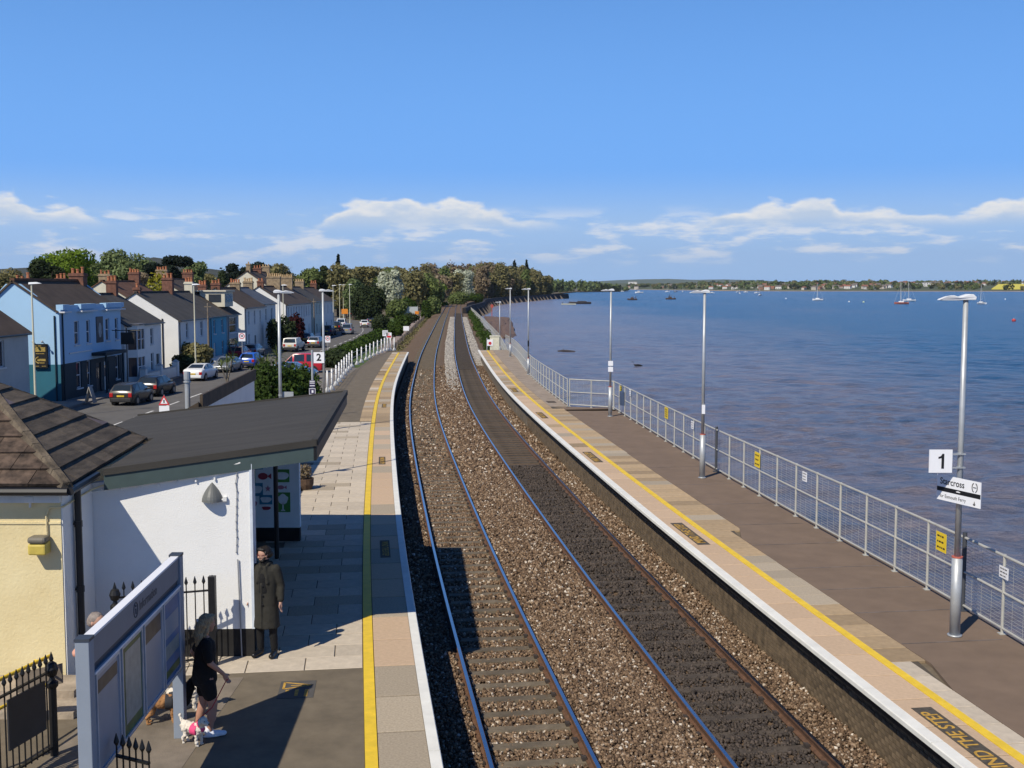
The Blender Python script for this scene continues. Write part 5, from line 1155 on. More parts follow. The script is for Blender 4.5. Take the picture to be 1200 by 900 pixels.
for s in (-1, 1):
    mb = MB(); mb.add([(s*.32-.02, -.32, 0), (s*.32-.02, .32, 0), (-.02, .3, 1.15), (-.02, -.3, 1.15), (s*.32+.02, -.32, 0), (s*.32+.02, .32, 0), (.02, .3, 1.15), (.02, -.3, 1.15)], [(0, 1, 2, 3), (7, 6, 5, 4), (0, 4, 5, 1), (1, 5, 6, 2), (2, 6, 7, 3), (3, 7, 4, 0)]); mb.build('leaf_panel', mat('board_pale', (.42, .40, .37), .7), ab)
# ------------------------------------------------------------------ street lamps and signs
M_cream = mat('lamp_cream', (.62, .60, .46), .6, .05, 3)
def street_lamp(u, Xp, label, zt=6.95, hx=1, Y=None, z0=ZR):
    Y = Y or Xp*F/(u-600); t = thing('street_lamp', label, 'street lamp', (Xp, Y, z0), 0, 'street lamps'); h = zt-z0
    mb = MB(); mb.tube((0, 0, 0), (0, 0, 1.3), .11, n=10); mb.tube((0, 0, 1.3), (0, 0, h), .075, .05, n=10); mb.build('pole', M_cream, t)
    mb = MB(); mb.add([(-.15*hx, -.11, h), (.62*hx, -.08, h+.05), (.62*hx, .08, h+.05), (-.15*hx, .11, h), (-.15*hx, -.08, h+.12), (.3*hx, -.07, h+.14), (.3*hx, .07, h+.14), (-.15*hx, .08, h+.12)], [(0, 3, 2, 1), (4, 5, 6, 7), (0, 1, 5, 4), (1, 2, 6, 5), (2, 3, 7, 6), (3, 0, 4, 7)] if hx > 0 else [(1, 2, 3, 0), (7, 6, 5, 4), (4, 5, 1, 0), (5, 6, 2, 1), (6, 7, 3, 2), (7, 4, 0, 3)]); mb.build('lamp_head', M_lampwhite, t); return t
street_lamp(39, -29.6, 'cream street lamp in front of the light blue pub gable'); street_lamp(228.5, -30.2, 'cream street lamp in front of the white gabled house')
street_lamp(332.5, -30.4, 'cream street lamp before the dark red bush'); street_lamp(391, -30.6, 'cream street lamp at the far end of the terrace')
street_lamp(410, None, 'cream street lamp on the verge where the road bends away', 7.2, -1, 252) if False else None
for u, Y, lab in ((398.5, 262, 'distant cream street lamp beyond the parked cars, tallest of the far three'), (402.8, 285, 'distant cream street lamp above the orange sign'), (410.3, 232, 'distant cream street lamp at the road bend by the dark tree')):
    X = (u-600)/F*Y; street_lamp(u, X, lab, 7.2, 1, Y)
wp = thing('telegraph_pole', 'thin grey wooden pole beside the teal house', 'pole', (xat(245, 430, 112), 112, ZR)); mb = MB(); mb.tube((0, 0, 0), (0, 0, zat(355, 112)-ZR), .12, .08, n=8); mb.build('pole', M_wood, wp); mb = MB(); mb.box(-.35, .35, -.04, .04, zat(360, 112)-ZR, zat(358.8, 112)-ZR); mb.build('crossarm', M_wood, wp)
wp = thing('telegraph_pole', 'thin grey pole in front of the pale green terraced house', 'pole', (xat(368.5, 400, 176), 176, ZR)); mb = MB(); mb.tube((0, 0, 0), (0, 0, zat(350, 176)-ZR), .12, .08, n=8); mb.build('pole', M_wood, wp); mb = MB(); mb.box(-.3, .3, -.04, .04, zat(354, 176)-ZR, zat(353, 176)-ZR); mb.build('crossarm', M_wood, wp)
def sign_post(u, v, Y, label, kind, s=.6):
    x = xat(u, v, Y); z = zat(v, Y); t = thing('road_sign', label, 'road sign', (x, Y, ZR)); h = z-ZR
    mb = MB(); mb.tube((0, .04, 0), (0, .04, h+s*.5), .035); mb.build('post', M_galv, t)
    if kind == 'tri':
        mb = MB(); mb.add([(-s/2, -.02, h-s*.4), (s/2, -.02, h-s*.4), (0, -.02, h+s*.5), (-s/2, 0, h-s*.4), (s/2, 0, h-s*.4), (0, 0, h+s*.5)], [(0, 1, 2), (5, 4, 3), (0, 3, 4, 1), (1, 4, 5, 2), (2, 5, 3, 0)]); mb.build('red_triangle', mat('sign_red', (.6, .04, .05), .5), t)
        mb = MB(); k = .62; mb.add([(-s/2*k, -.024, h-s*.27), (s/2*k, -.024, h-s*.27), (0, -.024, h+s*.27)], [(0, 1, 2)]); mb.build('white_field', M_signw, t)
        mb = MB(); mb.box(-.035, .035, -.027, -.025, h-s*.2, h+s*.08); mb.build('pictogram', M_signb, t); mb = MB(); mb.box(-s*.45, s*.45, -.02, 0, h-s*.98, h-s*.46); mb.build('plate', M_signw, t)
    elif kind == 'speed':
        mb = MB(); mb.box(-s/2, s/2, -.02, 0, h-s*.62, h+s*.62); mb.build('plate', M_signw, t); mb = MB(); n = 18
        for i in range(n):
            a, b = 2*math.pi*i/n, 2*math.pi*(i+1)/n; mb.add([(.42*s*math.cos(a), -.023, h+.1+.42*s*math.sin(a)), (.42*s*math.cos(b), -.023, h+.1+.42*s*math.sin(b)), (.31*s*math.cos(b), -.023, h+.1+.31*s*math.sin(b)), (.31*s*math.cos(a), -.023, h+.1+.31*s*math.sin(a))], [(0, 1, 2, 3)])
        mb.build('red_ring', mat('sign_red', (.6, .04, .05), .5), t); mb = MB(); mb.box(-.16*s, -.03*s, -.023, -.021, h+.02, h+.2); mb.box(.03*s, .16*s, -.023, -.021, h+.02, h+.2); mb.build('numerals', M_signb, t)
    return t
sign_post(192.3, 469.5, 62, 'red bordered triangular warning sign at the roadside above the shelter roof', 'tri', .62); sign_post(283.5, 395, 118, 'white roadside plate with red speed ring before the tall white house', 'speed', .7); sign_post(384, 397.5, 135, 'grey white roadside plate with speed ring beside the silver estate car', 'speed', .62)
gp = thing('galvanised_post', 'short galvanised bollard pipe by the low white outbuilding', 'post', (xat(365, 455, 70), 70.5, ZR)); mb = MB(); mb.tube((0, 0, 0), (0, 0, 1.1), .06); mb.build('tube', M_galv, gp); mb = MB(); mb.sphere((0, 0, 1.1), .065, 8, 5); mb.build('cap', M_galv, gp)
# ------------------------------------------------------------------ cars
M_tyre = mat('tyre', (.015, .015, .015), .8); M_rim = mat('wheel_rim', (.32, .33, .34), .35, .1, 8, metal=.6); M_cglass = mat('car_glass', (.02, .028, .035), .05, .05, 1, spec=.7); M_tail = mat('tail_light', (.45, .02, .02), .25); M_head = mat('head_light', (.62, .66, .70), .15); M_plateY = mat('number_plate_yellow', (.75, .52, .04), .5); M_plateW = mat('number_plate_white', (.75, .75, .72), .5); M_trim = mat('car_trim', (.03, .03, .032), .6)
def paint(name, c, metal=.25): return mat('paint_'+name, c, .25, .03, 2, metal=metal, spec=.6)
ST = {  # y, zbot, belt, top, half width at belt factor, half width at top factor
 'saloon': (4.7, 1.84, [(-2.35, .36, .80, .82, .86, .80), (-2.22, .24, .98, 1.02, .95, .86), (-1.70, .22, 1.00, 1.10, 1.0, .80), (-.80, .22, .98, 1.40, 1.0, .68), (-.05, .22, .96, 1.45, 1.0, .70), (.50, .22, .94, 1.40, 1.0, .68), (1.35, .22, .90, .98, 1.0, .76), (2.05, .24, .76, .82, .96, .82), (2.33, .32, .58, .62, .84, .76)]),
 'hatch': (4.1, 1.76, [(-2.05, .40, .84, .86, .90, .86), (-1.98, .26, .98, 1.02, .96, .88), (-1.62, .22, .99, 1.44, 1.0, .70), (-.7, .22, .97, 1.52, 1.0, .72), (.2, .22, .95, 1.50, 1.0, .70), (1.15, .22, .93, 1.0, 1.0, .76), (1.75, .24, .80, .86, .96, .82), (2.05, .34, .60, .64, .84, .76)]),
 'suv': (4.6, 1.9, [(-2.3, .48, .95, .97, .92, .88), (-2.22, .34, 1.08, 1.12, .97, .90), (-1.9, .32, 1.10, 1.68, 1.0, .78), (-.8, .32, 1.08, 1.78, 1.0, .78), (.2, .32, 1.06, 1.75, 1.0, .76), (1.0, .32, 1.05, 1.12, 1.0, .80), (1.95, .34, 1.0, 1.04, .97, .86), (2.3, .44, .75, .8, .88, .8)]),
 'van': (4.4, 1.82, [(-2.2, .42, .95, .97, .95, .92), (-2.16, .28, 1.05, 1.1, .98, .92), (-2.02, .26, 1.06, 1.80, 1.0, .84), (-.6, .26, 1.06, 1.86, 1.0, .84), (.55, .26, 1.04, 1.82, 1.0, .82), (1.35, .26, 1.02, 1.10, 1.0, .82), (1.95, .28, .88, .94, .96, .84), (2.2, .36, .65, .7, .86, .78)]),
 'pickup': (5.0, 1.82, [(-2.5, .62, .95, .97, .96, .94), (-2.44, .5, 1.12, 1.15, 1.0, .96), (-2.3, .48, 1.14, 1.72, 1.0, .86), (-.8, .48, 1.12, 1.78, 1.0, .84), (.2, .48, 1.1, 1.76, 1.0, .82), (.95, .48, 1.08, 1.14, 1.0, .84), (2.1, .48, 1.02, 1.06, .97, .88), (2.5, .56, .8, .85, .9, .84)])}
def car(label, X, Y, rz, kind, m, z=ZR, name='parked_car', cat='car', group='cars along the road'):
    Ln, W, S = ST[kind]; t = thing(name, label, cat, (X, Y, z), rz, group); hw = W/2; body = MB(); parts = {}
    rings = []
    for (y, zb, be, to, wb_, wt) in S:
        rings.append([(-hw*wb_*.92, y, zb), (-hw*wb_, y, zb+(be-zb)*.55), (-hw*wb_*.97, y, be), (-hw*wt, y, to), (hw*wt, y, to), (hw*wb_*.97, y, be), (hw*wb_, y, zb+(be-zb)*.55), (hw*wb_*.92, y, zb)])
    n = len(rings); mid = (n-1)/2
    for i in range(n-1):
        a, b = rings[i], rings[i+1]; ga, gb = S[i][3]-S[i][2], S[i+1][3]-S[i+1][2]
        for j in range(8):
            q = [a[j], a[(j+1) % 8], b[(j+1) % 8], b[j]]
            glass = None
            if j in (2, 4) and max(ga, gb) > .25 and min(ga, gb) > .06 and (ga+gb)/2 > .2: glass = 'side_window'
            if j == 3 and abs(S[i][3]-S[i+1][3]) > .22: glass = 'rear_window' if S[i][3] < S[i+1][3] else 'windscreen'
            body.add(q, [(3, 2, 1, 0)])
            if glass:
                c = sum((Vector(p) for p in q), Vector())/4; nn = (Vector(q[1])-Vector(q[0])).cross(Vector(q[3])-Vector(q[0])).normalized()
                if (nn @ (c-Vector((0, 0, .7)))) < 0: nn = -nn
                k = .86 if glass != 'side_window' else .84
                qq = [c+(Vector(p)-c)*k+nn*.012 for p in q]; g = parts.setdefault((glass, j), MB()); g.add(qq, [(3, 2, 1, 0)])
    body.add(rings[0], [tuple(range(8))]); body.add(rings[-1], [tuple(range(8))[::-1]])
    bo = body.build('body', m, t); bm = bmesh.new(); bm.from_mesh(bo.data); bmesh.ops.remove_doubles(bm, verts=bm.verts, dist=.001); bmesh.ops.recalc_face_normals(bm, faces=bm.faces); bm.to_mesh(bo.data); bm.free()
    bevel(bo, .05, 2); bo.data.polygons.foreach_set('use_smooth', [True]*len(bo.data.polygons))
    for (nm, j), g in parts.items(): g.build(nm, M_cglass, t)
    wr = .36 if kind in ('suv', 'pickup') else .32
    for sy in (S[0][0]+.82, S[-1][0]-.82):
        for sx in (-1, 1):
            w = MB(); w.tube((sx*(hw-.2), sy, wr), (sx*(hw+.012), sy, wr), wr, n=16); wo = w.build('wheel', M_tyre, t)
            w = MB(); w.tube((sx*(hw+.0), sy, wr), (sx*(hw+.02), sy, wr), wr*.62, n=12); w.build('rim', M_rim, wo)
            w = MB(); w.tube((sx*(hw-.3), sy, wr+.02), (sx*(hw+.003), sy, wr+.02), wr+.065, n=16); w.build('wheel_arch', M_trim, t)
    y0 = S[0][0]; y1 = S[-1][0]; zb = S[0][2]
    for sx in (-1, 1):
        w = MB(); w.box(min(sx*hw*.62, sx*hw*.9), max(sx*hw*.62, sx*hw*.9), y0-.03, y0+.2, zb-.22, zb+.02 if kind in ('saloon',) else zb+.08); bevel(w.build('tail_light', M_tail, t), .02)
        w = MB(); w.box(min(sx*hw*.5, sx*hw*.84), max(sx*hw*.5, sx*hw*.84), y1-.28, y1+.015, S[-1][2]-.06, S[-1][2]+.08); bevel(w.build('headlight', M_head, t), .03)
        w = MB(); w.box(min(sx*hw*.95, sx*(hw+.16)), max(sx*hw*.95, sx*(hw+.16)), S[-3][0]-.55, S[-3][0]-.42, S[-3][2]+.02, S[-3][2]+.16); bevel(w.build('wing_mirror', m, t), .02)
    w = MB(); w.box(-.26, .26, y0-.035, y0+.02, zb-.2, zb-.09); w.build('number_plate', M_plateY, t)
    w = MB(); w.box(-.26, .26, y1-.02, y1+.03, .40, .51); w.build('number_plate', M_plateW, t)
    w = MB(); w.box(-hw*.82, hw*.82, y0-.05, y0+.12, .30, zb-.30); bevel(w.build('bumper', M_trim if kind in ('hatch', 'pickup') else m, t), .03)
    w = MB(); w.box(-hw*.5, hw*.5, y1-.06, y1+.012, .36, S[-1][2]-.04); w.build('grille', M_trim, t)
    return t
def cpos(u, v): p = at(u, v, ZR); return p.x, p.y
hd = R(0)
car('dark grey estate car with roof parked outside the pub', *cpos(155.5, 472.5), R(-4), 'hatch', paint('dark', (.05, .048, .045)))
car('black car parked in front of the dark grey estate', *cpos(184, 462.5), R(-4), 'hatch', paint('black', (.018, .02, .024)))
car('white saloon car parked beyond the pub', *cpos(236, 444.5), R(-3), 'saloon', paint('white', (.72, .73, .74), 0))
car('silver car parked facing the station beside the white saloon', *cpos(267, 435), R(177), 'saloon', paint('silver', (.34, .36, .39), .5))
car('bright blue hatchback parked behind the silver car', *cpos(295.5, 430), R(-3), 'hatch', paint('blue', (.01, .10, .55), 0))
car('small red hatchback half hidden beside the bright blue one', *cpos(282, 421), R(-3), 'hatch', paint('red', (.48, .02, .035), 0))
car('grey car with pale rear window ahead of the bright blue hatchback', *cpos(298, 417.5), R(-3), 'hatch', paint('grey', (.30, .33, .35), .4))
car('white four wheel drive pickup parked near the dark red bush', *cpos(345, 411.5), R(-3), 'pickup', paint('white2', (.66, .66, .62), 0))
car('silver estate car ahead of the white pickup', *cpos(371, 407), R(-3), 'hatch', paint('silver', (.34, .36, .39), .5))
car('dark blue car between the white pickup and the terrace', *cpos(361, 402), R(-3), 'hatch', paint('navy', (.03, .05, .09)))
car('silver van driving along the main road', *cpos(407.5, 391.5), R(3), 'van', paint('silver', (.34, .36, .39), .5), name='van', cat='van')
car('white hatchback driving beyond the silver van', *cpos(427, 383.5), R(8), 'hatch', paint('white', (.72, .73, .74), 0))
car('white van parked by the far end of the terrace', *cpos(400.5, 384), R(4), 'van', paint('white', (.72, .73, .74), 0), name='van', cat='van')
car('black four wheel drive parked behind the white van', *cpos(394.5, 387.5), R(2), 'suv', paint('black', (.018, .02, .024)))
car('dark car parked at the foot of the far terrace', *cpos(385.5, 393), R(-1), 'suv', paint('navy', (.03, .05, .09)))
car('dark car waiting at the road bend beyond the white hatchback', *cpos(421, 374.5), R(12), 'suv', paint('dark', (.05, .048, .045)))
car('black car under the far verge at the road bend', *cpos(413, 371), R(15), 'suv', paint('black', (.018, .02, .024)))
car('blue car by the hedge beyond the white hatchback', *cpos(441, 381), R(8), 'hatch', paint('midblue', (.06, .15, .28)))
car('small dark hatchback beside the blue car on the road', *cpos(434, 378.5), R(8), 'hatch', paint('navy', (.03, .05, .09)))
car('red van parked side on in the station car park', *cpos(352, 436.5), R(92), 'van', paint('red', (.48, .02, .035), 0), name='van', cat='van')
car('pale blue hatchback parked before the red van', *cpos(345, 444), R(-88), 'hatch', paint('slateblue', (.10, .19, .33), .3))
car('white motorhome parked beyond the hedge', *cpos(451.5, 362.5), R(95), 'van', paint('white', (.72, .73, .74), 0), name='van', cat='van')
# garden walls along the terrace
for Y0, Y1, lab in ((94.6, 104, 'low white garden wall before the white bay house'), (109.8, 120.8, 'low white garden wall before the white gabled house'), (162.5, 182, 'long low white garden wall before the long white terrace')):
    t = thing('garden_wall', lab, 'wall', (-30.6, Y0, ZR+.12)); mb = MB(); mb.box(-.12, .12, 0, Y1-Y0, 0, .85); mb.build('wall', W_, t); mb = MB(); mb.box(-.17, .17, 0, Y1-Y0, .85, .93); mb.build('coping', W_grey, t)
for i, Y in enumerate((94.7, 99, 103.8)):
    t = thing('gate_pier', ('white gate pier where the garden wall meets the pub', 'white gate pier in the middle of the bay house garden wall', 'white gate pier at the far end of the bay house garden wall')[i], 'pier', (-30.6, Y, ZR+.12)); mb = MB(); mb.box(-.25, .25, -.25, .25, 0, 1.3); mb.build('pier', W_, t); mb = MB(); mb.add([(-.3, -.3, 1.3), (.3, -.3, 1.3), (.3, .3, 1.3), (-.3, .3, 1.3), (0, 0, 1.55)], [(0, 1, 4), (1, 2, 4), (2, 3, 4), (3, 0, 4), (3, 2, 1, 0)]); mb.build('cap', W_grey, t)
# ------------------------------------------------------------------ foliage
def leafmat(name, c, c2=None, tr=.36, sc=.35, isl=.30): return mat('leaf_'+name, c, .75, .3, sc, col2=c2, trans=tr, island=isl, spec=.15)
LF = {'bright': leafmat('bright', (.17, .25, .025), (.09, .15, .015)), 'green': leafmat('green', (.17, .215, .07), (.115, .15, .05)), 'olive': leafmat('olive', (.235, .215, .095), (.17, .155, .07)),
      'brown': leafmat('brown', (.275, .215, .140), (.21, .165, .105)), 'dark': leafmat('dark', (.050, .070, .028), (.028, .042, .017)), 'pine': leafmat('pine', (.022, .036, .022), (.012, .02, .014)),
      'white': leafmat('blossom', (.55, .57, .46), (.36, .40, .27)), 'yellow': leafmat('yellow', (.30, .27, .02), (.14, .15, .02)), 'red': leafmat('darkred', (.075, .012, .018), (.04, .01, .012)), 'hedge': leafmat('hedge', (.07, .12, .02), (.035, .06, .012)), 'mid': leafmat('mid', (.19, .24, .10), (.13, .17, .07)),
      'palm': leafmat('palm', (.15, .19, .06), (.09, .12, .04))}
M_bark = mat('bark', (.10, .075, .05), .9, .25, 2, .02, 9); M_barkp = mat('bark_pale', (.24, .20, .15), .9, .2, 2, .02, 9)
def crown_np(lobes, n, size, r, shell=.55, droop=0.):
    """n leaf quads through the given lobes [(c, (rx,ry,rz))]"""
    L = np.array([[*c, *q] for c, q in lobes], float); vol = L[:, 3]*L[:, 4]*L[:, 5]; pick = r.choice(len(L), n, p=vol**.75/np.sum(vol**.75)); l = L[pick]
    d = r.normal(size=(n, 3)); d /= np.linalg.norm(d, axis=1, keepdims=True); rad = (shell+(1-shell)*r.uniform(size=(n, 1))**.6)*r.uniform(.86, 1.1, (n, 1))
    p = l[:, :3]+d*rad*l[:, 3:]
    nn = d/l[:, 3:]; nn /= np.linalg.norm(nn, axis=1, keepdims=True); nn = nn+r.normal(size=(n, 3))*.55; nn[:, 2] += .15; nn /= np.linalg.norm(nn, axis=1, keepdims=True)
    a = np.cross(nn, r.normal(size=(n, 3))); a /= np.linalg.norm(a, axis=1, keepdims=True); b = np.cross(nn, a)
    s = size*r.uniform(.55, 1.35, (n, 1)); w = s*r.uniform(.5, .95, (n, 1))
    V = np.stack([p-a*s-b*w*.4, p-a*s*.1-b*w, p+a*s-b*w*.1, p+a*s*.15+b*w], 1); return V.reshape(-1, 3)
def lobes_for(w, h, r, n=14, z0=.25, flat=1.0):
    """uneven crown w wide, h tall"""
    out = []
    for i in range(n):
        t = r.uniform(0, 1); z = h*(z0+(1-z0)*(.15+.72*t)); env = math.sin(math.pi*min(1, .18+.75*(1-abs(t-.38)/.65)))*.5
        rr = max(.12, env)*w*.62; a = r.uniform(0, 2*math.pi); q = r.uniform(.35, 1.0)*rr
        s = w*r.uniform(.15, .25); out.append(((math.cos(a)*q, math.sin(a)*q, z), (s, s, s*r.uniform(.65, .95)*flat)))
    out.append(((0, 0, h*(.5+z0*.4)), (w*.30, w*.30, h*(1-z0)*.40))); return out
def tree(label, X, Y, h, w, leaf, name='tree', n=4500, size=.35, z=ZG, z0=.25, seed=1, bark=None, cat='tree', group=None, lob=14, shell=.45, style=None):
    r = np.random.default_rng(seed); t = thing(name, label, cat, (X, Y, z), 0, group)
    if style == 'pine':
        lobes = []
        for k in range(9):
            f = k/8; rr = w*.5*(1-f*.8); 
            for j in range(4): a = r.uniform(0, 6.28); lobes.append(((math.cos(a)*rr*.55, math.sin(a)*rr*.55, h*(.25+.72*f)), (rr*.5, rr*.5, h*.05)))
    elif style == 'cedar':
        lobes = [((0, 0, h*.55), (w*.18, w*.18, h*.3))]
        for k in range(12): a = r.uniform(0, 6.28); q = r.uniform(.2, .42)*w; lobes.append(((math.cos(a)*q, math.sin(a)*q, h*r.uniform(.4, .95)), (w*.2, w*.2, h*.07)))
    elif style == 'dome': lobes = [((0, 0, h*.5), (w*.46, w*.46, h*.5))]+[((math.cos(a)*w*.28, math.sin(a)*w*.28, h*(.3+.4*r.uniform())), (w*.24, w*.24, h*.28)) for a in r.uniform(0, 6.28, 8)]
    else: lobes = lobes_for(w, h, r, lob, z0)
    V = crown_np(lobes, n, size, r, shell); V[:, 2] = np.maximum(V[:, 2], .05); np_mesh('crown', V, np.arange(len(V)).reshape(-1, 4), LF[leaf], t)
    mb = MB(); tr = max(.09, h*.024); mb.tube((0, 0, -.1), (r.uniform(-.2, .2), 0, h*.45), tr*1.3, tr*.8, 8); mb.tube((0, 0, h*.43), (r.uniform(-.4, .4), .1, h*.8), tr*.8, tr*.25, 6)
    for k in range(6):
        a = r.uniform(0, 6.28); z1 = h*r.uniform(.25, .5); mb.tube((0, 0, z1), (math.cos(a)*w*.3, math.sin(a)*w*.3, z1+h*r.uniform(.15, .35)), tr*.5, tr*.15, 5)
    mb.build('trunk', bark or M_bark, t); return t
def tpx(label, u, vt, wpx, Y, leaf, sd, zb=ZG, **k):
    k['n'] = int(k.get('n', 4500)*1.8); k['size'] = k.get('size', .35)*.72
    X = (u-600)/F*Y; h = zat(vt, Y)-zb; return tree(label, X, Y, h, wpx/F*Y, leaf, seed=sd, z=zb, **k)
# behind the houses, west side
tpx('bright green broad tree rising behind the pub roof', 78, 288, 96, 205, 'bright', 1, n=7000, size=.42)
tpx('dark rounded yew in front of the bright green tree', 58, 296, 50, 185, 'dark', 2, n=5000, size=.34, z0=.05)
tpx('olive tree at the edge of the bright green tree, over the pub gable', 14, 312, 60, 215, 'olive', 3, n=4500, size=.42, z0=.05)
tpx('big mid green tree left of the dark cedar', 150, 290, 74, 225, 'mid', 4, n=7000, size=.45, z0=.1)
tpx('broad green tree between the bright tree and the big mid green tree', 118, 302, 60, 240, 'green', 5, n=5000, size=.45, z0=.05)
tpx('dark spreading cedar behind the yellow green bush', 193, 293, 58, 222, 'pine', 6, n=6000, size=.4, style='cedar')
tpx('grey green tree right of the dark cedar', 224, 297, 44, 235, 'mid', 7, n=4500, size=.42, z0=.1)
tpx('yellow green rounded tree behind the white gabled house', 187, 316, 36, 150, 'yellow', 8, n=5200, size=.26, style='dome')
tpx('pale bare limbed tree under the dark cedar', 168, 312, 34, 195, 'brown', 9, n=1600, size=.3, bark=M_barkp)
tpx('olive tree behind the cream chimney stack', 240, 316, 44, 240, 'olive', 10, n=4000, size=.42, z0=.05)
for i, (u, vt, w, lf, lab, st) in enumerate([(262, 310, 26, 'dark', 'small dark tree left of the tall house stacks', None), (276, 306, 30, 'pine', 'dark pine clump behind the tall house stack', None), (292, 309, 30, 'pine', 'dark pine left of the tallest pine clump', None), (310, 302, 38, 'pine', 'tallest dark pine clump behind the terrace', None), (335, 305, 50, 'olive', 'pale olive tree behind the terrace chimneys', None), (362, 308, 44, 'green', 'round green tree right of the pale olive tree', None), (383, 307, 26, 'dark', 'tall dark evergreen before the lone spire shaped fir', None), (397, 300, 13, 'pine', 'lone spire shaped fir on the skyline', 'pine'), (405, 311, 54, 'olive', 'olive tree under the spire shaped fir', None), (428, 309, 44, 'olive', 'yellowish tree left of the big blossom tree', None), (352, 320, 60, 'green', 'low green tree behind the yellow chimney stacks', None)]):
    tpx(lab, u, vt, w, 300+6*(i % 4), lf, 20+i, n=3600, size=.55, z0=.05, style=st)
tpx('pale green willowy tree behind the dark holm oak', 414, 326, 34, 285, 'mid', 41, n=3500, size=.42, z0=.05)
tpx('dark rounded holm oak beside the road bend', 431, 333, 44, 262, 'dark', 42, n=6500, size=.42, z0=.02, style='dome')
tpx('large white blossom tree beyond the park', 460, 313, 40, 345, 'white', 43, n=4200, size=.5, z0=.05)
tpx('white blossom tree beside the dark evergreen above the track', 545, 316, 34, 600, 'white', 44, n=4200, size=.6, z0=.02)
tpx('dark evergreen oak above the curve of the track', 592, 312, 42, 800, 'dark', 45, n=4500, size=1.0, z0=.02)
tpx('olive tree left of the track before the woods', 494, 316, 40, 420, 'olive', 46, n=4200, size=.6, z0=.02)
tpx('yellow green leafy tree leaning over the track side', 515, 333, 24, 430, 'bright', 47, n=2600, size=.5, z0=.02)
for i, (u, vt, w, Y, lab) in enumerate([(477, 348, 22, 330, 'dense green bush beside the grey park board'), (508, 346, 18, 300, 'green shrub at the path end by the white posts'), (500, 352, 12, 270, 'small green shrub against the path fence'), (537, 341, 26, 455, 'green thicket below the white blossom tree'), (555, 343, 24, 560, 'low green thicket right of the track bend'), (465, 350, 26, 300, 'low round bush behind the motorhome')]):
    tpx(lab, u, vt, w, Y, 'green' if i % 2 else 'hedge', 60+i, n=2200, size=.4, z0=.0, name='bush', cat='bush', style='dome')
# woodland along the far curve: reads as one mass
def woodland():
    r = np.random.default_rng(5); Vs = []; mi = []; names = ['brown', 'olive', 'green', 'dark', 'pine']
    prof_u = [380, 430, 470, 500, 530, 560, 590, 615, 635, 645, 652]; prof_v = [316, 311, 308, 305, 304, 304, 305, 309, 317, 324, 334]
    k = 0; tries = 0
    while k < 330 and tries < 20000:
        tries += 1
        u = r.uniform(385, 652) if k < 190 else r.uniform(560, 655); Y = r.uniform(380, 1010) if k < 190 else r.uniform(700, 1040); X = (u-600)/F*Y
        if X > float(cx(min(Y, 960)))-7-(max(0, Y-960)*.25): continue
        depth = (Y-380)/600
        vt = float(np.interp(u, prof_u, prof_v)); front = r.uniform(0, 1)
        lim = 345-(345-vt)*min(1, .30+.72*front)
        if Y < 520 and lim < 318 and u > 500: lim = 322+r.uniform(0, 10)
        h = zat(lim, Y)-ZG; 
        if h < 4: continue
        w = r.uniform(9, 14); lob = [((0, 0, h*.5), (w*.42, w*.42, h*.46))]+[((r.uniform(-.3, .3)*w, r.uniform(-.3, .3)*w, h*r.uniform(.4, .88)), (w*.22, w*.22, w*.2)) for _ in range(5)]
        n = int(1000+h*34); V = crown_np(lob, n, .42+.00040*Y, r, .5); V += [X, Y, ZG]; V[:, 2] = np.maximum(V[:, 2], ZG+.1)
        Vs.append(V); c = 0 if 500 < u < 615 and r.uniform() < .60 else (1 if r.uniform() < .72 else 2)
        if u > 600 and r.uniform() < .75: c = 1
        mi += [c]*n; k += 1
    for u, vt in ((603, 307), (617, 308)):   # conifers on the skyline
        Y = 930; h = zat(vt-1.5, Y)-ZG; X = (u-600)/F*Y; lob = [((X*0, 0, h*(.60+.05*i)), (3.6-.4*i, 3.6-.4*i, 1.6)) for i in range(9)]; V = crown_np(lob, 900, .9, r, .4)+np.array([X, Y, ZG]); Vs.append(V); mi += [4]*900
    V = np.concatenate(Vs); o = np_mesh('woodland', V, np.arange(len(V)).reshape(-1, 4), [LF[n] for n in names], None, mi); tag(o, 'spring woodland of olive and brown crowns along the curving shore', 'woodland', kind='stuff')
woodland()
# hillside woods far left and the two dark ridges
def ridge(name, pts, Y, m, zb=-5, depth=400):
    mb = MB(); n = len(pts); vs = []
    for u, v in pts: X = (u-600)/F*Y; z = zat(v, Y); vs += [(X, Y, zb), (X, Y+depth*.4, z), (X*1.06, Y+depth, zb)]
    mb.add(vs, [(3*i+j, 3*i+3+j, 3*i+4+j, 3*i+1+j) for i in range(n-1) for j in (0, 1)]); return struct(name, mb, m, None, True)
M_hillw = mat('hill_woods', (.050, .055, .035), .95, .3, .02, 6.0, .06); M_hillf = mat('hill_far', (.085, .11, .06), .95, .25, .0016, col2=(.05, .075, .045))
ridge('hills', [(-250, 322), (-120, 312), (-20, 307), (15, 303), (30, 303), (60, 310), (85, 300), (105, 295), (120, 297), (140, 306), (240, 318), (420, 326), (560, 334)], 2600, M_hillw, -6, 1200)
ridge('hills', [(560, 334), (640, 331), (700, 329.6), (735, 327.5), (765, 326.5), (800, 326), (830, 327.2), (870, 326.6), (920, 328), (960, 330.5), (1010, 333), (1100, 335)], 11000, M_hillf, -30, 2500)
ridge('hills', [(600, 335), (660, 331.5), (720, 331), (780, 331.5), (850, 332), (930, 331), (1000, 332), (1080, 333), (1250, 334)], 6000, M_hillf, -20, 1500)
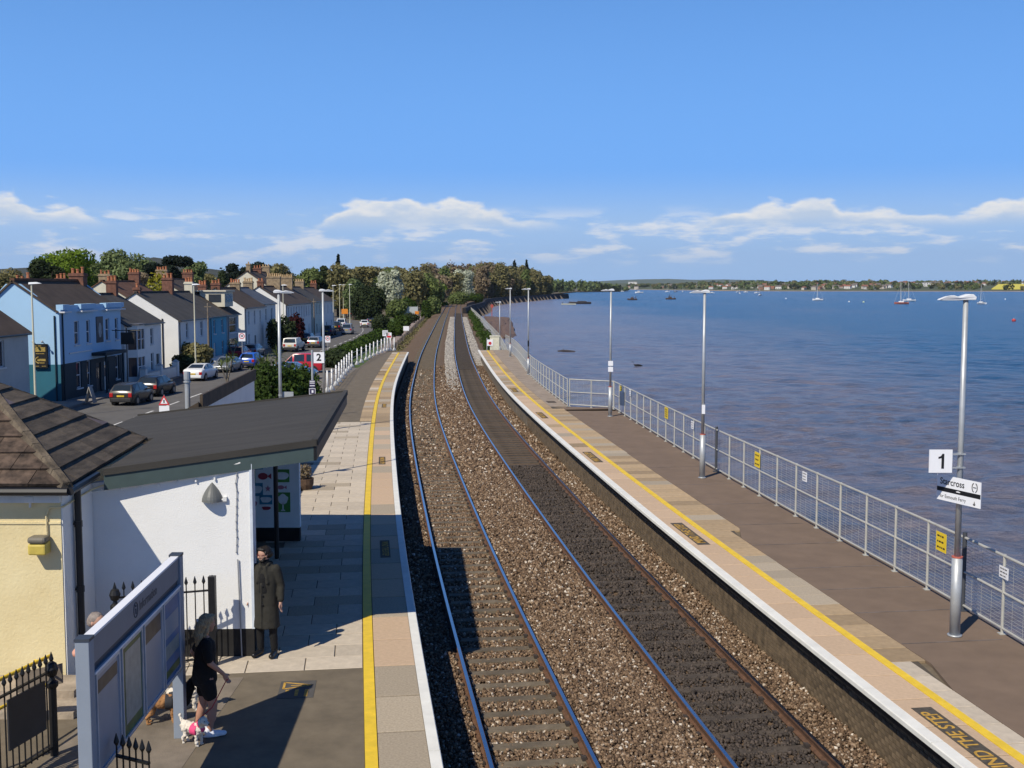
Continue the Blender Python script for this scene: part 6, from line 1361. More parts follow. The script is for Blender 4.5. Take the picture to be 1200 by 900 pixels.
# ------------------------------------------------------------------ hedges, bushes by the road
def hedge(label, pts, h, w, leaf, seed, n, size=.2, zb=ZR, name='hedge'):
    r = np.random.default_rng(seed); t = thing(name, label, name, (pts[0][0], pts[0][1], zb)); lob = []
    for a, b in zip(pts[:-1], pts[1:]):
        L_ = math.hypot(b[0]-a[0], b[1]-a[1]); k = max(2, int(L_/(w*.45)))
        for i in range(k): f = (i+r.uniform(0, .6))/k; lob.append(((a[0]+(b[0]-a[0])*f-pts[0][0]+r.uniform(-.15, .15), a[1]+(b[1]-a[1])*f-pts[0][1], h*.46), (w*.55*r.uniform(.85, 1.15), w*.6, h*.54*r.uniform(.85, 1.12))))
    V = crown_np(lob, n, size, r, .72); V[:, 2] = np.maximum(V[:, 2], .02); np_mesh('foliage', V, np.arange(len(V)).reshape(-1, 4), LF[leaf], t)
    mb = MB()
    for c, q in lob[::2]: mb.tube((c[0], c[1], -.02), (c[0]+r.uniform(-.2, .2), c[1], h*.7), .035, .015, 5)
    mb.build('stems', M_bark, t)['kind'] = 'stuff'; return t
hedge('long clipped green hedge along the road behind the white posts', [(-19.3, 122), (-19.6, 140), (-20.4, 165), (-21.4, 186)], 1.5, 2.0, 'hedge', 3, 9000)
hedge('dark low hedge end nearest the red van', [(-18.0, 116), (-19.0, 124)], 1.5, 2.4, 'dark', 4, 2600)
for i, (u, v, w, h, Y, lf, lab) in enumerate([(446, 372, 22, 3.4, 205, 'dark', 'dark rounded shrub on the verge beside the white hatchback'), (472, 376, 20, 3.0, 215, 'hedge', 'rounded clipped shrub left of the path'), (463, 384, 20, 2.6, 190, 'hedge', 'green rounded shrub at the end of the long hedge'), (481, 368, 20, 2.4, 260, 'dark', 'dark low shrub before the grey park board')]):
    X = (u-600)/F*Y; tree(lab, X, Y, h, w/F*Y, lf, seed=80+i, n=2200, size=.24, name='shrub', cat='shrub', style='dome', z=ZR+.02)
tree('dark red leaved bush before the long white terrace', xat(347, 400, 158)-0, 158, 4.6, 2.6, 'red', seed=90, n=2600, size=.22, name='bush', cat='bush', style='dome', z=ZR)
tree('dark climber covered bush beside the tall white house door', -30.6, 146.5, 4.2, 1.9, 'dark', seed=91, n=1600, size=.2, name='bush', cat='bush', z=ZR, style='dome')
tree('dark garden shrubs before the blue slate roofed house', -30.2, 152, 4.4, 3.0, 'dark', seed=92, n=2400, size=.22, name='bush', cat='bush', z=ZR, style='dome')
tree('olive garden bush beside the street lamp and white gabled house', xat(229, 420, 111), 111, 2.9, 3.4, 'olive', seed=93, n=2200, size=.2, name='bush', cat='bush', z=ZR, style='dome')
tree('dark garden bush at the foot of the white gable', xat(214, 430, 107.5), 107.5, 2.0, 2.2, 'dark', seed=94, n=1500, size=.18, name='bush', cat='bush', z=ZR, style='dome')
# big bush behind the shelter roof, and the palms
tree('large leafy bush with small white flowers behind the shelter roof', -11.1, 60, 4.2, 2.5, 'hedge', seed=95, n=15000, size=.105, name='bush', cat='bush', style='dome', z=ZG)
tree('leafy bush beside the flowering bush, against the low white outbuilding', -12.0, 57, 4.7, 3.0, 'hedge', seed=96, n=12000, size=.10, name='bush', cat='bush', style='dome', z=ZG)
def cordyline(label, X, Y, h, heads, seed, z=ZR):
    r = random.Random(seed); t = thing('palm', label, 'palm', (X, Y, z)); mb = MB(); lf = MB()
    for k in range(heads):
        a = 6.28*k/heads+r.uniform(-.3, .3); tip = Vector((math.cos(a)*.45*(heads > 1), math.sin(a)*.45*(heads > 1), h*r.uniform(.72, .9))); mb.tube((0, 0, h*.35), tip, .07, .05, 6)
        for j in range(46):
            b = r.uniform(0, 6.28); e = r.uniform(-.5, 1.3); L_ = r.uniform(.55, .95); d = Vector((math.cos(b)*math.cos(e), math.sin(b)*math.cos(e), math.sin(e))); s = d.cross(Vector((0, 0, 1))).normalized()*.028
            m_ = tip+d*L_*.6; q = tip+d*L_+Vector((0, 0, -.18*L_)); lf.add([tip-s*.4, m_-s, q, m_+s, tip+s*.4], [(0, 1, 3, 4), (1, 2, 3)])
    mb.tube((0, 0, 0), (0, 0, h*.37), .10, .08, 8); mb.build('trunk', M_barkp, t); lf.build('fronds', LF['palm'], t); return t
cordyline('spiky cabbage palm before the silver parked car', xat(266, 440, 84), 84, 3.3, 3, 1); cordyline('spiky cabbage palm rising behind the leafy bush', -13.2, 62, 5.0, 3, 2)
cordyline('small cabbage palm beside the teal house', -30.4, 124.5, 2.6, 2, 3)
# rank weeds on the bank beyond the platforms
def weeds(name, label, spots, leaf, seed, n, size):
    r = np.random.default_rng(seed); lob = [((x, y, z+.1), (a, b, c)) for x, y, z, a, b, c in spots]; V = crown_np(lob, n, size, r, .5); o = np_mesh(name, V, np.arange(len(V)).reshape(-1, 4), LF[leaf]); tag(o, label, 'weeds', kind='stuff')
sp = [(float(cx(Y))+5.0+rnd.uniform(-.5, .9), Y, -.25, rnd.uniform(.4, .8), rnd.uniform(.6, 1.2), rnd.uniform(.3, .75)) for Y in np.linspace(110, 330, 120)]
weeds('bank_weeds', 'green weeds on the bank between the track and the waterside railing', sp, 'hedge', 8, 9000, .13)
sp = [(float(cx(Y))-5.6+rnd.uniform(-.6, .6), Y, -.95, rnd.uniform(.4, .7), rnd.uniform(.6, 1.2), rnd.uniform(.25, .6)) for Y in np.linspace(106, 330, 110)]
weeds('bank_weeds', 'scrubby olive weeds along the path fence', sp, 'olive', 9, 7000, .13)
# chestnut paling fence between path and track
pf = thing('paling_fence', 'brown paling fence between the path and the track', 'fence', (float(cx(108))-6.2, 108, -1.2)); mb = MB(); po = Vector(pf.location); k = 0; nmb = MB()
for Y in np.arange(108, 300, .36):
    x = float(cx(Y))-6.25-po.x
    mb.box(x-.02, x+.02, Y-po.y-.04, Y-po.y+.04, 0, 1.15+rnd.uniform(-.05, .05))
o = mb.build('pales', M_wood, pf); o['kind'] = 'stuff'
for z in (.3, .95):
    mb = MB(); ys = np.arange(108, 300, 4)
    for a, b in zip(ys[:-1], ys[1:]): mb.tube((float(cx(a))-6.25-po.x, a-po.y, z), (float(cx(b))-6.25-po.x, b-po.y, z), .02, n=4)
    mb.build('wire', M_galv, pf)
for Y in np.arange(108, 300, 6.0): x = float(cx(Y))-6.2-po.x; mb = MB(); mb.tube((x, Y-po.y, 0), (x, Y-po.y, 1.35), .06, n=6); mb.build('post', M_wood, pf)
# ------------------------------------------------------------------ far shore
M_shore = mat('far_shore', (.10, .12, .06), .95, .25, .01); M_beach = mat('far_beach', (.36, .27, .21), .95, .1, .02); M_rape = mat('rapeseed', (.62, .54, .07), .9, .05, .02)
SH = [(235, 4300), (330, 3900), (420, 3300), (470, 2750), (505, 2420), (640, 2320), (800, 2260), (950, 2230), (1150, 2200), (1500, 2150), (2400, 2050)]
def shore():
    n = len(SH); mb = MB(); rows = [(0, -2.7), (14, -1.4), (40, .5), (260, 6), (700, 13), (1400, 20), (2600, 18)]; vs = []
    for x, y in SH:
        for d, z in rows: vs.append((x+d*.12, y+d, z))
    k = len(rows); fs = [(i*k+j, (i+1)*k+j, (i+1)*k+j+1, i*k+j+1) for i in range(n-1) for j in range(k-1)]; mb.add(vs, fs); mb.mi = [1 if (f % (k-1)) == 0 else 0 for f in range(len(fs))]
    struct('far_shore', mb, [M_shore, M_beach], None, True)
shore()
# sandy spit across the water
mb = MB(); mb.prism([(420, 2550), (520, 2480), (560, 2520), (470, 2600)], -2.8, -1.2); struct('sand_spit', mb, M_beach)
def shore_pt(u, back):
    """point 'back' metres behind the shoreline under photo column u"""
    s = (u-600)/F; best = None
    for (x0, y0), (x1, y1) in zip(SH[:-1], SH[1:]):
        a = x0-s*y0; b = x1-s*y1
        if a*b <= 0: f = a/(a-b) if a != b else 0; best = (x0+(x1-x0)*f, y0+(y1-y0)*f)
    if best is None: best = (s*2250, 2250)
    d = np.interp(back, [0, 40, 260, 700, 1400], [0, .5, 6, 13, 20]); return best[0]+s*back, best[1]+back, float(d)
fld = MB(); A = shore_pt(1160, 70); B = shore_pt(1300, 70); C = shore_pt(1300, 420); D = shore_pt(1168, 420)
fld.add([(A[0], A[1], A[2]+1.5), (B[0], B[1], B[2]+1.5), (C[0], C[1], C[2]+4.5), (D[0], D[1], D[2]+4.5), (A[0], A[1], -3), (B[0], B[1], -3), (C[0], C[1], -3), (D[0], D[1], -3)], [(0, 1, 2, 3), (0, 4, 5, 1), (1, 5, 6, 2), (2, 6, 7, 3), (3, 7, 4, 0)]); struct('rapeseed_field', fld, M_rape)
def shore_trees(name, label, specs, leafs, seed):
    r = np.random.default_rng(seed); Vs = []; mi = []
    for X, Y, z, h, w in specs:
        lob = [((X, Y, z+h*.5), (w*.5, w*.5, h*.5))]; n = 60; Vs.append(crown_np(lob, n, 1.5+h*.06, r, .5)); mi += [int(r.integers(0, len(leafs)))]*n
    V = np.concatenate(Vs); o = np_mesh(name, V, np.arange(len(V)).reshape(-1, 4), [LF[l] for l in leafs], None, mi); tag(o, label, 'woodland', kind='stuff')
r6 = random.Random(4); sp = []
for i in range(620):
    u = r6.uniform(800, 1235); back = r6.uniform(30, 900)
    if 1150 < u < 1240 and 50 < back < 430: continue
    x, y, z = shore_pt(u, back); h = r6.uniform(6, 13)*(.8 if 1040 < u < 1140 else 1); sp.append((x, y, z, h, h*1.2))
for i in range(140):
    u = r6.uniform(735, 830); x, y, z = shore_pt(u, r6.uniform(30, 500)); h = r6.uniform(5, 12); sp.append((x, y, z, h, h*1.3))
shore_trees('far_shore_trees', 'trees massed along the far shore of the estuary', sp, ['green', 'olive', 'mid', 'dark'], 3)
sp = []
for i in range(330):   # wooded point on the near bank beyond the sea wall
    u = r6.uniform(640, 736); Y = r6.uniform(1250, 2250) if u < 690 else r6.uniform(1700, 2300); X = (u-600)/F*Y
    if X > float(np.interp(Y, [1300, 1950, 2230, 2700], [40, 100, 228, 205])): continue
    top = np.interp(u, [640, 660, 690, 715, 737], [327.5, 327, 328.5, 331, 335]); h = max(4, zat(top+r6.uniform(0, 4), Y)-ZG); sp.append((X, Y, ZG, h, r6.uniform(9, 14)))
shore_trees('wooded_point', 'dark wooded point beyond the end of the sea wall', sp, ['green', 'dark', 'mid', 'green'], 4)
# houses on the far shore
cols6 = [('white', mat('far_white', (.75, .74, .71), .8)), ('pale', mat('far_pale', (.58, .52, .44), .8)), ('brick', mat('far_brick', (.36, .19, .13), .8))]
RFm = [mat('far_roof_grey', (.16, .14, .13), .9), mat('far_roof_red', (.27, .12, .08), .9)]
proto = {}
for i in range(118):
    u = r6.uniform(838, 1045) if i < 62 else (r6.uniform(1020, 1200) if i < 106 else r6.uniform(735, 840)); back = r6.uniform(26, 380) if u < 1040 else r6.uniform(430, 800)
    x, y, z = shore_pt(u, back); ci = r6.choice((0, 0, 1, 1, 2)); ri = r6.randint(0, 1); key = (ci, ri)
    if key not in proto:
        t = thing('far_house', f'small {cols6[ci][0]} walled house with {"grey" if ri == 0 else "red"} roof on the far shore', 'house', (x, y, z), 0, f'{cols6[ci][0]} far shore houses with {"grey" if ri == 0 else "red"} roofs')
        mb = MB(); mb.box(-5, 5, -3.5, 3.5, -3, 5.4); w = mb.build('wall', cols6[ci][1], t); mb = MB(); mb.add([(-5.4, -4, 5.3), (5.4, -4, 5.3), (5.4, 4, 5.3), (-5.4, 4, 5.3), (-5.4, 0, 8.2), (5.4, 0, 8.2)], [(0, 1, 5, 4), (2, 3, 4, 5), (1, 2, 5), (3, 0, 4), (3, 2, 1, 0)]); rf = mb.build('roof', RFm[ri], t); mb = MB(); mb.box(2.6, 3.6, -.5, .5, 7, 9.4); mb.build('chimney', M_brickR, rf)
        for xx in (-3, 0, 3): mb = MB(); mb.box(xx-.7, xx+.7, -3.56, -3.5, 1.0, 2.4); mb.build('window', M_glass, t)
        proto[key] = t
    else: t = copy_tree(proto[key])
    t.location = (x, y, z); t.rotation_euler = (0, 0, r6.uniform(-.9, .9)); s = r6.uniform(.75, 1.1); t.scale = (s*r6.uniform(.9, 1.4), s, s)
def block(label, u, v0, v1, wpx, back, m, floors=3):
    x, y, z = shore_pt(u, back); zb, zt = zat(v1, y), zat(v0, y); w = wpx/F*y; t = thing('apartment_block', label, 'building', (x, y, min(z, zb)-2)); h = zt-min(z, zb)+2
    mb = MB(); mb.box(-w/2, w/2, 0, 14, 0, h); mb.build('wall', m, t); mb = MB(); mb.box(-w/2-.4, w/2+.4, -.4, 14.4, h, h+.8); mb.build('roof', RFm[0], t)
    k = max(2, int(w/5))
    for f in range(floors):
        for i in range(k): xx = -w/2+w*(i+.5)/k; mb = MB(); mb.box(xx-1.1, xx+1.1, -.12, 0, h*(f+.45)/(floors+.2), h*(f+.45)/(floors+.2)+1.8); mb.build('window', M_glass, t)
block('long white seafront building among trees on the far shore', 1074, 331.8, 334.5, 18, 380, cols6[0][1], 2); block('tall bright white block on the far shore', 1085, 331, 336.5, 9, 330, cols6[0][1], 3); block('buff block beside the tall bright white block', 1094, 331.5, 335.5, 7, 420, cols6[1][1], 2); block('low cream block left of the rapeseed field', 1112, 332, 335, 9, 430, cols6[0][1], 2); block('white block far up the estuary', 741, 330.2, 332.4, 10, 900, cols6[0][1], 2)
# ------------------------------------------------------------------ boats, buoys and driftwood
M_hull = mat('hull_white', (.76, .77, .78), .35, .03, 3); M_hullr = mat('hull_red', (.42, .14, .11), .4); M_hulld = mat('hull_dark', (.06, .05, .05), .6, .2, 1); M_mast = mat('mast', (.62, .62, .60), .4); M_rust = mat('rusty_hulk', (.10, .065, .05), .9, .3, 1); M_sail = mat('sail_cover', (.10, .16, .34), .8)
def hull(mb, L_, B, H_, st=9):
    vs = []; k = 7
    for i in range(st):
        f = i/(st-1); y = -L_/2+L_*f; w = B/2*(math.sin(math.pi*min(1, .16+.84*(1-f)**.0*(1-f*.0)))**0)*(1-(max(0, f-.35)/.65)**2.2)*(.82+.18*min(1, f*4)); w = max(w, .02); sh = H_*(.82+.28*(f-.4)**2*2)
        for q in [(-1, 1), (-.96, .55), (-.7, .15), (0, -.12), (.7, .15), (.96, .55), (1, 1)]: vs.append((w*q[0], y, sh*q[1]))
    fs = [(i*k+j, i*k+j+1, (i+1)*k+j+1, (i+1)*k+j) for i in range(st-1) for j in range(k-1)]+[(i*k+k-1, i*k, (i+1)*k, (i+1)*k+k-1) for i in range(st-1)]+[tuple(range(k))[::-1]]; mb.add(vs, fs)
def sailboat(label, u, v, L_, mast, hm, rz, tilt=0., cover=True):
    p = at(u, v, ZW); t = thing('sailing_boat', label, 'sailing boat', (p.x, p.y, ZW-.02), rz, 'moored sailing boats'); t.rotation_euler = (0, tilt, rz)
    mb = MB(); hull(mb, L_, L_*.32, L_*.15); mb.build('hull', hm, t); mb = MB(); mb.box(-L_*.09, L_*.09, -L_*.15, L_*.2, L_*.13, L_*.21); bevel(mb.build('cabin', M_hull, t), L_*.02)
    mb = MB(); mb.tube((0, L_*.08, L_*.13), (0, L_*.08, mast), .11, .07, 6); mb.build('mast', M_mast, t); mb = MB(); mb.tube((0, L_*.07, L_*.28), (0, -L_*.38, L_*.27), .10, n=6); mb.build('boom', M_sail if cover else M_mast, t)
    mb = MB(); 
    for e in ((0, L_*.48, L_*.16), (0, -L_*.48, L_*.14), (L_*.15, 0, L_*.14), (-L_*.15, 0, L_*.14)): mb.tube((0, L_*.08, mast*.97), e, .03, n=3)
    mb.build('rigging', M_mast, t)['kind'] = 'stuff'
    mb = MB(); mb.box(-L_*.08, L_*.08, -L_*.38, -L_*.18, L_*.1, L_*.15); mb.build('cockpit', M_hulld, t); return t
sailboat('white sailing boat moored alone left of the tall lamp post', 958.5, 352, 7.5, 11.5, M_hull, R(60)); sailboat('red hulled sailing boat of the moored pair', 1056.5, 356.3, 7.5, 11.8, M_hullr, R(70), R(-6)); sailboat('white hulled sailing boat of the moored pair', 1065.5, 353, 8, 12.5, M_hull, R(80)); sailboat('pale sailing boat moored right of the tall lamp post', 1150, 356.3, 6.5, 10.5, M_hull, R(20))
for i, (u, v, L_, ms, hm, lab) in enumerate([(729, 341.9, 9, 12, M_hull, 'white yacht far off left of the second lamp head'), (782, 342.2, 8, 13, M_hull, 'distant yacht in the moorings, leftmost of the row past the hulks'), (791.5, 342.2, 8, 11, M_hulld, 'dark hulled yacht in the distant moorings'), (800, 342.4, 8, 13, M_hull, 'distant yacht moored beside the dark hulled one'), (816, 342.3, 9, 18, M_hull, 'tall masted distant yacht behind the second lamp head'), (834, 343.6, 8, 14, M_hull, 'distant yacht just right of the second lamp head'), (864.5, 342.6, 7, 5, M_hull, 'low white motor boat in the distant moorings'), (866.5, 344.1, 7, 6, M_hull, 'white boat moored just below the low motor boat'), (874, 342.7, 8, 5, M_hull, 'white cabin boat in the distant moorings'), (886.5, 343.6, 7, 9, M_hull, 'distant sailing boat above the nearest white dinghy'), (890.5, 346.4, 7, 8, M_hull, 'white boat moored nearest of the distant cluster')]): sailboat(lab, u, v, L_, ms, hm, R(30+47*i))
def motor(label, u, v, L_, rz):
    p = at(u, v, ZW); t = thing('motor_boat', label, 'motor boat', (p.x, p.y, ZW-.02), rz); mb = MB(); hull(mb, L_, L_*.33, L_*.16); mb.build('hull', M_hull, t); mb = MB(); mb.box(-L_*.1, L_*.1, -L_*.05, L_*.22, L_*.14, L_*.28); bevel(mb.build('wheelhouse', M_hull, t), .1); mb = MB(); mb.box(-L_*.105, L_*.105, 0, L_*.2, L_*.2, L_*.26); mb.build('window', M_glass, t)
motor('white motor boat under way up the estuary', 749, 343.4, 12, R(85))
def hulk(label, u, v, L_, seed):
    r = random.Random(seed); p = at(u, v, ZW); t = thing('derelict_hulk', label, 'boat', (p.x, p.y, ZW-.3), R(80)); mb = MB(); hull(mb, L_, L_*.3, L_*.2); mb.build('hull', M_rust, t); mb = MB()
    for k in range(6): y = r.uniform(-L_*.35, L_*.25); mb.tube((r.uniform(-.5, .5), y, .5), (r.uniform(-1, 1), y+r.uniform(-1, 1), r.uniform(2.0, 4.2)), .18, .12, 5)
    mb.build('timbers', M_rust, t); mb = MB(); mb.box(-L_*.08, L_*.08, -L_*.1, L_*.12, L_*.14, L_*.3); mb.build('deckhouse', M_rust, t)
hulk('rusty derelict hulk left of the second, dark one', 741, 351.5, 7, 1); hulk('dark low derelict hulk with leaning timbers', 786, 350.8, 7.5, 2)
p = at(668, 357, ZW); t = thing('pontoon', 'low pale pontoon with a dark moored barge off the sea wall', 'pontoon', (p.x, p.y, ZW-.1)); mb = MB(); mb.box(-4.5, 3, -2, 2, 0, .7); mb.build('deck', mat('pontoon_pale', (.42, .43, .36), .8), t); mb = MB()
for x in (-4, -1, 2): mb.tube((x, -1.8, 0), (x, -1.8, 1.6), .12)
mb.build('piles', M_hulld, t)
p = at(675.5, 356, ZW); t = thing('barge', 'long dark barge moored beside the pale pontoon', 'barge', (p.x+2, p.y, ZW-.1), R(90)); mb = MB(); hull(mb, 12, 3, 1.3); mb.build('hull', M_hulld, t); mb = MB(); mb.box(-.9, .9, -3.5, 1.5, 1.0, 1.6); mb.build('hatch', M_hulld, t)
def buoy(label, u, v, r, m):
    p = at(u, v, ZW); t = thing('mooring_buoy', label, 'buoy', (p.x, p.y, ZW), 0, 'mooring buoys'); mb = MB(); mb.sphere((0, 0, r*.45), r, 12, 8, (1, 1, .85)); mb.build('float', m, t, True); mb = MB(); mb.tube((0, 0, r*1.2), (0, 0, r*1.7), r*.12); mb.build('ring', M_mast, t)
buoy('red mooring buoy right of the tall lamp post', 1188, 376.5, .55, mat('buoy_red', (.5, .06, .06), .5)); buoy('pale green mooring buoy left of the moored pair', 1012, 354.5, .6, mat('buoy_green', (.5, .6, .4), .5)); buoy('small white buoy left of the pale green buoy', 995, 354, .5, M_hull); buoy('small white buoy left of the lone sailing boat', 921, 350.3, .5, M_hull); buoy('small pale buoy under the yellow field', 1178, 351, .5, M_hull)
p = at(664, 412, ZW); t = thing('driftwood', 'dark log floating off the narrow platform', 'driftwood', (p.x, p.y, ZW)); mb = MB(); mb.path([(-1.3, 0, .02), (-.5, .1, .12), (.4, 0, .08), (1.2, .1, -.03)], .14, 7); mb.build('log', M_hulld, t); mb = MB(); mb.tube((-.4, .1, .1), (-.5, .3, .45), .05, .03); mb.build('branch', M_hulld, t)
p = at(747, 429, ZW); t = thing('cormorant', 'dark cormorant swimming off the fence corner', 'bird', (p.x, p.y, ZW), R(100))
mb = MB(); vs = []; st = [(-.62, .02, .04, .02), (-.4, .1, .1, .07), (-.1, .16, .14, .1), (.2, .14, .12, .1), (.4, .07, .07, .14), (.47, .045, .045, .28), (.5, .04, .04, .42), (.56, .05, .05, .5), (.66, .03, .03, .5), (.8, .008, .008, .49)]
for y, rx, rz2, z in st:
    for i in range(8): a = 2*math.pi*i/8; vs.append((rx*math.cos(a), y, z+rz2*math.sin(a)))
mb.add(vs, [(i*8+j, i*8+(j+1) % 8, (i+1)*8+(j+1) % 8, (i+1)*8+j) for i in range(len(st)-1) for j in range(8)]); mb.build('body', mat('feather_black', (.015, .014, .016), .6), t, True)
# rocky foreshore inside the bay and the red beacon
def foreshore():
    r = np.random.default_rng(9); P = [(at(566, 370.5, -2.3)), (at(598, 371.5, -2.3)), (at(603, 380, -2.3)), (at(606, 393, -2.3)), (at(592, 399, -2.3)), (at(580, 392, -2.3)), (at(572, 380, -2.3))]
    cxp = sum((p for p in P), Vector())/len(P); mb = MB(); n = len(P); vs = []; rings = 7
    for k in range(rings):
        f = 1-k/rings
        for i in range(n*4): a = P[i//4].lerp(P[(i//4+1) % n], (i % 4)/4); q = cxp.lerp(a, f*(1+.06*r.normal())); vs.append((q.x, q.y, -2.75+.55*min(1, k*.9)+.16*abs(r.normal())*(k > 0)))
    m = n*4; fs = [(k*m+i, k*m+(i+1) % m, (k+1)*m+(i+1) % m, (k+1)*m+i) for k in range(rings-1) for i in range(m)]+[tuple(range((rings-1)*m, rings*m))]; mb.add(vs, fs); struct('foreshore', mb, M_mud)
foreshore()
p = at(576.5, 371, -2.4); t = thing('beacon_post', 'red topped beacon post standing on the foreshore', 'beacon', (p.x, p.y, -2.5)); mb = MB(); mb.tube((0, 0, 0), (0, 0, 3.6), .10, n=8); mb.build('pole', mat('beacon_red', (.5, .09, .07), .6), t); mb = MB(); mb.box(-.4, .4, -.05, .05, 2.9, 3.8); mb.build('topmark', MATS['beacon_red'], t)
from mathutils import noise as mnoise
# ------------------------------------------------------------------ information board
bd = thing('information_board', 'blue grey platform information board with four framed posters on two posts', 'notice board', (-4.28, 12.8, ZP)); O = Vector(bd.location)
PA = Vector((-4.23, 11.05, 0)); PB = Vector((-4.36, 14.6, 0)); dr = (PB-PA).normalized(); nr = Vector((dr.y, -dr.x, 0)); TOP = 2.42
def bx(s0, s1, n0, n1, z0, z1, name, m, parent=bd):
    mb = MB(); Mx = Matrix.Identity(4)
    for i in range(3): Mx[i][0] = dr[i]; Mx[i][1] = nr[i]; Mx[i][2] = (0, 0, 1)[i]; Mx[i][3] = (PA-Vector((O.x, O.y, 0)))[i]
    mb.box(s0, s1, n0, n1, z0, z1, Mx); mb.f = [f[::-1] for f in mb.f]; return mb.build(name, m, parent)
Lb = (PB-PA).length
for s in (0, Lb): bevel(bx(s-.075, s+.075, -.07, .07, 0, TOP, 'post', M_bluegrey), .008); bx(s-.08, s+.08, -.075, .075, TOP, TOP+.03, 'post_cap', M_navy)
hdr = bx(.08, Lb-.08, -.045, .045, TOP-.285, TOP-.01, 'header_panel', mat('header_grey', (.21, .22, .25), .5, .04, 3))
bx(.08, Lb-.08, -.05, .05, TOP-.012, TOP+.012, 'header_top', M_signw); bx(.08, Lb-.08, -.03, .03, TOP-.35, TOP-.29, 'header_gap', M_navy)
cs = bx(.08, Lb-.08, -.05, .05, .93, TOP-.36, 'poster_case', M_bluegrey); bx(.08, Lb-.08, .045, .075, TOP-.385, TOP-.36, 'case_top_trim', M_signw)
M_ppr = mat('poster_pale', (.28, .31, .37), .35, .06, 2); M_ppr2 = mat('poster_green', (.10, .17, .06), .4, .3, 6); M_pmap = mat('poster_map', (.33, .35, .33), .35, .15, 9); M_pbl = mat('poster_blue', (.10, .17, .33), .4, .1, 5); M_pbr = mat('poster_dark', (.09, .075, .07), .4, .3, 8)
w = (Lb-.16)/4
for i in range(4):
    s0 = .08+w*i+.035; s1 = .08+w*(i+1)-.035
    for a, b, c, d in ((s0, s1, .97, 1.0), (s0, s1, 2.0, 2.03), (s0, s0+.03, 1.0, 2.0), (s1-.03, s1, 1.0, 2.0)): bx(a, b, .05, .072, c, d, 'frame', mat('frame_silver', (.50, .55, .63), .4, metal=.3), cs)
    if i == 0: p = bx(s0+.03, s1-.03, .05, .056, 1.0, 2.0, 'poster', M_ppr, bd); bx(s0+.07, s1-.07, .0565, .058, 1.80, 1.94, 'poster_print', M_pbr, p)
    if i == 1:
        p = bx(s0+.03, s1-.03, .05, .056, 1.0, 2.0, 'poster', M_ppr2, bd); bx(s0+.13, s1-.07, .0565, .058, 1.12, 1.93, 'poster_print', M_pmap, p)
    if i == 2: p = bx(s0+.03, s1-.03, .05, .056, 1.0, 2.0, 'poster', M_ppr, bd); bx(s0+.05, s1-.05, .0565, .058, 1.76, 1.97, 'poster_print', M_pbr, p)
    if i == 3:
        p = bx(s0+.03, s1-.03, .05, .056, 1.0, 2.0, 'poster', M_pbl, bd); bx(s0+.07, s1-.07, .0565, .058, 1.55, 1.80, 'poster_print', M_ppr, p); bx(s0+.07, s1-.07, .0565, .058, 1.28, 1.46, 'poster_print', M_pmap, p); bx(s0+.05, s1-.05, .0565, .058, 1.05, 1.14, 'poster_print', M_ppr2, p)
    g = bx(s0+.03, s1-.03, .062, .066, 1.0, 2.0, 'glazing', None, bd) if False else None
tp = PA+dr*(Lb*.5)+nr*.0465+Vector((0, 0, TOP-.15))-Vector((O.x, O.y, 0))
text_mesh('Information', .155, M_navy, bd, frame_(tp-dr*.06, dr, (0, 0, 1)), 'header_lettering', 'LEFT', .0008, bold=.002)
mb = MB(); c0 = tp-dr*.20
for i in range(16):
    a, b = 2*math.pi*i/16, 2*math.pi*(i+1)/16; mb.tube(c0+dr*.075*math.cos(a)+Vector((0, 0, .085*math.sin(a))), c0+dr*.075*math.cos(b)+Vector((0, 0, .085*math.sin(b))), .007, n=4)
mb.tube(c0+Vector((0, 0, -.045)), c0+Vector((0, 0, .015)), .010, n=5); mb.sphere(c0+Vector((0, 0, .045)), .013, 6, 4); mb.build('header_symbol', M_navy, bd)
# ------------------------------------------------------------------ iron railings
def railing(label, p0, p1, h, sp=.12, posts=(), balls=(), cat='railing', zb=ZP, plate=None):
    p0 = Vector((*p0, zb)); p1 = Vector((*p1, zb)); t = thing('iron_railing', label, cat, p0); d = p1-p0; L_ = d.length; d.normalize(); bar = None; n = int(L_/sp)
    for i in range(n+1):
        q = d*(i*L_/max(1, n))
        if bar is None:
            mb = MB(); mb.tube((0, 0, .08), (0, 0, h), .0105, n=6); mb.lathe([(.012, 0), (.03, .035), (.024, .06), (.004, .13)], 8, (0, 0, h-.01)); o = mb.build('bar', M_black, t); bar = o.data; o.location = q
        else: place('bar', bar, t, q)
    for z in (.12, h-.12): mb = MB(); mb.box(0, L_, -.02, .02, z-.012, z+.012, frame_((0, 0, 0), d, (-d.y, d.x, 0))); mb.build('rail', M_black, t)
    for s, ph, pw in posts: q = d*s; mb = MB(); mb.box(q.x-pw/2, q.x+pw/2, q.y-pw/2, q.y+pw/2, 0, ph); mb.build('post', M_black, t)
    for s, ph in balls:
        q = d*s; mb = MB(); mb.lathe([(.05, 0), (.05, ph-.25), (.075, ph-.22), (.075, ph-.17), (.04, ph-.14), (.03, ph-.10), (.06, ph-.08), (.085, ph-.0), (.06, ph+.07), (.02, ph+.1), (.012, ph+.14), (.002, ph+.15)], 12, q); mb.build('ball_post', M_black, t)
    return t
railing('black iron railing with square end post before the white shelter wall', (-6.02, 17.0), (-4.66, 17.45), 1.32, .125, posts=((1.43, 1.42, .105),), balls=((0, 1.25),))
rl = railing('black iron gate railing beside the yellow handrail', (-5.78, 14.0), (-6.35, 11.6), 1.22, .11, balls=((0, 1.12),))
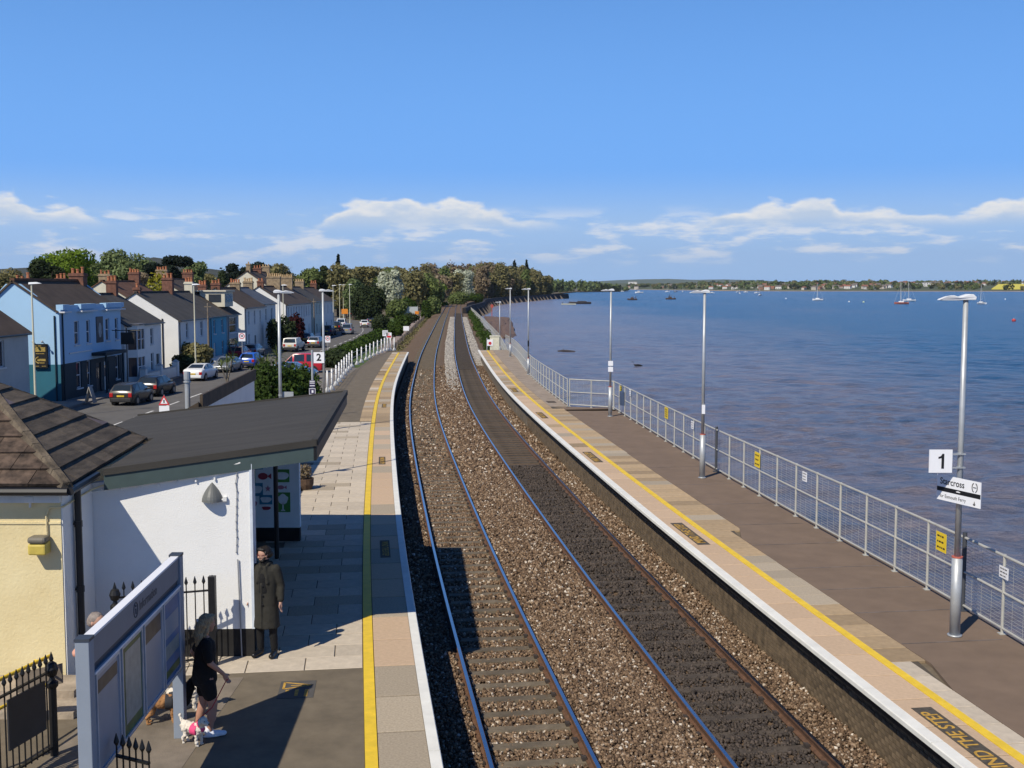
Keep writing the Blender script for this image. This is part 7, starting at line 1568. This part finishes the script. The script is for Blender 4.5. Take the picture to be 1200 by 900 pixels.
q = Vector((-5.82, 13.82, ZP))-Vector((-5.78, 14.0, ZP)); mb = MB(); mb.box(.15, .85, .4, 1.02, -.012, .012, frame_((0, 0, 0), Vector((-5.78, 14, 0))*-1+Vector((-6.35, 11.6, 0)), (0, 0, 1))); pz = mb.build('gate_plate', mat('gate_plate', (.035, .036, .04), .5), rl)
railing('row of black spearhead railings in front of the information board', (-4.12, 11.55), (-3.72, 11.35), 1.15, .085)
hr = thing('handrail', 'yellow tubular handrail along the cream wall', 'handrail', (-6.5, 14.5, ZP))
A = Vector((xat(60, 768, 14.8), 14.8, zat(768, 14.8)))-Vector(hr.location); B = Vector((xat(-40, 815, 13.2), 13.2, zat(815, 13.2)))-Vector(hr.location)
mb = MB(); mb.tube(A, B, .025, n=10); mb.build('top_rail', M_yellow, hr); dn = Vector((0, 0, -.36)); mb = MB(); mb.tube(A+dn-(A-B)*.05, B+dn, .022, n=10); mb.build('lower_rail', M_yellow, hr)
q = A.lerp(B, .16); mb = MB(); mb.tube(q, q+Vector((-.1, .12, -.03)), .016, n=6); mb.tube(q+dn, q+dn+Vector((-.1, .12, -.03)), .016, n=6); mb.build('bracket', M_yellow, hr); q = A.lerp(B, .97); mb = MB(); mb.tube(q, (q.x, q.y, 0), .024, n=8); mb.build('upright', M_yellow, hr)
wbd = thing('backing_board', 'grey weathered board behind the yellow handrail', 'board', (xat(58, 785, 14.9), 14.9, ZP)); mb = MB(); mb.box(-.45, .17, -.02, .02, zat(795, 14.9)-ZP-.1, zat(785, 14.9)-ZP+.05); mb.v = [(x, y, z+.22*x) for x, y, z in mb.v]; mb.build('board', M_wood, wbd)
mb = MB(); mb.box(-.40, -.34, .02, .05, 0, .62); mb.build('stake', M_wood, wbd)
# stone step by the cream wall
mb = MB(); mb.box(-7.6, -6.0, 15.2, 16.44, ZP-.01, ZP+.10); mb.box(-7.6, -6.2, 15.75, 16.43, ZP+.10, ZP+.2); struct('steps', mb, mat('step_stone', (.44, .36, .27), .9, .2, 3, .01, 20))
# ------------------------------------------------------------------ soft bodies
def prim_mesh(prims):
    mb = MB()
    for p in prims:
        if p[0] == 'c':
            a, ra, b, rb = Vector(p[1]), p[2], Vector(p[3]), p[4]; mb.tube(a, b, ra, rb, 14); mb.sphere(a, ra, 14, 9); mb.sphere(b, rb, 14, 9)
        elif p[0] == 'e': mb.sphere(p[1], 1.0, 18, 12, p[2])
        elif p[0] == 'l':
            n = 24; vs = []
            for x, y, z, rx, ry in p[1]:
                for i in range(n): t = 2*math.pi*i/n; vs.append((x+rx*math.cos(t), y+ry*math.sin(t), z))
            k = len(p[1]); fs = [(j*n+i, j*n+(i+1) % n, (j+1)*n+(i+1) % n, (j+1)*n+i) for j in range(k-1) for i in range(n)]+[tuple(range(n))[::-1], tuple(range((k-1)*n, k*n))]; mb.add(vs, fs)
    return mb
def blob(name, prims, m, parent, voxel=.012, smooth=3, fur=0., fs=9.):
    mb = prim_mesh(prims); tmp = mb.build('tmp', m); md = tmp.modifiers.new('r', 'REMESH'); md.mode = 'VOXEL'; md.voxel_size = voxel
    sm = tmp.modifiers.new('s', 'SMOOTH'); sm.iterations = smooth; sm.factor = .5
    dg = bpy.context.evaluated_depsgraph_get(); me = bpy.data.meshes.new_from_object(tmp.evaluated_get(dg)); old = tmp.data; bpy.data.objects.remove(tmp); bpy.data.meshes.remove(old)
    if fur:
        n = len(me.vertices); co = np.empty(n*3, np.float32); no = np.empty(n*3, np.float32); me.vertices.foreach_get('co', co); me.vertices.foreach_get('normal', no); co = co.reshape(-1, 3); no = no.reshape(-1, 3)
        d = np.array([mnoise.noise(Vector(c)*fs)*.7+mnoise.noise(Vector(c)*fs*2.7)*.5 for c in co.tolist()], np.float32); co = co+no*(d*fur)[:, None]; me.vertices.foreach_set('co', co.astype(np.float32).ravel()); me.update()
    me.name = name; me.materials.clear(); me.materials.append(m); me.polygons.foreach_set('use_smooth', [True]*len(me.polygons)); o = bpy.data.objects.new(name, me); COL.objects.link(o); o.parent = parent; return o
SKIN = mat('skin', (.50, .29, .21), .6, .06, 6, spec=.3); SKIN2 = mat('skin_tanned', (.44, .235, .165), .6, .06, 6, spec=.3)
M_coat = mat('coat_dark_wool', (.030, .028, .022), .9, .15, 12, .002, 160); M_cloth = mat('black_cloth', (.008, .008, .009), .9, .2, 12, .002, 90); M_boot = mat('boot_leather', (.012, .012, .013), .35); M_hairD = mat('hair_dark', (.014, .011, .010), .55, .2, 30); M_hairB = mat('hair_blonde', (.50, .36, .20), .6, .35, 24, .004, 60, stretch=(4, 4, .5)); M_shoe = mat('trainer_white', (.70, .72, .78), .6, .05, 9)
def hand(prims, w, d, side, fwd, sc=1.):
    """hand at wrist w, pointing along d; thumb towards fwd"""
    w = Vector(w); d = Vector(d).normalized(); f = (Vector(fwd)-d*(Vector(fwd) @ d)).normalized(); n = d.cross(f)*side
    pc = w+d*.045*sc; prims.append(('c', w, .024*sc, w+d*.07*sc+f*.006, .030*sc)); prims.append(('c', w+d*.035*sc+f*.014*sc, .018*sc, w+d*.085*sc+f*.024*sc, .014*sc)); prims.append(('c', w+d*.035*sc-f*.014*sc, .018*sc, w+d*.08*sc-f*.026*sc, .013*sc))
    for k, (o_, L_) in enumerate(((.026, .068), (.009, .076), (-.009, .072), (-.027, .056))):
        a = w+d*.088*sc+f*o_*sc; b = a+(d*.9-n*.18).normalized()*L_*.5*sc; c = b+(d*.75-n*.6).normalized()*L_*.5*sc; prims.append(('c', a, .0095*sc, b, .0088*sc)); prims.append(('c', b, .0088*sc, c, .0075*sc))
    a = w+d*.025*sc+f*.026*sc; b = a+(d*.6+f*.75).normalized()*.038*sc; c = b+(d*.95+f*.15).normalized()*.03*sc; prims.append(('c', a, .0125*sc, b, .0105*sc)); prims.append(('c', b, .0105*sc, c, .0085*sc))
def head(prims, c, look, sc=1.):
    """c: head centre; look: unit facing vector"""
    c = Vector(c); f = Vector(look).normalized(); s = f.cross(Vector((0, 0, 1))).normalized(); u = s.cross(f)
    def P(a, b, d): return c+s*a*sc+f*b*sc+u*d*sc
    def E(p, r): prims.append(('e', p, (r*sc, r*sc, r*sc)))
    E(P(0, -.012, .035), .088); E(P(0, .018, .03), .083); E(P(0, .03, -.02), .071); E(P(0, .045, -.06), .052); E(P(0, .066, -.092), .026)
    prims.append(('c', P(0, .085, .012), .012*sc, P(0, .109, -.028), .015*sc)); E(P(.016, .092, -.03), .011); E(P(-.016, .092, -.03), .011)
    prims.append(('c', P(-.035, .083, .022), .013*sc, P(.035, .083, .022), .013*sc)); prims.append(('c', P(-.018, .091, -.06), .009*sc, P(.018, .091, -.06), .009*sc)); prims.append(('c', P(-.014, .089, -.071), .009*sc, P(.014, .089, -.071), .009*sc))
    E(P(.042, .066, -.018), .022); E(P(-.042, .066, -.018), .022)
    for q in (-1, 1): prims.append(('e', P(q*.083, .0, -.005), (.016*sc, .016*sc, .03*sc)))
    return P
def eyes(t, P, sc=1.):
    for q in (-1, 1):
        mb = MB(); mb.sphere(P(q*.031, .083, .004), .011*sc, 8, 6); e = mb.build('eye', mat('eye_white', (.7, .68, .65), .3), t, True); mb = MB(); mb.sphere(P(q*.031, .091, .004), .0055*sc, 6, 5); mb.build('iris', mat('eye_dark', (.03, .02, .015), .2), e, True)
# --- man in a long coat, in the mouth of the shelter
mp_ = at(313, 768, ZP); man = thing('person', 'person in long dark overcoat and black boots standing in the shelter mouth', 'person', (mp_.x, mp_.y, ZP), R(-12))
pr_ = []; lk = Vector((-.72, -.66, -.12)).normalized()
P = head(pr_, (0, -.02, 1.655), lk); pr_ += [('c', (0, .0, 1.45), .058, (0, -.01, 1.60), .054), ('l', [(0, .01, .88, .15, .105), (0, .005, 1.0, .158, .108), (0, 0, 1.12, .145, .10), (0, 0, 1.28, .168, .115), (0, .0, 1.40, .17, .105), (0, .01, 1.48, .09, .07)])]
ha = []
for s in (-1, 1):
    sh_ = (s*.185, 0, 1.43); el_ = (s*.245, .03, 1.15); wr_ = (s*.27, -.05, .90); pr_ += [('c', sh_, .056, el_, .042), ('c', el_, .042, wr_, .027), ('c', (s*.09, 0, .92), .088, (s*.105, -.01, .50), .055), ('c', (s*.105, -.005, .50), .052, (s*.115, .02, .09), .036), ('c', (s*.115, .03, .05), .038, (s*.14, -.14, .035), .032)]
    hand(pr_, wr_, (s*.05, -.12, -1), s, (0, -1, 0))
blob('body', pr_, SKIN, man, .0085, 2)
cp = [('l', [(0, .01, .47, .215, .175), (0, .01, .60, .208, .168), (0, .008, .85, .198, .15), (0, .0, 1.05, .192, .138), (0, .0, 1.25, .205, .14), (0, .0, 1.40, .205, .125), (0, .012, 1.485, .12, .095)])]
for s in (-1, 1): cp += [('c', (s*.18, 0, 1.42), .078, (s*.247, .03, 1.15), .062), ('c', (s*.247, .03, 1.15), .062, (s*.268, -.04, .945), .052), ('c', (s*.04, -.10, 1.46), .03, (s*.09, -.135, 1.22), .02), ('c', (s*.06, .06, 1.50), .03, (s*.07, -.06, 1.50), .028)]
cp += [('c', (-.07, .07, 1.505), .03, (.07, .07, 1.505), .03), ('c', (-.01, -.152, 1.2), .012, (-.015, -.172, .5), .012)]
ct = blob('overcoat', cp, M_coat, man, .012, 2, .006, 7)
for z in (1.17, 1.02, .87): mb = MB(); mb.sphere((.01, -.158, z), .016, 8, 5, (1, .4, 1)); mb.build('button', M_boot, ct)
blob('trousers', [('c', (s*.095, .01, .85), .10, (s*.11, 0, .48), .072) for s in (-1, 1)]+[('c', (s*.11, 0, .48), .070, (s*.117, .02, .13), .056) for s in (-1, 1)], M_cloth, man, .012, 2, .005)
for s in (-1, 1): blob('boot', [('c', (s*.115, .03, .30), .055, (s*.117, .03, .07), .054), ('c', (s*.117, .03, .055), .052, (s*.145, -.15, .045), .043), ('e', (s*.148, -.165, .045), (.045, .05, .042))], M_boot, man, .009, 2)
blob('jumper', [('c', (0, .0, 1.44), .078, (0, -.01, 1.535), .070), ('l', [(0, -.05, 1.05, .11, .098), (0, -.05, 1.3, .12, .098), (0, -.02, 1.46, .09, .085)])], M_cloth, man, .01, 2)
blob('hair', [('e', P(0, -.022, .055), (.096, .096, .083)), ('e', P(0, -.055, .0), (.085, .085, .075)), ('e', P(0, .045, .1), (.062, .062, .032)), ('e', P(.045, .03, .092), (.045, .045, .03)), ('e', P(-.045, .03, .092), (.045, .045, .03)), ('e', P(.08, .0, .03), (.016, .03, .04)), ('e', P(-.08, 0, .03), (.016, .03, .04))], M_hairD, man, .008, 1, .006, 30)
blob('beard', [('e', P(0, .058, -.088), (.048, .048, .034)), ('c', P(.066, .03, -.035), .016, P(.046, .06, -.085), .024), ('c', P(-.066, .03, -.035), .016, P(-.046, .06, -.085), .024), ('c', P(-.028, .092, -.048), .008, P(.028, .092, -.048), .008)], M_hairD, man, .006, 1, .004, 40)
mb = MB()
for q in (-1, 1):
    for i in range(12): a, b = 2*math.pi*i/12, 2*math.pi*(i+1)/12; mb.tube(P(q*.033+.024*math.cos(a), .104, .004+.02*math.sin(a)), P(q*.033+.024*math.cos(b), .104, .004+.02*math.sin(b)), .0028, n=4)
    mb.tube(P(q*.057, .102, .008), P(q*.088, .0, .012), .0028, n=4)
mb.tube(P(-.01, .106, .006), P(.01, .106, .006), .0028, n=4); mb.build('glasses', mat('glasses_red', (.22, .04, .03), .3), man); eyes(man, P)
# --- woman in black walking the dogs
wp_ = at(243, 861, ZP); wo = thing('person', 'blonde person in black top and shorts and white trainers walking dogs', 'person', (wp_.x, wp_.y, ZP), R(112))
pr_ = []; lk = Vector((.30, -.95, -.1)).normalized(); P = head(pr_, (0, -.03, 1.50), lk, .96)
pr_ += [('c', (0, .015, 1.31), .05, (0, -.015, 1.44), .047), ('l', [(0, .02, .74, .15, .125), (0, .02, .86, .165, .135), (0, .01, .98, .15, .115), (0, 0, 1.12, .15, .12), (0, .0, 1.24, .15, .105), (0, .01, 1.33, .07, .06)])]
# right arm (-x) swings forward, left arm (+x) bent back
pr_ += [('c', (-.165, .0, 1.27), .052, (-.215, -.03, 1.03), .042), ('c', (-.215, -.03, 1.03), .041, (-.19, -.20, .86), .026), ('c', (.165, .0, 1.27), .052, (.235, .13, 1.07), .042), ('c', (.235, .13, 1.07), .041, (.20, .03, .87), .027)]
hand(pr_, (-.19, -.20, .86), (.05, -.45, -.85), -1, (.3, -.7, .3), .95); hand(pr_, (.20, .03, .87), (-.05, -.3, -.9), 1, (-.3, -.7, 0), .95)
# right leg forward, left leg back
pr_ += [('c', (-.085, 0, .80), .098, (-.095, -.07, .44), .062), ('c', (-.095, -.07, .44), .060, (-.095, -.05, .25), .058), ('c', (-.095, -.045, .28), .058, (-.095, -.02, .09), .036), ('c', (-.095, .0, .05), .036, (-.10, -.14, .035), .032),
        ('c', (.085, .01, .80), .098, (.09, .03, .44), .062), ('c', (.09, .03, .44), .060, (.09, .08, .25), .057), ('c', (.09, .075, .27), .057, (.09, .13, .09), .036), ('c', (.09, .15, .05), .036, (.085, .02, .035), .032)]
blob('body', pr_, SKIN2, wo, .0085, 2)
blob('black_top', [('l', [(0, .02, .74, .190, .162), (0, .02, .84, .188, .160), (0, .02, .94, .178, .148), (0, .01, 1.05, .165, .132), (0, .0, 1.16, .172, .14), (0, .0, 1.25, .172, .12), (0, .01, 1.325, .09, .075)]), ('c', (-.16, 0, 1.265), .072, (-.21, -.015, 1.09), .066), ('c', (.16, 0, 1.265), .072, (.222, .085, 1.12), .066)], M_cloth, wo, .011, 2, .008, 8)
blob('shorts', [('l', [(0, .02, .70, .172, .146), (0, .02, .80, .182, .156), (0, .02, .94, .176, .148)]), ('c', (-.088, .0, .74), .112, (-.092, -.035, .58), .098), ('c', (.088, .01, .74), .112, (.09, .018, .58), .098)], M_cloth, wo, .011, 2, .006, 8)
for (a, b) in (((-.095, .0, .05), (-.10, -.14, .042)), ((.09, .15, .05), (.085, .01, .042))): blob('trainer', [('c', a, .048, b, .042), ('e', (b[0], b[1]-.04, .036), (.045, .06, .036)), ('c', (a[0], a[1]+.01, .07), .043, (a[0], a[1], .10), .040), ('e', (a[0], a[1]-.07, .018), (.05, .14, .018))], M_shoe, wo, .008, 2)
blob('hair', [('e', P(0, -.02, .05), (.10, .10, .085)), ('e', P(0, -.06, .0), (.092, .092, .085)), ('e', P(0, .045, .095), (.06, .06, .032)), ('c', P(0, -.09, -.03), .075, P(0, -.115, -.16), .062), ('c', P(.02, -.115, -.16), .058, P(.01, -.12, -.27), .035), ('c', P(.075, -.01, .01), .026, P(.07, -.05, -.14), .028), ('c', P(-.075, -.01, .01), .026, P(-.07, -.05, -.14), .028)], M_hairB, wo, .009, 1, .012, 22)
mb = MB(); mb.sphere(P(-.02, -.135, .045), .03, 8, 6, (1.2, .6, .8)); mb.build('hair_clip', mat('clip_pale', (.55, .58, .62), .4), wo); eyes(wo, P, .96)
bag = thing('draped_jacket', 'black jacket hanging from the hand of the person walking dogs', 'jacket', (0, 0, 0)); bag.location = wo.matrix_basis @ Vector((.20, .08, .0)); bag.rotation_euler = (0, 0, R(112))
blob('cloth', [('c', (0, -.02, .80), .04, (.03, .12, .60), .07), ('c', (.03, .12, .60), .07, (.05, .24, .36), .06), ('c', (.02, .10, .6), .06, (.06, .16, .38), .05)], M_cloth, bag, .012, 2, .018, 9); blob('sleeve', [('c', (.03, .10, .62), .04, (.0, .22, .34), .035)], M_cloth, bag, .011, 2, .012, 9)
# --- person behind the board
tp_ = Vector((-5.50, 14.75, ZP)); th = thing('person', 'person in peach top half hidden behind the information board', 'person', tp_, R(70)); th.scale = (1.0, 1.0, 1.0); M_peach = mat('peach_cloth', (.66, .33, .24), .85, .1, 9)
pr_ = []; P = head(pr_, (0, -.03, 1.50), (0, -1, -.15)); pr_ += [('c', (0, .0, 1.32), .052, (0, -.02, 1.45), .05), ('l', [(0, .02, .78, .15, .12), (0, .02, .95, .16, .12), (0, 0, 1.15, .16, .12), (0, 0, 1.28, .15, .10)])]
for s in (-1, 1): pr_ += [('c', (s*.17, 0, 1.27), .054, (s*.38, -.02, 1.19), .044), ('c', (s*.38, -.02, 1.19), .043, (s*.30, -.22, 1.08), .028), ('c', (s*.09, 0, .82), .095, (s*.1, 0, .44), .06), ('c', (s*.1, 0, .44), .058, (s*.1, .01, .08), .038), ('c', (s*.1, .02, .05), .036, (s*.11, -.13, .035), .032)]; hand(pr_, (s*.30, -.22, 1.08), (0, -1, -.2), s, (-s, 0, .3), .95)
blob('body', pr_, SKIN, th, .0095, 2); blob('peach_top', [('l', [(0, .02, .80, .17, .14), (0, .02, .95, .17, .135), (0, 0, 1.15, .17, .135), (0, 0, 1.25, .165, .115), (0, .0, 1.33, .08, .07)])]+[('c', (s*.165, 0, 1.265), .074, (s*.375, -.02, 1.195), .060) for s in (-1, 1)], M_peach, th, .012, 2, .007, 9)
blob('trousers', [('c', (s*.09, 0, .84), .11, (s*.1, 0, .44), .075) for s in (-1, 1)]+[('c', (s*.1, 0, .44), .075, (s*.1, .01, .12), .06) for s in (-1, 1)], mat('denim', (.06, .08, .13), .9), th, .012, 2, .005); blob('hair', [('e', P(0, -.02, .05), (.096, .096, .082)), ('e', P(0, -.05, .0), (.088, .088, .08))], mat('hair_grey', (.32, .27, .24), .7, .2, 20), th, .009, 1, .006, 25)
for s in (-1, 1): blob('shoe', [('c', (s*.1, .02, .05), .046, (s*.11, -.13, .042), .042)], M_boot, th, .01, 2)
# --- dogs
def dog(label, loc, rz, L_, H_, m, harness=None, hm=None, fur=.018, head_dx=0., tailup=True, muzzle=None):
    """faces +x; L_ chest to rump, H_ withers height"""
    t = thing('dog', label, 'dog', loc, rz); b = L_/2; p = []; r = H_*.26
    p += [('e', (b*.55, 0, H_*.72), (r*1.15, r*.95, r*1.12)), ('e', (0, 0, H_*.74), (L_*.34, r*.86, r*.90)), ('e', (-b*.65, 0, H_*.76), (r*1.0, r*.88, r*.92)), ('c', (b*.75, 0, H_*.82), r*.66, (b*1.12, head_dx*.5, H_*1.10), r*.5)]
    hx, hz = b*1.22, H_*1.18; p += [('e', (hx, head_dx, hz), (r*.78, r*.72, r*.72)), ('c', (hx+r*.5, head_dx, hz-r*.18), r*.42, (hx+r*1.15, head_dx*1.2, hz-r*.32), r*.30)]
    for s in (-1, 1):
        p += [('c', (b*.62, s*r*.55, H_*.62), r*.42, (b*.60, s*r*.55, H_*.34), r*.28), ('c', (b*.60, s*r*.55, H_*.34), r*.26, (b*.64, s*r*.55, H_*.06), r*.22), ('e', (b*.70, s*r*.55, H_*.05), (r*.32, r*.24, H_*.05)),
              ('c', (-b*.62, s*r*.5, H_*.66), r*.52, (-b*.48, s*r*.55, H_*.42), r*.34), ('c', (-b*.48, s*r*.55, H_*.42), r*.30, (-b*.80, s*r*.55, H_*.28), r*.22), ('c', (-b*.80, s*r*.55, H_*.28), r*.22, (-b*.74, s*r*.55, H_*.05), r*.19), ('e', (-b*.68, s*r*.55, H_*.045), (r*.32, r*.24, H_*.045)),
              ('c', (hx-r*.1, head_dx+s*r*.62, hz+r*.35), r*.22, (hx-r*.05, head_dx+s*r*.85, hz-r*.35), r*.26)]
    tz = H_*1.2 if tailup else H_*.6; p += [('c', (-b*1.0, 0, H_*.88), r*.28, (-b*1.28, 0, tz), r*.22)]
    blob('body', p, m, t, .010 if L_ < .5 else .012, 1, fur, 24)
    mb = MB(); mb.sphere((hx+r*1.42, head_dx*1.2, hz-r*.25), r*.15, 8, 6); mb.build('nose', M_boot, t)
    for s in (-1, 1): mb = MB(); mb.sphere((hx+r*.66, head_dx+s*r*.33, hz+r*.12), r*.1, 6, 5); mb.build('eye', M_boot, t)
    if harness:
        o = blob('harness', [('l', [(0, 0, -.05, r*1.02, r*1.2), (0, 0, .05, r*1.0, r*1.18)]), ], harness, t, .008, 1); o.rotation_euler = (0, R(90), 0); o.location = (b*.42, 0, H_*.72)
        blob('chest_strap', [('c', (b*.45, 0, H_*.72+r*1.12), r*.16, (b*.80, 0, H_*.92), r*.68), ('c', (b*.6, 0, H_*.5), r*.2, (b*.98, 0, H_*.78), r*.52)], hm or harness, t, .009, 1)
    return t
M_wdog = mat('fur_white', (.68, .62, .53), .95, .05, 30); M_tdog = mat('fur_tan', (.42, .22, .09), .95, .3, 10, col2=(.22, .10, .04)); M_pinkh = mat('harness_pink', (.75, .07, .20), .7); M_hblk = mat('harness_black', (.03, .03, .035), .8)
p = at(226, 872, ZP); dog('small fluffy white dog in bright pink harness beside the board post', (p.x, p.y, ZP), R(-28), .34, .30, M_wdog, M_pinkh, None, .020, -.03)
p = at(190, 847, ZP); dog('tan dog in black harness behind the information board post', (p.x, p.y, ZP), R(12), .48, .40, M_tdog, M_hblk, None, .014)
p = at(216, 833, ZP); dog('white dog standing behind the draped black jacket', (p.x, p.y, ZP), R(20), .44, .36, M_wdog, None, None, .022)
lead = thing('dog_lead', 'red dog lead from hand to the small white dog', 'lead', (wp_.x, wp_.y, ZP)); a = wo.matrix_basis @ Vector((-.19, -.24, .78))-Vector((wp_.x, wp_.y, ZP)); e = Vector((at(226, 872, ZP).x+.06, at(226, 872, ZP).y-.02, ZP+.31))-Vector((wp_.x, wp_.y, ZP)); mb = MB(); mb.path([a, a.lerp(e, .5)+Vector((0, 0, -.1)), e], .007, 5); mb.build('strap', mat('lead_red', (.45, .02, .03), .7), lead); mb = MB(); mb.sphere(a, .018, 6, 5); mb.build('handle', mat('lead_red', (.45, .02, .03), .7), lead)
# --- walkers on the far path
def walker(label, u, v, m1, m2, sc):
    p = at(u, v, ZR+.05); t = thing('person', label, 'person', (p.x, p.y, ZR+.05), R(150)); pr_ = []; P = head(pr_, (0, -.02, 1.62*sc), (0, -1, 0), 1.0)
    pr_ += [('c', (0, 0, 1.42), .055, (0, 0, 1.56), .055), ('l', [(0, .01, .85, .15, .11), (0, 0, 1.1, .15, .11), (0, 0, 1.38, .17, .11)])]
    for s in (-1, 1): pr_ += [('c', (s*.18, 0, 1.4), .055, (s*.24, 0, 1.12), .045), ('c', (s*.24, 0, 1.12), .045, (s*.25, -.08, .88), .03), ('c', (s*.09, 0, .9), .09, (s*.1, -.05*s, .48), .06), ('c', (s*.1, -.05*s, .48), .06, (s*.1, .06*s, .08), .04), ('c', (s*.1, .06*s, .04), .04, (s*.1, .06*s-.14, .04), .035)]
    blob('body', pr_, SKIN, t, .02, 1); blob('jacket', [('l', [(0, 0, .85, .18, .14), (0, 0, 1.1, .18, .14), (0, 0, 1.42, .17, .12)])]+[('c', (s*.18, 0, 1.4), .075, (s*.245, -.01, 1.08), .065) for s in (-1, 1)], m1, t, .02, 1); blob('trousers', [('c', (s*.09, 0, .9), .105, (s*.1, -.05*s, .48), .08) for s in (-1, 1)]+[('c', (s*.1, -.05*s, .48), .08, (s*.1, .06*s, .1), .06) for s in (-1, 1)], m2, t, .02, 1); blob('hair', [('e', P(0, -.02, .05), (.1, .1, .085))], M_hairD, t, .02, 1)
walker('person in dark clothes walking on the far path', 491, 377.5, M_cloth, M_cloth, 1.0); walker('person in pale top walking beside the dark dressed one', 494.3, 376, mat('pale_cloth', (.55, .56, .30), .9), MATS['denim'], 1.0); walker('person in red jacket by the holm oak', 428, 363, MATS['peach_cloth'], MATS['denim'], 1.0)
# --- half barrel planter in the lee of the shelter
p = at(356, 573, ZP); pt_ = thing('barrel_planter', 'half barrel planter with pale dried plants beyond the shelter end wall', 'planter', (p.x, p.y, ZP)); mb = MB(); mb.lathe([(.24, 0), (.29, .15), (.30, .32), (.27, .32), (.26, .27)], 16); mb.build('barrel', mat('barrel_wood', (.13, .08, .05), .85, .25, 9), pt_); r = np.random.default_rng(3); V = crown_np([((0, 0, .48), (.26, .26, .24)), ((.08, 0, .62), (.14, .14, .14))], 500, .035, r, .2); np_mesh('plants', V, np.arange(len(V)).reshape(-1, 4), LF['brown'], pt_)
# --- things by the park
pk = thing('park_board', 'grey white park notice panel between posts beyond the shrubs', 'notice board', (xat(481, 360, 300), 300, ZR)); mb = MB(); mb.box(-1.9, 1.9, -.05, .05, .6, 3.0); mb.build('panel', mat('park_panel', (.45, .48, .5), .6), pk); mb = MB(); mb.tube((-1.9, 0, 0), (-1.9, 0, 3.2), .08); mb.tube((1.9, 0, 0), (1.9, 0, 3.2), .08); mb.build('posts', M_galv, pk)
for u, v, Y, s, lab, m in ((404, 365, 275, 1.5, 'orange roadside marker board near the road bend', 'o'), (488.5, 366.5, 262, .9, 'orange life ring housing beside the path', 'o'), (476, 385, 178, .9, 'white notice board beside the path fence', 'w')):
    x = xat(u, v, Y); z = zat(v, Y)-ZR; t = thing('marker_board', lab, 'sign', (x, Y, ZR)); mb = MB(); mb.tube((0, .06, 0), (0, .06, z+s*.3), .05); mb.build('post', M_galv, t); mb = MB(); mb.box(-s/2, s/2, -.05, .02, z-s*.4, z+s*.4); bevel(mb.build('plate', mat('marker_orange', (.75, .25, .02), .6) if m == 'o' else M_signw, t), .03)
# ------------------------------------------------------------------ air over the estuary
def haze():
    mb = MB(); mb.box(-15000, 15000, -260, 14600, -40, 420); o = mb.build('haze', bpy.data.materials.new('haze'))
    m = o.data.materials[0]; m.use_nodes = True; N = m.node_tree.nodes; L = m.node_tree.links; N.clear(); v = N.new('ShaderNodeVolumePrincipled'); v.inputs['Color'].default_value = (.82, .90, 1, 1); v.inputs['Density'].default_value = 3.2e-5; v.inputs['Anisotropy'].default_value = .2
    out = N.new('ShaderNodeOutputMaterial'); L.new(v.outputs[0], out.inputs['Volume']); tag(o, 'thin blue air over the estuary and far hills', 'haze', kind='stuff')
haze()
